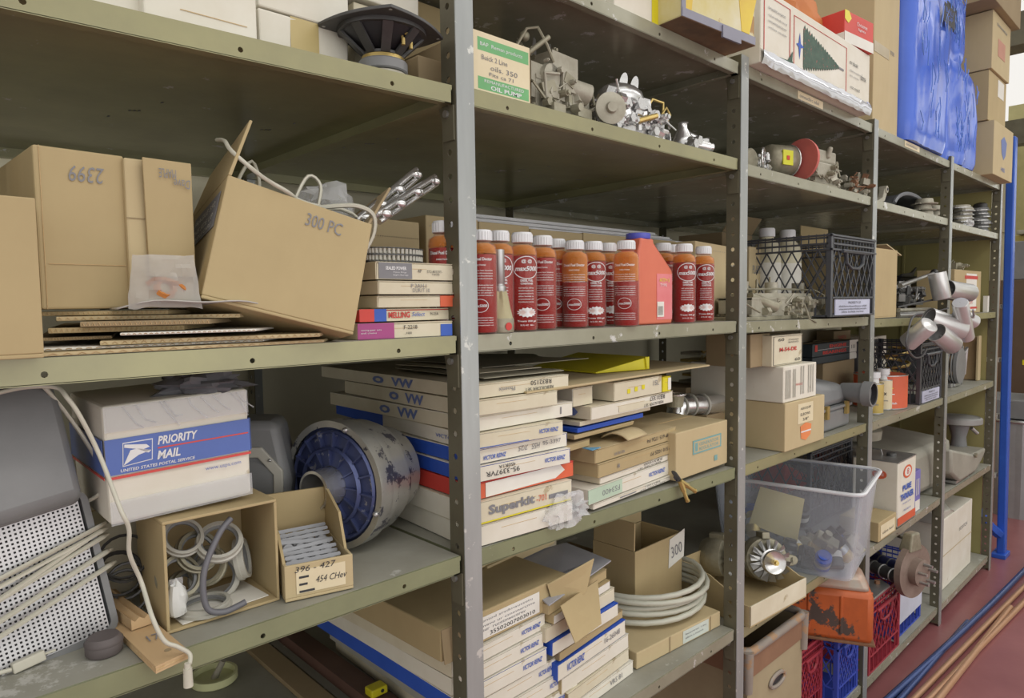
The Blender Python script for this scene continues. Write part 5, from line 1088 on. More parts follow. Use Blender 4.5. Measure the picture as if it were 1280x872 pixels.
# pile of metal bits and dark boxes
zb=Z('B',3,3.0)
o=thing('black_tray','flat black plastic tray with rivets lying on the carton in the fourth bay','tray',(xat(1125,.30,zb),.30,zb+.141),0)
g=G(); g.box(0,0,0,.34,.22,.05); g.box(-.01,-.01,.044,.35,.23,.052); g.build('tray_body','black',o,bev=.003); g=G(); [g.sphere((.04+.05*k,-.002,.025),.004,8) for k in range(6)]; g.build('rivets','steel',o)
g=G(); g.T=Matrix.Translation((.06,.0,.053)); g.prism([(0,0),(.2,0),(.26,.05),(.18,.02),(.05,.012)],.02,.03,0,'y'); g.build('wiper_arm','dsteel',o)
carton('brown_carton','long yellowish carton under the black tray in the fourth bay',[Vector((xat(1122,.28,zb),.28,Z('B',3))),.40,.138,0],.24,'card')
o=thing('linkage_heap','heap of dark metal linkages and brackets in front of the long carton','metal parts',(xat(1122,.10,zb)+.03,.09,zb+.05),0)
g=G(); greeble(g,(0,0,.002,.26,.10,.075),60,123,smin=.012,smax=.032); g.build('brackets','steel',o); g=G(); greeble(g,(0,-.01,.0,.26,.08,.07),50,124,smin=.010,smax=.028); g.box(0,0,-.002,.27,.12,.01); g.build('arms','dsteel',o)
for k,(y,zz) in enumerate([(.03,.008),(.05,.026),(.09,.010)]):
    tag(G().cyl((0,0,0),(.40,-.05*(k==0),0),.008,.008,12).build('metal_rod','steel' if k!=1 else 'zinc',None,(xat(1122,y,zb)+.01,y,zb+zz+.003),smooth=50),['front lowest metal rod lying under the lamp heads','pale metal rod lying on top of two others under the linkages','rear metal rod beneath the heap of linkages'][k],'rod')
# silver cylindrical lamp heads hanging over the edge near the fourth post
silv=mat('silver_lamp_paint',(.66,.66,.66),.3,.6,(.58,.58,.58))
def lampc(pa,pb,Ya,Yb,r,label,open_end=True):
    A=at(*pa,Ya); B=at(*pb,Yb); o=thing('spotlight_head',label,'spotlight',A,0,None); d=B-A
    g=G(); T=Matrix.Translation((0,0,0))@d.to_track_quat('Z','Y').to_matrix().to_4x4(); g.T=T; L=d.length
    g.lathe([(r*.90,.010),(r*.95,0),(r,.0),(r,L*.97),(r*.9,L),(.001,L)],24,0,caps=False); g.build('lamp_tube',silv,o,smooth=50)
    g=G(); g.T=T; g.lathe([(r*.93,.002),(r*.85,.03),(r*.35,.045),(.001,.045)],24,caps=False); g.sphere((0,0,.035),r*.22,8); g.build('dark_reflector','gplas',o,smooth=50)
    g=G(); g.T=T; g.tube([(r*.9,0,L*.6),(r*1.3,0,L*.62),(r*1.3,0,L*.8)],.004,6); g.build('swivel_bracket','steel',o)
lampc((1183,361),(1213,366),-.03,-.08,.038,'silver cylindrical spotlight head pointing left, upper one across the fourth post')
lampc((1160,397),(1203,413),-.06,-.15,.041,'largest silver spotlight head, hanging horizontally below the shelf edge')
lampc((1135,428),(1162,405),-.02,-.10,.034,'silver spotlight head pointing down-left, behind the largest one')
lampc((1170,415),(1192,432),-.10,-.135,.036,'silver spotlight head pointing up-left, lowest of the cluster')
lampc((1208,421),(1200,378),-.15,-.16,.028,'silver spotlight tube standing nearly upright right of the largest one')
lampc((1216,402),(1198,393),-.13,-.10,.030,'small silver spotlight head behind the upright tube')
lampc((1171,341),(1178,374),-.02,-.04,.034,'pale silver spotlight head standing behind the fourth post, above the cords')
def ppx(L): return [at(x,y,Y) for x,y,Y in L]
cable('black_cable','black cord running along the metal rods to the spotlights','cord',ppx([(1122,384,.02),(1150,378,.0),(1180,373,-.01),(1198,378,-.03),(1201,388,-.04)]),.004,'black')
cable('black_cable','black cord looping down below the shelf in front of the crate','cord',ppx([(1185,385,-.01),(1160,392,-.02),(1142,395,-.02),(1135,415,-.03),(1133,432,-.03),(1142,446,-.03),(1152,445,-.02),(1158,436,-.01)]),.004,mat('dark_grey_cord',(.12,.12,.13),.5))
cable('black_cable','short black cord curling above the pale spotlight head','cord',ppx([(1168,338,.08),(1175,340,.07),(1174,350,.07),(1165,354,.07)]),.0035,'black')
o=thing('lamp_bracket','grey metal lamp arm lying diagonally over the heap of linkages','lamp arm',at(1125,357,.08),0); A=at(1125,357,.08); B=at(1168,341,.08)
g=G(); g.cyl((0,0,0),B-A,.010,.007); g.build('arm_tube','steel',o,smooth=50); g=G(); g.sphere(tuple(B-A),.018,12); g.build('pivot_ball','dsteel',o,smooth=50)
# bay 5 of level B
z5=Z('B',4)
S_=spot(1199,1224,338,z5,.04,0); S_[2]=.215
carton('brown_carton','tan carton with a white label and red lettering, right of the fourth post',[Vector((xat(1192,.04,z5),.04,z5)),xat(1225,.04,z5)-xat(1192,.04,z5),at(1210,338,.04).z-z5,0],.16,'card',items=[('r','F',.42,.05,.40,.88,'paper'),('t','F','L I O N',.56,.2,.12,.5,'redink'),('q','F',.36,.8,.5,.08,'redink'),('q','F',.36,.1,.5,.05,'redink')])
o=thing('gray_motor_part','grey cast motor part lying on the labelled tan carton','metal parts',(xat(1195,.07,1.6),.07,at(1210,338,.04).z+.002),0); g=G(); g.box(.0,0,0,.12,.08,.035); greeble(g,(.0,0,.01,.15,.06,.04),16,71,smin=.012,smax=.03); g.build('casting','alud',o,bev=.003); g=G(); g.cyl((.13,.03,.02),(.17,.03,.02),.022); g.build('end_knob','black',o)
o=tag(G().hexa([(0,0,0),(.20,0,0),(.20,.2,0),(0,.2,0),(0,0,.12),(.10,0,.11),(.2,.2,.06),(0,.2,.12)]).build('folded_carton',P['card2'],None,(4.14,.15,Z('B',4)+.001),bev=.002),'folded pale carton standing behind the labelled carton, against the end panel','box')
tag(G().box(0,0,0,.032,.02,.085).build('paper_tag','paper',None,(4.30,.03,z5+.001)),'small white upright card by the end post on the middle shelf','card')
# ================================================================ level C, bays beyond the second post
z=Z('C',2); 
S_=spot(936,1032,500,z,.02,0)
def cbox(px0,px1,pt,zz,Y,d,label,m,items,rot=0,b=None,lmat=None):
    S=spot(px0,px1,pt,zz,Y,rot); o=carton('brown_carton' if m.startswith('card') else 'white_carton',label,S,d,m,items=items); return S
x0=XS[2]+.045
def cb2(px0,px1,pt,zz,Y,d,label,m,items,rot=0,extra=0):
    S=spot(px0,px1,pt,zz,Y,rot); carton('brown_carton' if m.startswith('card') else 'white_carton',label,S,d,m,items=items); return S[2]
h1=cb2(981,1030,505,z,-.005,.30,'tan carton with a cream label and orange patch, lowest of three beside the second post','card2',[('r','F',.30,.50,.38,.42,'cream'),('t','F','AEROQUIP',.36,.78,.26,.06,'ink'),('t','F','ELBOWS',.36,.66,.24,.06,'ink'),('t','F','3/8"',.42,.55,.14,.06,'ink'),('p','F',[(.38,.18),(.36,.44),(.50,.50),(.64,.44),(.62,.22),(.5,.12)],0,0,0,'orangeink'),('q','F',.38,.3,.25,.03,'whiteink')])
h2=cb2(979,1020,459,z+h1+.001,.0,.30,'white carton with grey streaks, middle of three beside the second post','white',[('t','F','lllll lll',.05,.1,.3,.8,'lgrey'),('t','F','ll lll',.5,.15,.4,.8,'lgrey'),('t','F','FRAGILE',.35,.42,.2,.06,'redink')])
h3=cb2(965,1003,420,z+h1+h2+.002,.02,.14,'small cream carton with big red lettering, topmost of three beside the second post','offw',[('q','F',.03,.04,.94,.008,'ink'),('q','F',.03,.95,.94,.008,'ink'),('q','F',.03,.04,.01,.92,'ink'),('q','F',.96,.04,.01,.92,'ink'),('t','F','M-54-DE',.22,.46,.56,.13,'redink',False,.03),('t','F','60',.18,.80,.18,.1,'ink'),('t','F','60',.72,.1,.18,.1,'ink'),('t','F','STANDARD',.5,.80,.34,.05,'ink'),('t','F','BEARINGS',.5,.72,.34,.05,'ink')])
cb2(938,962,418,z+h1+h2+.002,.05,.14,'small brown carton left of the red-lettered box, next to the post','card3',[])
# air cleaner housing
zc3=z
o=thing('air_cleaner','dark grey domed air cleaner housing with round snout by the third post','air cleaner',(xat(1023,.03,z),.03,z+.001),1)
g=G(); L=.27
sec=[(0,.002,.055),(.10,.0,.075)]
g.prism([(0,0),(L,0),(L,.068),(0,.068)],.0,.20,0,'y'); g.build('lower_box','gplas',o,bev=.010,smooth=40)
g=G(); g.box(-.006,-.006,.068,L+.006,.206,.078); g.build('seam_flange','gplas',o,bev=.003)
g=G(); g.hexa([(0,0,.078),(L,0,.078),(L,.20,.078),(0,.20,.078),(.0,.02,.165),(L-.01,.015,.140),(L-.02,.18,.165),(.01,.18,.205)]); g.build('domed_cover','gplas',o,bev=.022,smooth=50)
g=G(); [g.box(.08+.035*k,.05,.150-.008*k,.10+.035*k,.14,.162-.006*k) for k in range(4)]; g.build('cover_ribs','gplas',o,bev=.003)
g=G(); [g.box(.04+.17*k,-.012,.045,.06+.17*k,-.002,.088) for k in range(2)]; g.build('spring_clip','brass',o)
g=G(); g.cyl((L-.015,.02,.115),(L-.03,-.06,.115),.030,.036,24); g.lathe([(.036,-.0),(.042,0),(.042,-.03),(.036,-.03)],28,0,(L-.03,-.055,.115),'y',caps=False); g.build('intake_snout','gplas',o,smooth=40)
g=G(); g.T=Matrix.Translation((L-.03,-.062,.115)); g.lathe([(.036,0),(.035,-.02)],28,0,(0,.0,0),'y',caps=False); g.lathe([(.036,.0),(.001,.0)],28,0,(0,.0,0),'y'); g.build('dark_bore','black',o,smooth=40)
# engine bearings boxes behind
zz=z+.001
S0=Vector((xat(1028,.27,z),.27,z))
carton('brown_carton','long dim carton behind the air cleaner, carrying the bearing boxes',[S0,.34,.175,0],.22,'card3')
zz=z+.177
for k,(t_,lab) in enumerate([('MOTOR','lower black and white bearing box behind the air cleaner'),('ENGINE BEARINGS','black box reading ENGINE BEARINGS in red, behind the air cleaner')]):
    hk=.028 if k==0 else .052
    S=[Vector((xat(1018+k*0,.255,zz),.262,zz)),xat(1074,.255,zz)-xat(1018,.255,zz),hk,0]
    it=[('q','F',.80,0,.2,1,'paper')]+([('t','F','ENGINE',.34,.58,.38,.26,'redink',False,.03),('t','F','BEARINGS',.20,.12,.52,.26,'redink',False,.03),('q','F',.04,.4,.05,.5,'redink'),('q','F',.1,.50,.68,.02,'whiteink'),('t','F','|||',.84,.3,.08,.3,'ink')] if k else [])
    carton('bearing_box',lab,S,.08,mat('black_card',(.045,.06,.07),.5),items=it,lift=.001); zz+=hk+.0015
carton('brown_carton','brown carton with red lettering at the back behind the bearing boxes',[Vector((xat(1042,.40,z+.18),.40,z+.177)),.20,.11,0],.08,'card3',items=[('t','F','CHAMPION',.2,.6,.5,.2,'redink')])
carton('white_carton','long worn pale carton at the back of the third bay, above the dim carton',[Vector((xat(1000,.52,z),.52,z)),.48,.30,0],.2,'offw')
# bay 4
z=Z('C',3)
def can(name,label,px0,px1,pt,Y,m,parts,zz=None,cat='can'):
    zz=z if zz is None else zz; x0=xat(px0,Y,zz); x1=xat(px1,Y,zz); r=(x1-x0)/2*.82; h=at(px0,pt,Y).z-zz; o=thing(name,label,cat,((x0+x1)/2,Y+r,zz+.0008),0)
    g=G(); g.lathe([(r*.97,0),(r,.003),(r,h-.003),(r*.97,h)],28); g.build('can_body',m,o,smooth=40)
    g=G(); g.lathe([(r*.99,0),(r*1.02,.001),(r*1.02,.004),(r*.99,.005)],28,caps=False); g.lathe([(r*.99,h-.004),(r*1.02,h-.003),(r*1.02,h),(r*.92,h),(r*.92,h-.002),(.001,h-.002)],28,caps=False); g.build('can_rims','steel',o,smooth=30)
    for st,a,zf,wf,hf,mt in parts:
        g=G(); a=math.atan2(-((x0+x1)/2),DC+Y+r)+R(a); g.T=Matrix.Rotation(a,4,'Z')@Matrix(((1,0,0,0),(0,0,-1,-r-.0008),(0,1,0,0),(0,0,0,1))); g.text(st,-r*wf/2,h*zf,r*wf,h*hf,0,False,.02,0,r+.0008); g.build('printed_text',mt,o)
    return o,r,h
can('wax_can','red tin can with white and yellow lettering, beside the black crate in the fourth bay',1120,1145,472,.02,'redor',[('NEVR',0,.62,1.0,.12,'yellow'),('DULL',0,.44,1.1,.16,'whiteink'),('magic wadding polish',0,.14,1.3,.08,'whiteink')])
# glass-like jars and mustard bottle
for k,(a,b,t_,Y,m,lab) in enumerate([(1098,1109,467,.04,mat('gold_label',(.60,.46,.14),.45,.1,(.48,.35,.1),16,.4),'gold-labelled jar with white top, first right of the third post'),(1110,1119,462,.05,'cream','cream-labelled jar standing between the gold jar and the red can')]):
    o,r,h=can('label_jar',lab,a,b,t_+14,Y,m,[('GOLD' if k==0 else 'mix',0,.5,.9,.12,'ink'),(scrawl(10,4+k),0,.3,1.2,.05,'grayink')],cat='jar')
    g=G(); g.lathe([(r*.6,h),(r*.55,h+.018),(r*.7,h+.02),(r*.7,h+.042),(.001,h+.043)],20); g.build('jar_lid',capm,o,smooth=40)
# black crate at the fourth post
mk=milk_crate('milk_crate','black milk crate with cans of wire, under the spotlights by the fourth post',(XS[4]-.31,.012,Z('C',3)+.001),0,.300,.26,.255,'crate',None,True)
mk.location.y=.010
bx=XS[4]-.31
carton('white_carton','white open carton behind the jars, just right of the third post',[Vector((xat(1097,.20,z),.29,z)),.20,.20,0],.2,'offw',opened=True,flaps=[('L',5,.05)])
carton('white_carton','white carton under the black cord loop, behind the red can',[Vector((xat(1116,.16,z)+.16,.30,z)),.18,.262,0],.2,'white')
cable('wire_coil','yellow and black wire coiled inside the black crate by the fourth post','wire',[(bx+.06+.05*math.cos(a*.7),.12+.05*math.sin(a*.7),z+.12+.006*a) for a in range(20)],.007,'brass')
# bay 5: dark motor, wood block
z=Z('C',4)
o=thing('starter_motor','dark grey electric motor with finned end, between the fourth post and the wooden crate end','motor',(xat(1192,.06,z)+.02,.08,z+.001),0)
g=G(); g.lathe([(.080,0),(.084,.01),(.084,.15),(.074,.165),(.03,.175),(.001,.176)],28,0,(.11,.13,.105),'y'); g.T=Matrix(); g.build('motor_drum',mat('dark_motor',(.09,.10,.115),.45,.3,(.05,.055,.06)),o,smooth=40)
g=G()
for k in range(10): g.torus((.11,.0+.013*k+.005,.105),.088,.004,28,6,rot=Euler((R(90),0,0)))
g.build('cooling_rings','gplas',o,smooth=50)
g=G(); g.box(.02,-.0,.0,.20,.14,.02); g.box(.06,-.006,.002,.16,.0,.018,0); g.build('mounting_foot','steel',o,bev=.002)
g=G(); g.lathe([(.086,0),(.090,-.004),(.09,-.018),(.07,-.022),(.035,-.018),(.001,-.018)],28,0,(.11,.0,.105),'y'); g.build('end_bell','gplas',o,smooth=40)
g=G(); g.box(.21,.0,.0,.225,.02,.20); g.tube([(.2,.0,.15),(.24,-.01,.19),(.25,0,.05)],.008,6); g.build('side_bracket','steel',o)
o=thing('wooden_crate','plain wooden crate standing against the end post on the fourth shelf level','crate',(xat(1222,.10,z),.06,z+.001),0)
xx=4.34-o.location.x; g=G(); g.box(0,.012,0,xx,.30,.235); g.build('crate_body','wood',o,bev=.002); g=G(); g.box(xx-.05,0,0,xx,.012,.24); g.build('corner_batten','card2',o,bev=.002)
# ================================================================ level D, bays beyond the second post
z=Z('D',2)
# clear bin sticking out over the shelf edge
x0=xat(934,.0,z); 
def binshell(w0,d0,w1,d1,h,t=.004):
    g=G(); a=(w1-w0)/2; b=(d1-d0)/2
    outer=[rr(-w0/2,-d0/2,w0/2,d0/2,.03),rr(-w1/2,-d1/2,w1/2,d1/2,.035)]; n=len(outer[0])
    vs=[(x,y,0) for x,y in outer[0]]+[(x,y,h) for x,y in outer[1]]+[(x*(1-2*t/w1),y*(1-2*t/d1),h) for x,y in outer[1]]+[(x*(1-2*t/w0),y*(1-2*t/d0),t) for x,y in outer[0]]
    fs=[tuple(reversed(range(n))),tuple(3*n+i for i in range(n))]
    for i in range(n):
        j=(i+1)%n; fs+=[(i,j,n+j,n+i),(n+i,n+j,2*n+j,2*n+i),(2*n+i,2*n+j,3*n+j,3*n+i)]
    g.add(vs,fs); return g
bz=.118
A=at(1065,726,-.10); 
def solve_bin():
    return None
bw0,bd0,bw1,bd1,bh=.325,.40,.385,.46,.285
_e=(math.cos(R(11)),math.sin(R(11))); bc=Vector((2.140+_e[0]*.1925-_e[1]*.23,-.120+_e[1]*.1925+_e[0]*.23,z+.0015))
ob=thing('clear_bin','large clear plastic storage bin full of parts, jutting out over the shelf edge','storage bin',bc,(0,0,R(11)))
binshell(bw0,bd0,bw1,bd1,bh).build('bin_shell','bin',ob,smooth=40)
q=rr(-bw1/2-.006,-bd1/2-.006,bw1/2+.006,bd1/2+.006,.04)
g=G(); g.tube([(x,y,bh) for x,y in q],.006,6,0,True); g.build('bin_rim',film('bin_rim_plastic',(.86,.88,.92),.55,.3),ob,smooth=50)
r2=random.Random(12)
kinds=[('blue oil filter canister','blue',0),('dark cylindrical motor part','dsteel',0),('yellow-banded cylinder','brass',0),('grey cast bracket','alud',1),('black plastic housing','black',1),('brown cardboard piece','card',1),('silver cylinder','alub',0)]
for i in range(26):
    nm,m,kd=kinds[i%7]; lx=-.105+.07*(i%4)+r2.uniform(-.01,.01); ly=-.14+.058*((i//4)%6)+r2.uniform(-.01,.01); lz=.04+.065*(i//13)
    o=thing('bin_part',f'{nm} jumbled with others inside the clear storage bin','part',bc+Vector((lx,ly,lz)),(r2.uniform(-1,1),r2.uniform(-1,1),r2.uniform(0,3)),'parts in the clear bin: '+nm)
    g=G()
    if kd==0: g.lathe([(.022,-.04),(.025,-.036),(.025,.03),(.018,.036),(.018,.045)],16); g.build('cylinder',m,o,smooth=40); g=G(); g.lathe([(.0258,-.01),(.0258,.012)],16,caps=False); g.build('band','paper' if i%2 else 'steel',o,smooth=40)
    else: g.box(-.035,-.02,-.02,.035,.02,.015); g.box(-.02,-.028,-.01,.0,.028,.01); g.build('block',m,o,bev=.004); g=G(); g.cyl((.01,0,.01),(.01,0,.035),.012); g.build('boss',m,o)
o=tag(G().hexa([(0,0,0),(.16,0,.02),(.12,.01,.16),(-.02,.01,.13),(0,.004,0),(.16,.004,.02),(.12,.014,.16),(-.02,.014,.13)]).build('cardboard_piece',mat('yellow_cardboard',(.74,.62,.28),.7),None,bc+Vector((-.135,.10,.115)),(R(-4),R(25),R(-62))),'tall yellow-tan cardboard piece sticking up out of the clear bin','cardboard')
# white tray carton with alternators
S_=spot(940,1012,742,Z('D',2),-.02,0)
tr_=thing('white_tray_carton','shallow white-fronted carton tray holding alternators, on the shelf edge right of the second post','tray',(1.672,-.012,z+.001),-4)
tw=.30; th_=.058; td=.26; t=.004
g=G(); g.box(0,0,0,tw,td,t); g.box(0,0,t,tw,t,th_,1); g.box(0,td-t,t,tw,td,th_+.05); 
g.prism([(0,t),(td,t),(td,th_+.06),(td*.5,th_+.05),(.02,th_),(0,th_)],0,t,0,'x'); g.prism([(0,t),(td,t),(td,th_+.06),(td*.5,th_+.05),(.02,th_),(0,th_)],tw-t,tw,0,'x'); g.build('tray_body',['card','offw'],tr_,bev=.001)
def alternator(loc,rz,tilt,label,r=.062):
    o=thing('alternator',label,'alternator',loc,(R(tilt),0,R(rz)))
    g=G(); g.lathe([(r*.55,0),(r*.95,.008),(r,.02),(r,.05),(r*.8,.075),(r*.3,.08),(.001,.08)],28,0,(0,0,0),'y'); g.build('stator_case','alud',o,smooth=40)
    g=G()
    for k in range(14):
        g.T=Matrix.Rotation(R(k*360/14),4,'Y'); g.hexa([(-.006,-.022,r*.42),(.006,-.018,r*.42),(.006,-.014,r*.42),(-.006,-.018,r*.42),(-.010,-.024,r*.92),(.006,-.010,r*.92),(.006,-.006,r*.92),(-.010,-.020,r*.92)])
    g.build('fan_blades','steel',o)
    g=G(); g.T=Matrix(); g.lathe([(r*.50,-.022),(r*.54,-.03),(r*.38,-.036),(r*.54,-.044),(r*.50,-.05),(r*.42,-.046),(r*.15,-.042),(.001,-.042)],28,0,(0,0,0),'y'); g.build('pulley','alub',o,smooth=35)
    g=G(); g.cyl((0,-.04,0),(0,-.058,0),.009,n=6); g.cyl((0,-.056,0),(0,-.066,0),.005); g.build('shaft_nut','brass',o)
    g=G(); g.box(r*.7,.0,-.02,r*1.2,.06,.012); g.lathe([(.014,0),(.014,.06)],12,0,(r*1.2,0,-.004),'y'); g.box(-.012,.0,r*.9,.012,.05,r*1.22); g.build('mounting_ear','alud',o,bev=.003); return o
alternator((xat(962,.06,.70),.065,z+.098),-40,-12,'alternator with silver pulley in the white tray, right of the second post',.066)
alternator((xat(915,.16,.7),.175,z+.088),10,-5,'second alternator in the white tray, half hidden behind the post',.06)
S_=spot(880,915,668,Z('D',1),.17,0)
tag(G().box(0,0,0,.15,.16,.10).build('carton_block',P['card2'],None,(XS[2]-.19,.20,Z('D',1)+.001),bev=.003),'yellowed carton under the ribbed fan housing, left of the second post','box')
o=thing('fan_housing','silver ribbed alternator fan housing on the yellowed carton, left of the second post','fan housing',(XS[2]-.115,.255,Z('D',1)+.103),0)
g=G(); g.lathe([(.068,0),(.07,.006),(.055,.035),(.03,.055),(.012,.062),(.001,.062)],28); g.build('domed_shell','alud',o,smooth=40); g=G()
for k in range(20): g.T=Matrix.Rotation(R(18*k),4,'Z'); g.tube([(.072,0,.004),(.068,0,.03),(.045,0,.055),(.02,0,.064)],.0028,5)
g.build('ribs','alub',o,smooth=40)
tag(G().box(0,0,0,.10,.13,.12).build('worn_carton',P['card3'],None,(XS[2]-.03+.0,.42,Z('D',1)+.001) if 0 else (XS[2]-.16,.40,Z('D',1)+.001),bev=.003),'worn brown carton behind the fan housing carton','box')
# bay 4
z=Z('D',3,2.8)
mk=milk_crate('milk_crate','black crate with thin rods sticking out, behind the clear bin in the fourth bay',(XS[3]+.10,.24,Z('D',3)+.001),0,.42,.40,.30,'crate',None,None,handle=False)
o=thing('finned_part','silver finned metal part lying in the crate behind the third post','metal part',(XS[3]+.18,.33,Z('D',3)+.20),(R(30),R(20),0)); g=G(); [g.box(.012*k,0,0,.012*k+.004,.12,.08) for k in range(10)]; g.box(0,.05,.03,.115,.07,.05); g.build('fins','alub',o)
g=G(); g.box(-.02,.04,-.01,.13,.08,.0); g.build('base','alud',o)
# thinner can
xa=xat(1124,.015,z); S1=xat(1142,.0,z)
w_=.118; d_=.17; h_=at(1122,582,.0).z-z
o=thing('thinner_can','white rectangular tin with big blue lettering and a red foot','can',(xat(1121,.005,z),.004,z+.006),0)
w_=xat(1143,.005,z)-xat(1121,.005,z); h_=(at(1121,574,.0).z-z-.006)*.93
g=G(); g.box(0,0,0,w_,d_,h_); g.build('tin_body','white',o,bev=.005,smooth=40); g=G(); g.box(-.0015,-.0015,h_-.004,w_+.0015,d_+.0015,h_+.001); g.box(-.0015,-.0015,0,w_+.0015,d_+.0015,.003); g.build('seam_rims','steel',o,bev=.001)
g=G(); g.lathe([(.018,0),(.018,.012),(.015,.014),(.001,.014)],18,0,(w_*.5,d_*.35,h_)); g.build('pour_cap','dsteel',o,smooth=40)
g=G(); g.tube([(w_*.5,d_*.55,h_),(w_*.5,d_*.58,h_+.02),(w_*.5,d_*.85,h_+.02),(w_*.5,d_*.88,h_)],.003,6); g.build('wire_handle','steel',o)
def oval(f,u,v,a,b,m,n=20): return ('p',f,[(u+a*math.cos(2*math.pi*k/n),v+b*math.sin(2*math.pi*k/n)) for k in range(n)],0,0,0,m)
prints(o,(w_,d_,h_),[('q','F',0,.02,1,.12,'redor'),oval('F',.5,.80,.24,.10,'redor'),('q','L',0,.02,1,.12,'white'),oval('L',.60,.78,.16,.07,'redor')],lift=.0006)
prints(o,(w_,d_,h_),[oval('F',.5,.80,.17,.072,'paper'),('t','F','PURE',.24,.52,.48,.09,'blueink',False,.04),('t','F','THINNER',.12,.38,.74,.10,'blueink',False,.04),('t','F','lacquer grade',.25,.31,.45,.03,'blueink'),('t','F','ONE GALLON',.3,.2,.4,.03,'blueink'),('t','F','8',.44,.76,.12,.09,'redink'),('t','L','PURE',.50,.76,.2,.04,'whiteink')],lift=.0012)
xb=xat(1146,.01,z); o=thing('purple_book','narrow purple and white box standing right of the thinner tin','box',(xb,.02,z+.004),0); h_=at(1146,592,.01).z-z; w_=xat(1153,.01,z)-xb; g=G(); g.box(0,0,0,w_,.12,h_); g.build('body',mat('purple_card',(.22,.20,.55),.5),o,bev=.002); prints(o,(w_,.12,h_),[('q','F',.1,.02,.8,.25,'paper'),('q','L',0,.0,1,1,'grayink'),('t','F','lll',.2,.4,.5,.4,'whiteink')])
for k,(a,b,t_,lab) in enumerate([(1098,1120,642,'yellow-tan carton between the clear bin and the thinner tin')]):
    S=[Vector((xat(1098,-.0,z),.0,z+.0)),xat(1120,0,z)-xat(1098,0,z),at(1098,655,0).z-z,0]; S[2]=max(.05,S[2]); carton('brown_carton',lab,S,.14,'card',items=[('q','F',.1,.1,.8,.7,'cream'),('t','F',scrawl(10,3),.2,.3,.6,.15,'ink')],lift=.003)
# bay 4-5: grey blower housing spanning the fourth post
z=Z('D',4)
xa=3.215
hs=mat('dusty_grey_metal',(.40,.385,.33),.6,.2,(.28,.27,.225),5,.4,.15,40)
o=thing('blower_housing','large dusty grey blower housing lying behind the fourth post','blower housing',(xa,.05,z+.004),0)
zz0=z+.004
def bpt(px,py,Y=.05): v=at(px,py,Y); return (v.x-xa,max(.0,v.z-zz0))
g=G(); g.hexa([(.0,.0,.02),(.46,.0,.0),(.46,.40,.0),(.0,.40,.02),(-.05,.03,.20),(.60,.0,.20),(.53,.42,.26),(-.02,.42,.25)]); g.build('main_casing',hs,o,bev=.03,smooth=45)
g=G(); pf=[bpt(1176,560),bpt(1190,563),bpt(1204,566),bpt(1221,558),bpt(1216,572),bpt(1207,590),bpt(1198,604),bpt(1195,612),bpt(1188,612),bpt(1186,600),bpt(1176,590)]
g.prism(pf,-.045,.20,0,'y'); g.build('curved_outlet',hs,o,bev=.012,smooth=40)
g=G(); q=bpt(1205,562); g.cyl((q[0],-.046,q[1]-.02),(q[0],-.056,q[1]-.02),.012,n=10); g.build('round_boss','alud',o,smooth=40)
g=G(); g.box(.50,-.04,.0,.72,.10,.012); g.build('foot_bracket','steel',o)
g=G(); g.lathe([(.055,.24),(.10,.25),(.105,.29),(.092,.30),(.001,.30)],28,0,(.05,.25,0)); g.build('left_cap','zinc',o,smooth=40)
o=thing('filter_canister','round grey lidded filter canister above the blower outlet, left of the end post','canister',(4.225,.125,z+.001),0)
g=G(); g.lathe([(.045,0),(.05,.005),(.034,.14),(.05,.215)],24); g.build('canister_body','gplas',o,smooth=40)
g=G(); g.lathe([(.098,.215),(.106,.22),(.106,.245),(.096,.252),(.088,.248),(.06,.254),(.001,.256)],32); g.build('round_lid',mat('grey_lid',(.36,.36,.35),.5,.2),o,smooth=35)
g=G(); g.box(-.09,-.07,0,.09,-.05,.008); g.cyl((.03,-.05,.19),(.06,-.07,.16),.01); g.build('clamp','steel',o)
carton('red_carton','red carton with a dusty pale top, at the back behind the blower housing',[Vector((2.98,.50,Z('D',3)+.012)),.44,.36,0],.25,'red')
carton('red_carton','red carton end standing behind the round grey lid',[Vector((XS[4]+.03,.46,z)),.62,.33,0],.28,'red')
# ================================================================ level D, near bays
z=Z('D',1)+.001
ss=[]
def at_box(x,y,zz,w,h,d,rot,label,ms,items=(),group=None): return flatbox(label,[Vector((x,y,zz)),w,h,rot],d,*ms,group,items)
# lower rows
zz=z
for k,(xo,w,lab,ms) in enumerate([(.80,.25,'white gasket box lowest of the stack behind the foot of the first post',('white','offw','offw')),
  (.795,.25,'cream gasket box with grey edge, second from the shelf behind the first post',('white','lgrey','offw')),
  (.805,.22,'white gasket box, third from the shelf behind the first post',('white','offw','white')),
  (.79,.20,'pale gasket box, fourth from the shelf behind the first post',('white','white','offw'))]):
    at_box(xo,.05,zz,w,.0345,.60,-1+k,lab,ms,[VB],'lower gasket boxes by the first post'); zz+=.0355
for k,(w,h,lab,ms,it) in enumerate([(.245,.034,'white box with blue side, third below the torn brown carton',('white','blue','white'),[VB,('t','F','PCV',.1,.3,.14,.4,'grayink')]),
  (.240,.032,'white box with a slanting blue brand strip, middle one below the torn carton',('white','white','white'),[VB]),
  (.250,.031,'white box with scribbled black marks, directly below the torn brown carton',('white','offw','white'),[VB,('t','F','FELt',.08,.3,.22,.5,'grayink',False,0,.2)])]):
    at_box(.708,.045,zz,w,h,.48,1+k,lab,ms,it,'white boxes below the torn carton'); zz+=h+.001
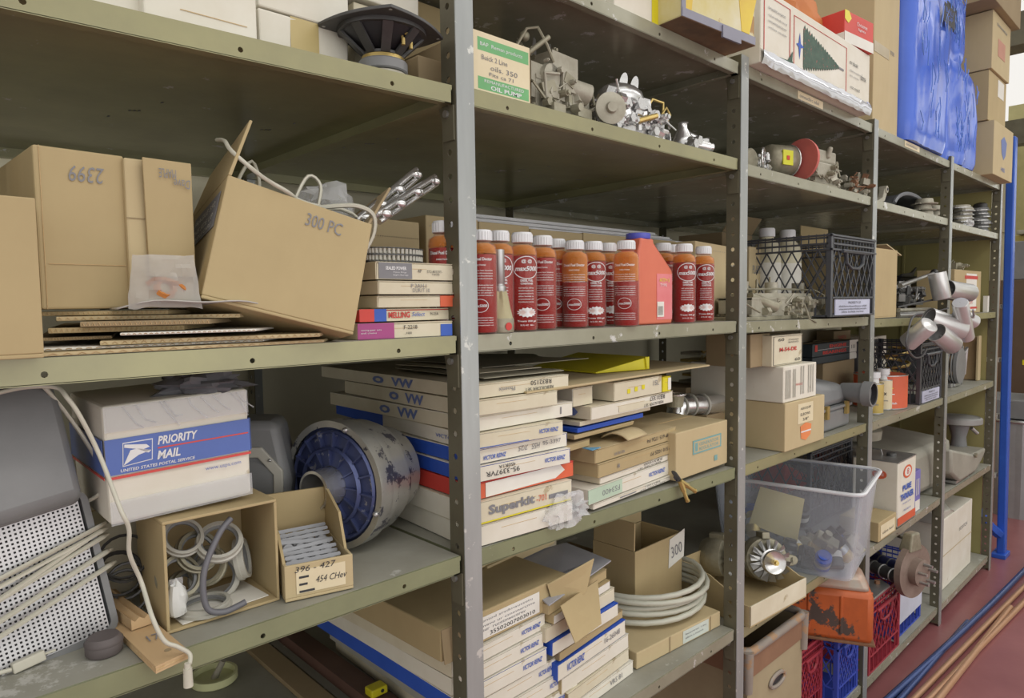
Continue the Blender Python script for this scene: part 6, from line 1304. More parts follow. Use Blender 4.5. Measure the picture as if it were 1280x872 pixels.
ca=carton('brown_carton','wide torn brown carton with a printed white label, on the stack behind the first post',[Vector((.690,.05,zz)),.34,.058,2],.36,'card',items=[('r','F',.24,.1,.50,.72,'paper'),('t','F',scrawl(18,61),.28,.66,.40,.08,'grayink'),('t','F',scrawl(22,62),.28,.50,.42,.08,'grayink'),('t','F',scrawl(18,63),.28,.36,.34,.08,'grayink'),('t','F','35502007003010',.34,.16,.36,.13,'ink')])
g=G(); g.hexa([(.30,-.004,-.02),(.365,-.03,.02),(.367,-.028,.022),(.302,-.002,-.018),(.27,-.006,.056),(.385,-.035,.085),(.387,-.033,.087),(.272,-.004,.058)]); g.build('torn_flap','card',ca,bev=.0008)
g=G(); g.hexa([(.0,-.010,.0),(.06,-.012,.0),(.06,-.010,.0),(.0,-.008,.0),(.0,-.002,.058),(.06,-.002,.058),(.06,0,.058),(.0,0,.058)]); g.build('loose_flap','card3',ca)
tz=zz+.061
o=tag(G().hexa([(0,0,0),(.20,.02,0),(.21,.30,0),(0,.3,0),(0,0,.014),(.20,.02,.014),(.21,.3,.014),(0,.3,.014)]).build('flat_carton','card2',None,(.86,.20,tz),bev=.002),'flat pale brown carton lying on top of the torn carton, under the shelf above','box')
# boards on the near shelf floor
tag(G().hexa([(0,0,0),(.06,0,0),(.055,.50,0),(.0,.5,0),(0,0,.028),(.06,0,.018),(.055,.5,.018),(0,.5,.028)]).build('brown_board',mat('dark_brown_board',(.16,.085,.065),.6),None,(.715,.33,z)),'long dark brown board lying on the bottom left shelf beside the gasket boxes','board')
COL.objects[-1].location.x=.728
tag(G().box(0,0,0,.05,.46,.012).build('corrugated_strip','card3',None,(.645,.36,z),bev=.001),'corrugated cardboard strip lying left of the long dark brown board','cardboard')
o=thing('plastic_disc','pale yellow plastic disc with centre stem under the bottom left shelf edge','disc',atz(268,852,.66)+Vector((0,0,0)),0); o.location=(.360,.10,.80)
# the disc lies on a small box
pz=at(270,846,.25).z
o.location=atz(268,850,z+.0005); o.scale=(1.6,1.6,1.6)
g=G(); g.lathe([(.030,.0),(.032,.002),(.032,.012),(.028,.012),(.027,.004),(.001,.004)],28); g.build('dish',mat('pale_yellow_plastic',(.72,.74,.42),.4),o,smooth=40); g=G(); g.cyl((0,0,.003),(.01,-.01,.03),.005,.004); g.build('stem','zinc',o,smooth=40)
o=thing('yellow_block','small yellow plastic block with a hole, at the bottom edge left of the first post','plastic block',(at(510,850,.30).x,.30,at(510,850,.30).z-.012),0); g=G(); g.box(-.02,0,0,.02,.03,.018); g.build('block','yellow',o,bev=.003); g=G(); g.cyl((.006,-.001,.010),(.006,.002,.010),.004); g.build('hole_bush','black',o)
o.location=(.757,.36,z+.0245)
# ---- second pile on the shelf
zz=z
VL=('t','F','VICTOR REINZ',.12,.25,.24,.45,'blueink',False,.02,.3)
rows=[(.985,.24,.030,.40,4,('white','white','white'),'white gasket box at the foot of the second pile between the posts',[('t','F','VRS 81',.6,.3,.2,.4,'grayink')]),
 (.975,.24,.030,.42,6,('offw','card3','offw'),'cream gasket box second from the foot of the pile between the posts',[]),
 (.960,.255,.034,.40,5,('white','card','white'),'white gasket box with brown sides, third in the pile between the posts',[]),
 (.945,.26,.036,.40,6,('white','blue','blue'),'blue-topped gasket box with white front, fourth in the pile',[VL,('t','F','16-26048',.66,.35,.24,.35,'grayink')]),
 (.955,.25,.020,.36,7,('card','card3','card3'),'thin brown carton with a flattened flap on the blue-topped box',[]),
 (.930,.24,.030,.40,5,('white','blue','blue'),'second blue-topped gasket box, just under the cream one',[('t','F','77009',.3,.3,.3,.4,'grayink')]),
 (.915,.255,.032,.36,6,('offw','offw','offw'),'dirty cream gasket box with crushed left corner',[]),
 (.935,.22,.020,.34,8,('paper','card','card'),'thin pale carton with a bent lid near the top of the pile between the posts',[]),
 (.925,.23,.022,.34,9,('card','card2','card'),'tan gasket carton with yellow inner sheets at the top of the pile between the posts',[])]
for k,(x,w,h,d,rot,ms,lab,it) in enumerate(rows):
    at_box(x+.03,.045-.004*(k%2),zz,w,h,d,rot,lab,ms,it,'gasket boxes in the pile between the posts'); zz+=h+.0012
g=G(); L=.27
g.hexa([(0,0,0),(L,.06,0),(L-.01,.19,.012),(.06,.22,.012),(0,0,.003),(L,.06,.003),(L-.01,.19,.015),(.06,.22,.015)])
o=thing('grey_board','grey-blue printed board with torn edge on top of the pile between the posts','board',(.945,.035,zz+.002),0); g.build('board_sheet',mat('grey_blue_board',(.42,.42,.46),.7,0,(.34,.34,.37)),o)
prints(o,(L,.19,.004),[('t','T','REINZ gasket',.30,.22,.30,.05,'blueink'),('t','T','VICTOR REINZ',.2,.55,.3,.06,'blueink'),('t','T',scrawl(24,8),.3,.4,.5,.05,'grayink')],lift=.003)
g=G(); g.hexa([(.02,-.02,-.075),(.12,-.005,-.075),(.12,-.003,-.075),(.02,-.018,-.075),(.0,0,.0),(.15,.03,.0),(.15,.032,.0),(.0,.002,.0)]); tag(g.build('torn_flap','card',None,(.965,.022,zz-.0)),'brown torn carton flap hanging over the front of the pile between the posts','cardboard'); COL.objects[-1].name='cardboard_scrap'
zz2=zz+.02
tag(G().hexa([(0,0,0),(.24,.03,0),(.24,.05,0),(0,.3,0),(0,0,.02),(.24,.03,.02),(.24,.3,.02),(0,.3,.02)]).build('flat_carton','card2',None,(.93,.20,zz2+.001),bev=.002),'flattened tan carton at the back on top of the pile between the posts','box')
carton('white_carton','pale grey carton with dark text behind the pile, under the shelf above',[Vector((1.16,.42,z)),.22,.38,0],.3,'offw',items=[('t','F','MEX USA',.3,.88,.4,.06,'grayink')])
# flat carton at the right, hose coil and the 300 box
fx=1.268; fw_=.338; fh=.040
fc=carton('brown_carton','wide flat brown carton with pale blue label under the hose coil',[Vector((fx,.062,z)),fw_,fh,-4],.42,'card2',items=[('r','F',.52,.10,.32,.80,mat('pale_blue_label',(.62,.68,.62),.6)),('q','F',.36,.0,.012,1,'card3'),('q','F',.86,0,.01,1,'card3'),('t','F',scrawl(16,33),.55,.6,.26,.12,'grayink'),('t','F',scrawl(16,34),.55,.35,.22,.12,'grayink')])
zf=z+fh+.002
b3=carton('brown_carton','tall open tan carton with a 300 note stuck on its front, inside the hose coil',[Vector((1.415,.175,zf)),.225,.172,1],.140,'card',opened=True,flaps=[('B',0,.085),('L',-2,.075)])
g=G(); g.T=FM('F',.225,.14,.172); g.prism([(.155,.085),(.232,.10),(.236,.178),(.160,.165)],.0,.0012,0,'z'); g.build('paper_note','paper',b3)
g=G(); g.T=FM('F',.225,.14,.172)@Matrix.Translation((0,0,.0022))@Matrix.Rotation(R(8),4,'Z'); g.text('300',.182,.085,.055,.032,0); g.build('printed_text','grayink',b3)
hp=[]; n=26
for k in range(n*5+6):
    a=2*math.pi*k/n; L=k/n; r=.176+.006*math.sin(L*2.1)+.004*math.sin(a*2+L); hp.append((1.515+r*math.cos(a)*1.0,.235+r*.97*math.sin(a),zf+.0085+.0150*L+.003*math.sin(a*1.5)))
hp=[Vector(p) for p in hp]
hm=mat('translucent_grey_hose',(.55,.55,.47),.3,0,(.48,.48,.40))
for p in hp: p.x=min(p.x,1.668)
g=G(); g.tube([p-hp[0] for p in hp],.0073,8); o=g.build('clear_hose_coil',hm,None,hp[0],smooth=60); tag(o,'coil of cloudy plastic hose lying round the 300 box','hose')
# ================================================================ bottom level
z=Z('E',2)+.001
# tall fibre box with rounded steel rim
o=thing('fibre_bin','tall brown fibre bin with rounded grey rim and oval hand hole','bin',(1.705,.012,z),0)
bh=.515-.093; w_=.345; d_=.50
fm=mat('brown_fibre_board',(.42,.35,.22),.7,0,(.32,.26,.16),4,.4); rm=mat('worn_grey_rim',(.34,.30,.26),.6,.1,(.25,.21,.18),9,.4,chips=(.38,.24,.14),chip_amt=.55,chip_scale=20)
g=G(); t=.006; g.box(0,0,0,w_,t,bh); g.box(0,d_-t,0,w_,d_,bh); g.box(0,t,0,t,d_-t,bh); g.box(w_-t,t,0,w_,d_-t,bh); g.box(t,t,0,w_-t,d_-t,t); g.build('body',fm,o)
g=G(); g.box(-.004,-.004,bh-.075,w_+.004,.0,bh-.01); g.box(-.004,0,bh-.075,0,d_,bh-.01); g.build('rim_band',mat('red_brown_band',(.30,.17,.10),.6,0,(.22,.12,.07)),o,bev=.001)
g=G(); g.tube([(x,y,bh) for x,y in rr(-.004,-.004,w_+.004,d_+.004,.03)],.013,8,0,True); g.build('rolled_rim',rm,o,smooth=50)
g=G(); 
for x,y in ((-.006,-.006),(w_+.006,-.006)): g.cyl((x,y,bh-.10),(x,y,bh+.008),.014,.016,12)
g.build('corner_cap',rm,o,smooth=40) if 0 else None
for x,y in ((-.002,-.002),(w_+.002,-.002)): gg=G(); gg.cyl((x,y,bh-.11),(x,y,bh+.006),.013,.016,12); gg.build('corner_cap',rm,o,smooth=40)
g=G(); q=[(w_*.5+.045*math.cos(R(a)),bh-.14+.018*math.sin(R(a))) for a in range(0,360,20)]; g.tube([(x,-.004,zz_) for x,zz_ in q],.006,6,0,True); g.build('hand_hole_ring',rm,o,smooth=50)
g=G(); g.prism(q,-.0012,.0,0,'y'); g.build('dark_hand_hole','black',o)
for k in range(3): 
    q=tag(G().cyl((0,0,0),(.0,.18,.0),.035,.035,16).build('canister',['redink','dsteel','redink'][k],None,(1.76+.09*k,.10,z+.045),smooth=40),['red canister lying in the fibre bin, leftmost','dark canister lying in the middle of the fibre bin','red canister lying in the fibre bin, rightmost'][k],'canister')
# orange fuel can on milk crates
def place_crate(x,y,w,d,h,m,label,zz=None): 
    return milk_crate('milk_crate',label,(x,y,z if zz is None else zz),0,w,d,h,m,None,None)
cred=mat('red_crate_plastic',(.36,.035,.055),.45); cblue=mat('blue_crate_plastic',(.04,.08,.48),.45)
place_crate(2.145,.06,.185,.33,.245,cred,'dark red milk crate under the left half of the orange can')
place_crate(2.335,.012,.185,.33,.243,cblue,'bright blue milk crate under the right half of the orange can, behind the third post')
o=thing('fuel_can','large dented orange metal fuel can, oily and scratched, sitting on the crates','fuel can',(2.335,-.10,z+.252),(0,0,R(27)))
cz=o.location.z
oc=mat('oily_orange_paint',(.62,.14,.03),.45,.1,(.40,.09,.025),5,.6,.15,30,chips=(.08,.06,.05),chip_amt=.545,chip_scale=9)
cw=.165; chh=.225; cdp=.31
g=G(); g.box(0,0,.0,cw,cdp,chh*.78); g.build('can_body',oc,o,bev=.020,smooth=45)
g=G(); g.hexa([(.006,.006,chh*.76),(cw-.006,.006,chh*.76),(cw-.006,cdp-.006,chh*.76),(.006,cdp-.006,chh*.76),(.03,.03,chh),(cw-.03,.03,chh),(cw-.03,cdp-.03,chh),(.03,cdp-.03,chh)]); g.build('sloping_shoulder',mat('worn_orange_shoulder',(.55,.17,.06),.4,.3,(.40,.36,.31),9,.5),o,bev=.018,smooth=45)
G().box(cw*.35,-.004,.03,cw*.35+.01,.004,chh*.7).build('pressed_rib',oc,o,bev=.003); [G().box(-.004,yy,.03,.004,yy+.010,chh*.70).build('pressed_rib',oc,o,bev=.003) for yy in (cdp*.3,cdp*.62)]
g=G(); g.box(-.004,-.004,-.001,cw+.004,cdp+.004,.008); g.build('bottom_seam','rust',o,bev=.002)
g=G(); g.cyl((cw*.2,.1,chh*.98),(cw*.2,.1,chh*1.06),.02); g.build('filler_cap','dsteel',o,smooth=40); g=G(); g.tube([(cw*.3,.15,chh),(cw*.32,.15,chh*1.10),(cw*.7,.15,chh*1.10),(cw*.72,.15,chh)],.006,8); g.build('carry_handle','rust',o,smooth=50)
# red crate with bracket, blue crate with axle
z=Z('E',3)+.001
place_crate(2.62,.01,.335,.33,.285,cred,'tall dark red milk crate right of the orange can, behind the third post')
place_crate(2.985,.03,.31,.33,.285,cblue,'blue milk crate with a pale print, under the brake disc')
o=thing('steel_bracket','rusty grey steel bracket lying over the corner of the tall red crate','bracket',(2.58,-.0,z+.288),0); g=G(); g.prism([(0,0),(.22,.0),(.26,.05),(.2,.08),(.03,.05)],0,.008,0,'z'); g.build('bracket_plate','steel',o,bev=.002); g=G(); g.cyl((.2,.04,.008),(.2,.04,.02),.01,n=6); g.build('bracket_bolt','rust',o)
pl_=tag(G().box(0,0,0,.30,.0015,.17).build('pale_print',mat('pale_crate_print',(.62,.66,.78),.5),None,(2.99,.076,z+.05)),None,None)
pl_.parent=[q for q in COL.objects if q.name.startswith('milk_crate') and q.get('label','').startswith('blue milk crate with')][0]; pl_.location=(.005,-.0045,.06); pl_.name='name_plate'
# axle shafts with brake disc resting across the crates
zs_=z+.288
for k,(y,lab) in enumerate([(.10,'front dark axle shaft lying across the red crate'),(.20,'rear dark axle shaft with blue sheen lying across the red crate')]):
    o=thing('axle_shaft',lab,'axle shaft',([2.84,2.93][k],-.02,zs_+.030),(0,R(0),R(66))); g=G(); g.cyl((0,0,0),(.46,-.0,0),.024,.024,16)
    g.build('shaft_tube','dsteel' if k==0 else mat('blue_black_paint',(.03,.035,.10),.4),o,smooth=50); g=G()
    for q_ in range(9): g.torus((.03+.045*q_,0,0),.0245,.0035,16,6,rot=Euler((0,R(90),0)))
    g.build('collar_rings','steel' if k==0 else 'dsteel',o,smooth=50)
o=thing('brake_disc','rusty brake disc hanging at the front end of the axle shafts','brake disc',(2.885,-.05,z+.345),(0,0,R(77)))
g=G(); g.lathe([(.05,-.012),(.104,-.012),(.104,.012),(.05,.012),(.05,-.012)],36,0,(0,0,0),'x',caps=False); g.lathe([(.052,-.012),(.052,-.04),(.03,-.045),(.001,-.045)],28,0,(0,0,0),'x',caps=False); g.build('rotor_disc','rust' if 0 else mat('brown_grey_rust',(.34,.27,.23),.6,.3,(.22,.16,.13),14,.4,.2,50),o,smooth=35)
g=G()
for k in range(5): g.T=Matrix.Rotation(R(72*k),4,'X'); g.cyl((-.044,0,.036),(-.075,0,.036),.006,n=8)
g.build('wheel_studs','steel',o,smooth=40)
g=G(); g.hexa([(-.02,-.03,.08),(.03,-.03,.08),(.03,.05,.08),(-.02,.05,.08),(-.015,-.02,.15),(.02,-.02,.15),(.02,.03,.15),(-.015,.03,.15)]); g.cyl((-.0,-.03,.10),(.12,-.06,.10),.007); g.build('brake_caliper','alud',o,bev=.006)
# white cartons in the far bay
z=Z('E',4)+.001
xl=xat(1173,.12,z); S_=[Vector((3.50,.045,z)),.36,.36,0]
x0=xat(1193,.045,z)-.30
bxw=carton('white_carton','tall worn white carton standing at the bottom of the last bay','box' and [Vector((x0+.0,.045,z)),xat(1213,.045,z)-x0,at(1193,640,.045).z-z,0],.24,'white',items=[('t','F','SCOTCH',.6,.66,.24,.05,'grayink'),('q','F',.0,.48,1,.012,'card2')])
bxw.name='tall_white_carton'
tag(G().hexa([(0,0,0),(.30,0,0),(.36,.2,.0),(0,.2,0),(0,0,.05),(.25,0,.02),(.52,.2,.09),(0,.2,.10)]).build('foam_block','lgrey',None,(x0-.02,.05,z+at(1193,640,.045).z-z+.002),bev=.004),'grey-white foam wedge lying on the tall worn white carton','foam block')
carton('white_carton','wide pale carton on the bottom shelf behind the brake disc and blue crate',[Vector((3.0,.50,Z('E',3))),.42,.40,0],.28,'offw')
# ================================================================ top level
z=Z('T',1)
_A=atz(852,20,z+.0015); _B=atz(943,57,z+.0015)
o=thing('oil_carton','oil-stained white and yellow carton with grey tape, jutting over the top shelf edge','box',(_A.x,_A.y,z+.0015),(0,0,math.atan2(_B.y-_A.y,_B.x-_A.x)))
wy=mat('stained_white_yellow',(.72,.70,.60),.6,0,(.58,.50,.20),4,.6,chips=(.38,.22,.08),chip_amt=.60,chip_scale=6)
w_=(_B-_A).length; d_=.30; hh=.14
g=G(); g.box(0,0,0,w_,d_,hh); g.build('body',wy,o,bev=.003)
g=G(); g.box(-.001,-.0015,-.0012,w_+.001,d_,.0); g.build('oily_bottom',mat('oil_soaked_card',(.34,.20,.09),.5,0,(.10,.06,.035),5,.6),o)
g=G(); g.box(-.002,-.002,0,.012,.0,hh); g.box(0,-.0028,.0,w_,-.0,.018); g.build('grey_tape',mat('grey_tape',(.26,.26,.33),.4),o)
g=G(); g.box(.14,-.006,-.012,.21,-.001,.014); g.build('loose_tape_end',MATS['grey_tape'],o)
g=G(); g.prism([(.0,0),(.03,.0),(.05,hh),(.012,hh)],-.0012,0,0,'y'); g.prism([(.22,.02),(.25,.02),(.29,hh),(.20,hh)],-.0012,0,0,'y'); g.build('yellow_patch',mat('yellow_print',(.74,.58,.06),.5,0,(.6,.4,.05)),o)
carton('white_carton','stained white carton behind the oil-stained one on the top shelf',[Vector((xat(768,.01,z),.01,z)),xat(824,.01,z)-xat(768,.01,z),.12,0],.3,'white',items=[('q','F',.82,0,.18,1,'yellow')])
carton('yellow_box','yellow-sided carton between the stained white cartons on the top shelf',[Vector((1.02,.05,z)),.12,.13,0],.25,'offw') if 0 else None
# long tree carton
z=Z('T',2)
wT=2.497-1.665; hT=at(1088,75,-.06).z-z
o=thing('tree_carton','long white carton printed with a fir tree in a red frame, top shelf','box',(1.665,-.028,z+.0015),(0,0,0))
wT=2.37-1.595; dT=.35
xr=xat(1086,-.028,z); wT=xr-1.665
hT=at(1087,70,-.028).z-z
g=G(); g.box(0,0,0,wT,dT,hT); g.build('body','white',o,bev=.003)
green=mat('fir_green_print',(.07,.13,.09),.6,0,(.03,.07,.05),40,.4,chips=(.45,.08,.08),chip_amt=.60,chip_scale=60)
fr=[]
def fr_rect(u0,v0,u1,v1,t=.004):
    return [('q','F',u0,v0,u1-u0,t*2,'redink'),('q','F',u0,v1-t*2,u1-u0,t*2,'redink'),('q','F',u0,v0,t,v1-v0,'redink'),('q','F',u1-t,v0,t,v1-v0,'redink')]
r3=random.Random(5); tp=[]
n=34
for k in range(n):      # fir tree lying on its side, tip to the right
    t_=k/(n-1); s=(.34*(1-t_)**.85)*(1 if k%2 else .78); tp.append((.33+.34*t_,.5+s))
tp2=[(u,1-v) for u,v in reversed(tp)]
prints(o,(wT,dT,hT),fr_rect(.25,.14,.74,.88)+fr_rect(.02,.18,.22,.92)+[('p','F',tp+tp2,0,0,0,green),('q','F',.66,.485,.05,.03,'grayink'),
 ('p','F',[(.27,.5),(.29,.53),(.298,.68),(.306,.53),(.335,.5),(.306,.47),(.298,.30),(.29,.47)],0,0,0,'blueink'),
 ('t','F',scrawl(12,81),.05,.75,.13,.04,'grayink'),('t','F',scrawl(14,82),.05,.66,.14,.03,'grayink'),('t','F',scrawl(14,83),.05,.58,.14,.03,'grayink'),('t','F',scrawl(14,85),.05,.50,.14,.03,'grayink'),
 ('t','F',scrawl(9,84),.77,.66,.09,.07,'ink'),('t','F',scrawl(12,86),.77,.55,.12,.03,'grayink'),('t','F',scrawl(12,87),.77,.47,.10,.03,'grayink'),('t','F',scrawl(9,88),.78,.28,.10,.05,'ink'),('t','F',scrawl(9,89),.89,.5,.06,.10,'ink'),
 ('p','F',[(.20,.20),(.24,.36),(.235,.22),(.28,.12),(.02,.08),(.02,.16)],0,0,0,green)])
# shrink wrap along its lower edge
g=G()
def sw(u,v): 
    n_=noise.noise(Vector((u*18,v*2,0))); return (u*wT,-.003-.006*math.sin(math.pi*v)-.004*abs(n_),-.004+.038*v+.004*n_)
g.grid(sw,60,5); g.build('shrink_wrap',mat('glossy_wrap',(.75,.78,.84),.10,.35),o,smooth=30)
# cards taped on the lip
for k,(a,lab) in enumerate([(1.95,'ivory paper label taped on the top shelf lip, left one under the tree carton'),(2.86,'ivory paper label taped on the top shelf lip under the blue bags')]):
    o=tag(G().box(0,0,0,.17,.0008,.022).build('lip_label','cream',None,(a,.0030,SH['T'][2]-.026)),lab,'paper label')
    g=G(); g.T=Matrix.Translation((0.01,-.0004,.006))@Matrix.Rotation(R(90),4,'X'); g.text(scrawl(14,90+k),0,0,.13,.01); g.build('printed_text','grayink',o)
# orange bag, red box, tan cartons
o=thing('orange_bag','soft orange-brown bag lying on top of the tree carton, cut by the picture edge','bag',(2.10,.14,z+hT+.075),0); blob('bag_cloth',mat('orange_cloth',(.62,.22,.06),.6,0,(.5,.16,.05)),o,(0,0,0),(.22,.10,.085),31,.25,n=26)
carton('red_box','small red box with yellow corner sticker on the end of the tree carton',[Vector((xr-.19,-.02,z+hT+.002)),.185,.095,-6],.16,'red',items=[('q','F',0,0,1,.34,'paper'),('p','F',[(.0,.72),(.12,.62),(.22,.80),(.14,1.0),(0,1.0)],0,0,0,'yellow'),('t','F','Christmas',.4,.66,.36,.12,'whiteink'),('t','F','lights',.45,.5,.25,.1,'whiteink'),('q','L',0,0,1,.3,'paper')])
z=Z('T',3)
x1=xat(1109,.0,z)
tc=carton('brown_carton','tall pale tan carton standing between the tree carton and the blue bag',[Vector((2.545,.01,z)),x1-2.545+.03,.60,0],.30,'card2',items=[('q','F',.0,.42,1,.06,mat('tan_tape',(.52,.44,.28),.3))])
carton('brown_carton','second tall tan carton with faint writing, against the blue bag',[Vector((x1+.035,.02,z)),.13,.52,0],.30,'card2',items=[('t','F','tree',.3,.55,.3,.03,'grayink')])
# blue bags
bb=mat('blue_bag_plastic',(.09,.19,.75),.20,0,(.07,.155,.66),5,.4)
def bag(name,label,loc,w,d,h,seed,amp=.02,parts=True):
    o=thing(name,label,'bag',loc,0); g=G()
    def sd(p,nx,ny): 
        n1=noise.noise(Vector((p[0]*6,p[1]*6,p[2]*3+seed))); n2=noise.noise(Vector((p[0]*22,p[1]*22,p[2]*7+seed)))
        k=amp*n1+amp*.45*n2; return (p[0]+nx*k,p[1]+ny*k,p[2])
    m=rr(0,0,w,d,min(w,d)*.12,3); per=[]
    for i in range(len(m)):
        a=Vector(m[i]); b=Vector(m[(i+1)%len(m)]); q_=max(1,int((b-a).length/.02)); per+=[a.lerp(b,j/q_) for j in range(q_)]
    nv=int(h/.025); c=Vector((w/2,d/2)); vs=[];fs=[]; n=len(per)
    for j in range(nv+1):
        v=j/nv; s=1-.06*(max(0,v-.85)/.15)**2-.05*(max(0,.06-v)/.06)
        for p in per:
            q_=c+(p-c)*s; dd=(p-c).normalized(); vs.append(sd((q_.x,q_.y,h*v),dd.x,dd.y))
    for j in range(nv):
        for i in range(n): fs.append((j*n+i,j*n+(i+1)%n,(j+1)*n+(i+1)%n,(j+1)*n+i))
    fs.append(tuple(reversed(range(n)))); fs.append(tuple(nv*n+i for i in range(n)))
    g.add(vs,fs); g.build('bag_skin',bb,o,smooth=50)
    r_=random.Random(seed); g=G()
    for k in range(26):
        x=r_.uniform(.05,w-.12); zz_=r_.uniform(.03,h*.8); g.tube([(x,-amp*1.1,zz_),(x+r_.uniform(-.02,.02),-amp*1.25,zz_+.03),(x+r_.uniform(-.04,.04),-amp*1.1,zz_+r_.uniform(.05,.12))],.0022,4)
    g.build('plastic_creases',mat('blue_bag_crease',(.16,.30,.80),.15),o,smooth=60); return o
xb0=x1+.185
o=bag('blue_bag','tall glossy blue plastic bag standing on the top shelf right of the tan cartons',(xb0,-.02,z+.003),3.34-xb0,.42,.62,3,.014)
prints(o,(3.34-xb0,.42,.62),[('q','F',.62,.80,.30,.12,'ink'),('t','F','BALI',.66,.87,.2,.03,'blueink'),('t','F','TOP',.66,.83,.2,.03,'blueink')],lift=.016)
o=bag('blue_bag','wide blue plastic bag filled round, to the right of the tall one',(3.36,.0,Z('T',4)+.003),.50,.42,.43,11,.022)
o=bag('blue_bag','small blue bag with a black print, lying on top of the wide blue bag',(3.34,.03,Z('T',4)+.003+.455),.40,.36,.30,19,.022)
prints(o,(.40,.36,.30),[('q','F',.06,.30,.35,.35,'ink')],lift=.02)
# far cartons at the end of the top shelf
xx=3.90; z=Z('T',4)
c1=carton('brown_carton','worn grey-tan carton with blue printed crest, at the end of the top shelf',[Vector((3.965,-.045,z)),.40,.255,0],.30,'card2',items=[('p','F',[(.35,.7),(.5,.8),(.65,.7),(.6,.45),(.5,.35),(.4,.45)],0,0,0,bp),('t','F','HBS',.38,.12,.2,.08,bp),('t','L','SMART',.2,.8,.4,.06,'grayink'),('q','L',.3,.5,.4,.01,'grayink')])
c2=carton('brown_carton','plain tan carton second from the bottom at the end of the top shelf',[Vector((3.955,-.02,z+.258)),.35,.235,0],.28,'card',items=[('r','F',.5,.6,.35,.35,'paper')])
c3=carton('brown_carton','pale carton with red print, third up at the end of the top shelf',[Vector((3.95,-.03,z+.496)),.36,.27,0],.28,'card2',items=[('q','F',.3,.3,.4,.3,mat('faded_red_print',(.60,.30,.22),.7)),('t','F',scrawl(10,44),.2,.8,.6,.06,'grayink')])
c4=carton('brown_carton','large brown carton with a paper strip, topmost at the end of the top shelf',[Vector((3.80,-.06,z+.770)),.56,.40,0],.36,'card3',items=[('r','F',.05,.42,.72,.20,'paper'),('r','L',.05,.5,.8,.22,'paper'),('t','F',scrawl(20,46),.1,.5,.5,.05,'grayink')])
# ================================================================ floor and what stands beyond
bluep=mat('blue_conduit',(.06,.10,.28),.25,.5,(.05,.08,.22)); cop=mat('copper_pipe',(.50,.31,.20),.42,.5,(.48,.26,.15),5,.4)
def pipe(label,a,b,r,m,mid=None,cat='pipe',name='pipe'):
    A=Vector(a);B=Vector(b); pts=[Vector((0,0,0))]+([Vector(mid)-A] if mid else [])+[B-A]; pts=spline(pts,8)
    o=tag(G().tube(pts,r,12).build(name,m,None,A,smooth=60),label,cat); return o
pipe('long blue pipe curving along the floor, longest of the two blue ones',(2.35,.0-.03,.016),(6.2,-.20,.016),.013,bluep,(4.0,-.125,.016))
pipe('shorter blue pipe on the floor between the long blue pipe and the copper ones',(2.40,-.075,.014),(3.56,-.088,.014),.011,bluep)
pipe('copper pipe on the floor nearest the rack',(2.45,-.100,.014),(6.4,-.29,.014),.011,cop,None,'pipe','copper_pipe')
pipe('middle copper pipe on the floor, as long as its neighbour',(2.45,-.135,.014),(6.4,-.36,.014),.012,cop,None,'pipe','copper_pipe')
pipe('short copper pipe on the floor, farthest from the rack',(2.45,-.170,.014),(3.87,-.190,.014),.013,cop,None,'pipe','copper_pipe')
# blue steel upright
bs=mat('bright_blue_steel',(.035,.13,.58),.35,.1,(.03,.10,.50))
o=thing('blue_rack_upright','bright blue steel upright with a braced foot, standing on the floor beyond the rack end','steel upright',(4.60,-.02,0),0)
fx_=at(1258,690,-.04).x-4.70
def bp_(px,py,Y): v=at(px,py,Y); return (v.x-4.70,v.y+.04,v.z)
g=G()
x0=xat(1254,-.04,1.5)-4.7; x1_=xat(1269,-.04,1.5)-4.7
g.hexa([(0.03,.0,.02),(.09,.0,.02),(.09,.04,.02),(.03,.04,.02),(-.05,.0,2.35),(.01,.0,2.35),(.01,.04,2.35),(-.05,.04,2.35)]); g.build('upright_post',bs,o,bev=.006)
g=G(); g.box(.0,-.01,0,.12,.06,.025); g.build('foot_plate',bs,o,bev=.003)
g=G(); g.tube(spline([(.02,.03,.14),(-.06,.06,.20),(-.13,.16,.36),(-.16,.30,.48)],5),.028,6,0); g.build('foot_brace',bs,o)
for k,zz_ in enumerate((.46,.80,1.12,1.42)):
    g=G(); g.box(.0,.05,zz_,.06,.95,zz_+.022); g.build('cross_rung','lgrey',o)
# far shelving and stock
def far(name,label,cat,px0,py0,px1,py1,X,Y0,depth,m,bev=.004,items=None,group=None):
    "box standing far off whose near corner column shows between the pixels, at distance x=X"
    a=at(px0,py1,Y0); 
    z0=max(0,at(px0,py1,Y0).z); z1=at(px0,py0,Y0).z; x0=xat(px0,Y0,1.); x1=xat(px1,Y0,1.)
    o=thing(name,label,cat,(x0,Y0,z0),0,group); g=G(); g.box(0,0,0,x1-x0,depth,z1-z0); g.build('body',m,o,bev=bev); return o,x1-x0,z1-z0
# far yellow wall with window
g=G(); g.box(9.35,-6,0,9.5,D+.08,3.6); struct('wall_far',g,mat('yellow_olive_wall',(.50,.46,.22),.7))
wx=9.34
def fpt(px,py,X=wx): v=atx(px,py,X); return v
A=fpt(1250,50); B=fpt(1280,150)
g=G(); g.box(wx-.02,-.85,1.98,wx-.005,.05,3.10); o=struct('window_1',g,mat('bright_window',(.95,.98,1.0),.5,emit=2.6))
g=G()
for y in (-.9,-.42,.03): g.box(wx-.05,y,1.94,wx-.02,y+.035,3.14)
for zz_ in (1.94,2.5,3.1): g.box(wx-.05,-.9,zz_,wx-.02,.05,zz_+.035)
struct('window_2',g,'gplas')
g=G(); g.box(5.3,-3.4,3.05,5.5,D,3.25); struct('trim_2',g,'pdark')
g=G(); g.box(7.0,-3.4,2.75,7.15,D,2.95); struct('trim_3',g,'pdark')
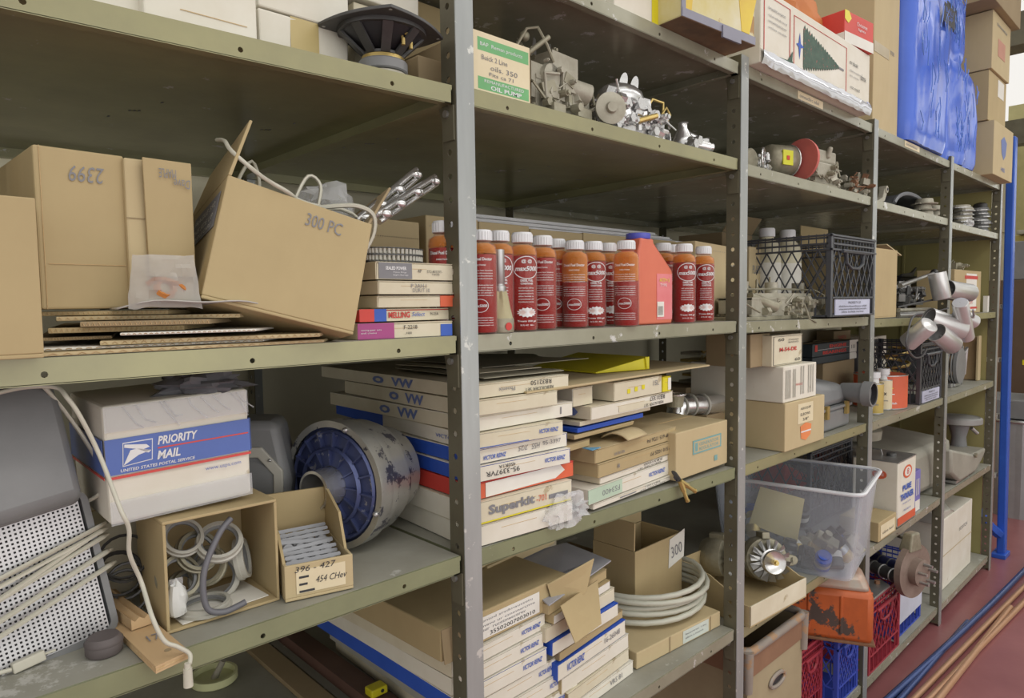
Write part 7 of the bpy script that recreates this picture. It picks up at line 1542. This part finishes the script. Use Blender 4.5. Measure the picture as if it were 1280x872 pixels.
# items seen in the gap at the right picture edge, standing on the floor against the back wall
yb=.42
def gap(name,label,cat,x,y,z0,w,d,h,m,extra=None):
    o=thing(name,label,cat,(x,y,z0),0); g=G(); g.box(0,0,0,w,d,h); g.build('body',m,o,bev=.006)
    if extra: extra(o)
    return o
def tags(o): 
    for yy,zz_ in ((.10,.75),(.25,.75),(.18,1.05),(.34,.95)): g=G(); g.box(-.003,yy,zz_,0,yy+.05,zz_+.04); g.build('yellow_tag','yellow',o)
gap('brown_cabinet','tall dark brown cabinet with yellow tags beyond the blue upright','cabinet',6.6,-.12,0,.6,.70,1.62,mat('dark_brown_cabinet',(.13,.085,.055),.5),tags)
gap('gray_box','grey perforated metal box standing on top of the brown cabinet','box',6.62,.16,1.622,.3,.22,.30,'gplas')
gap('yellow_bin','yellow plastic parts bin on a far shelf at the right picture edge','bin',7.3,-.25,2.06,.4,.55,.18,'yellow')
gap('far_shelf_board','narrow shelf board under the yellow parts bin, on the far yellow cabinet','shelf',7.2,-.35,2.02,.6,.8,.035,'zinc')
gap('yellow_cabinet','tall yellow cabinet standing beyond the brown cabinet','cabinet',7.3,-.30,0,.5,.8,2.015,mat('dull_yellow_cabinet',(.58,.48,.16),.6))
gap('dark_bin','dark grey bin standing on top of the yellow bin','bin',7.32,-.22,2.243,.36,.5,.14,'dsteel')
o=thing('trash_can','ribbed grey galvanised bin standing on the floor behind the blue upright','bin',(5.72,.10,0),0); g=G(); pr2=[]
n=40; vs=[]
for zz_,r_ in ((0,.20),(.66,.235)):
    for k in range(n): a=2*math.pi*k/n; rr2=r_*(1+.02*(k%2)); vs.append((rr2*math.cos(a),rr2*math.sin(a),zz_))
g.add(vs,[(k,(k+1)%n,n+(k+1)%n,n+k) for k in range(n)]+[tuple(reversed(range(n)))]); g.build('ribbed_wall',mat('galvanised_grey',(.42,.43,.44),.45,.4),o); g=G(); g.torus((0,0,.66),.243,.012,40,6); g.build('rim','steel',o,smooth=50)
o=tag(G().sphere((0,0,0),.10,20).build('blue_ball',mat('violet_blue_plastic',(.12,.10,.55),.3),None,(5.72,-.02,.90),smooth=60),'violet-blue ball resting on the grey box behind the blue upright','ball')
gap('gray_case','grey case lying across the ribbed bin under the violet-blue ball','case',5.50,-.16,.675,.45,.5,.125,'gplas')
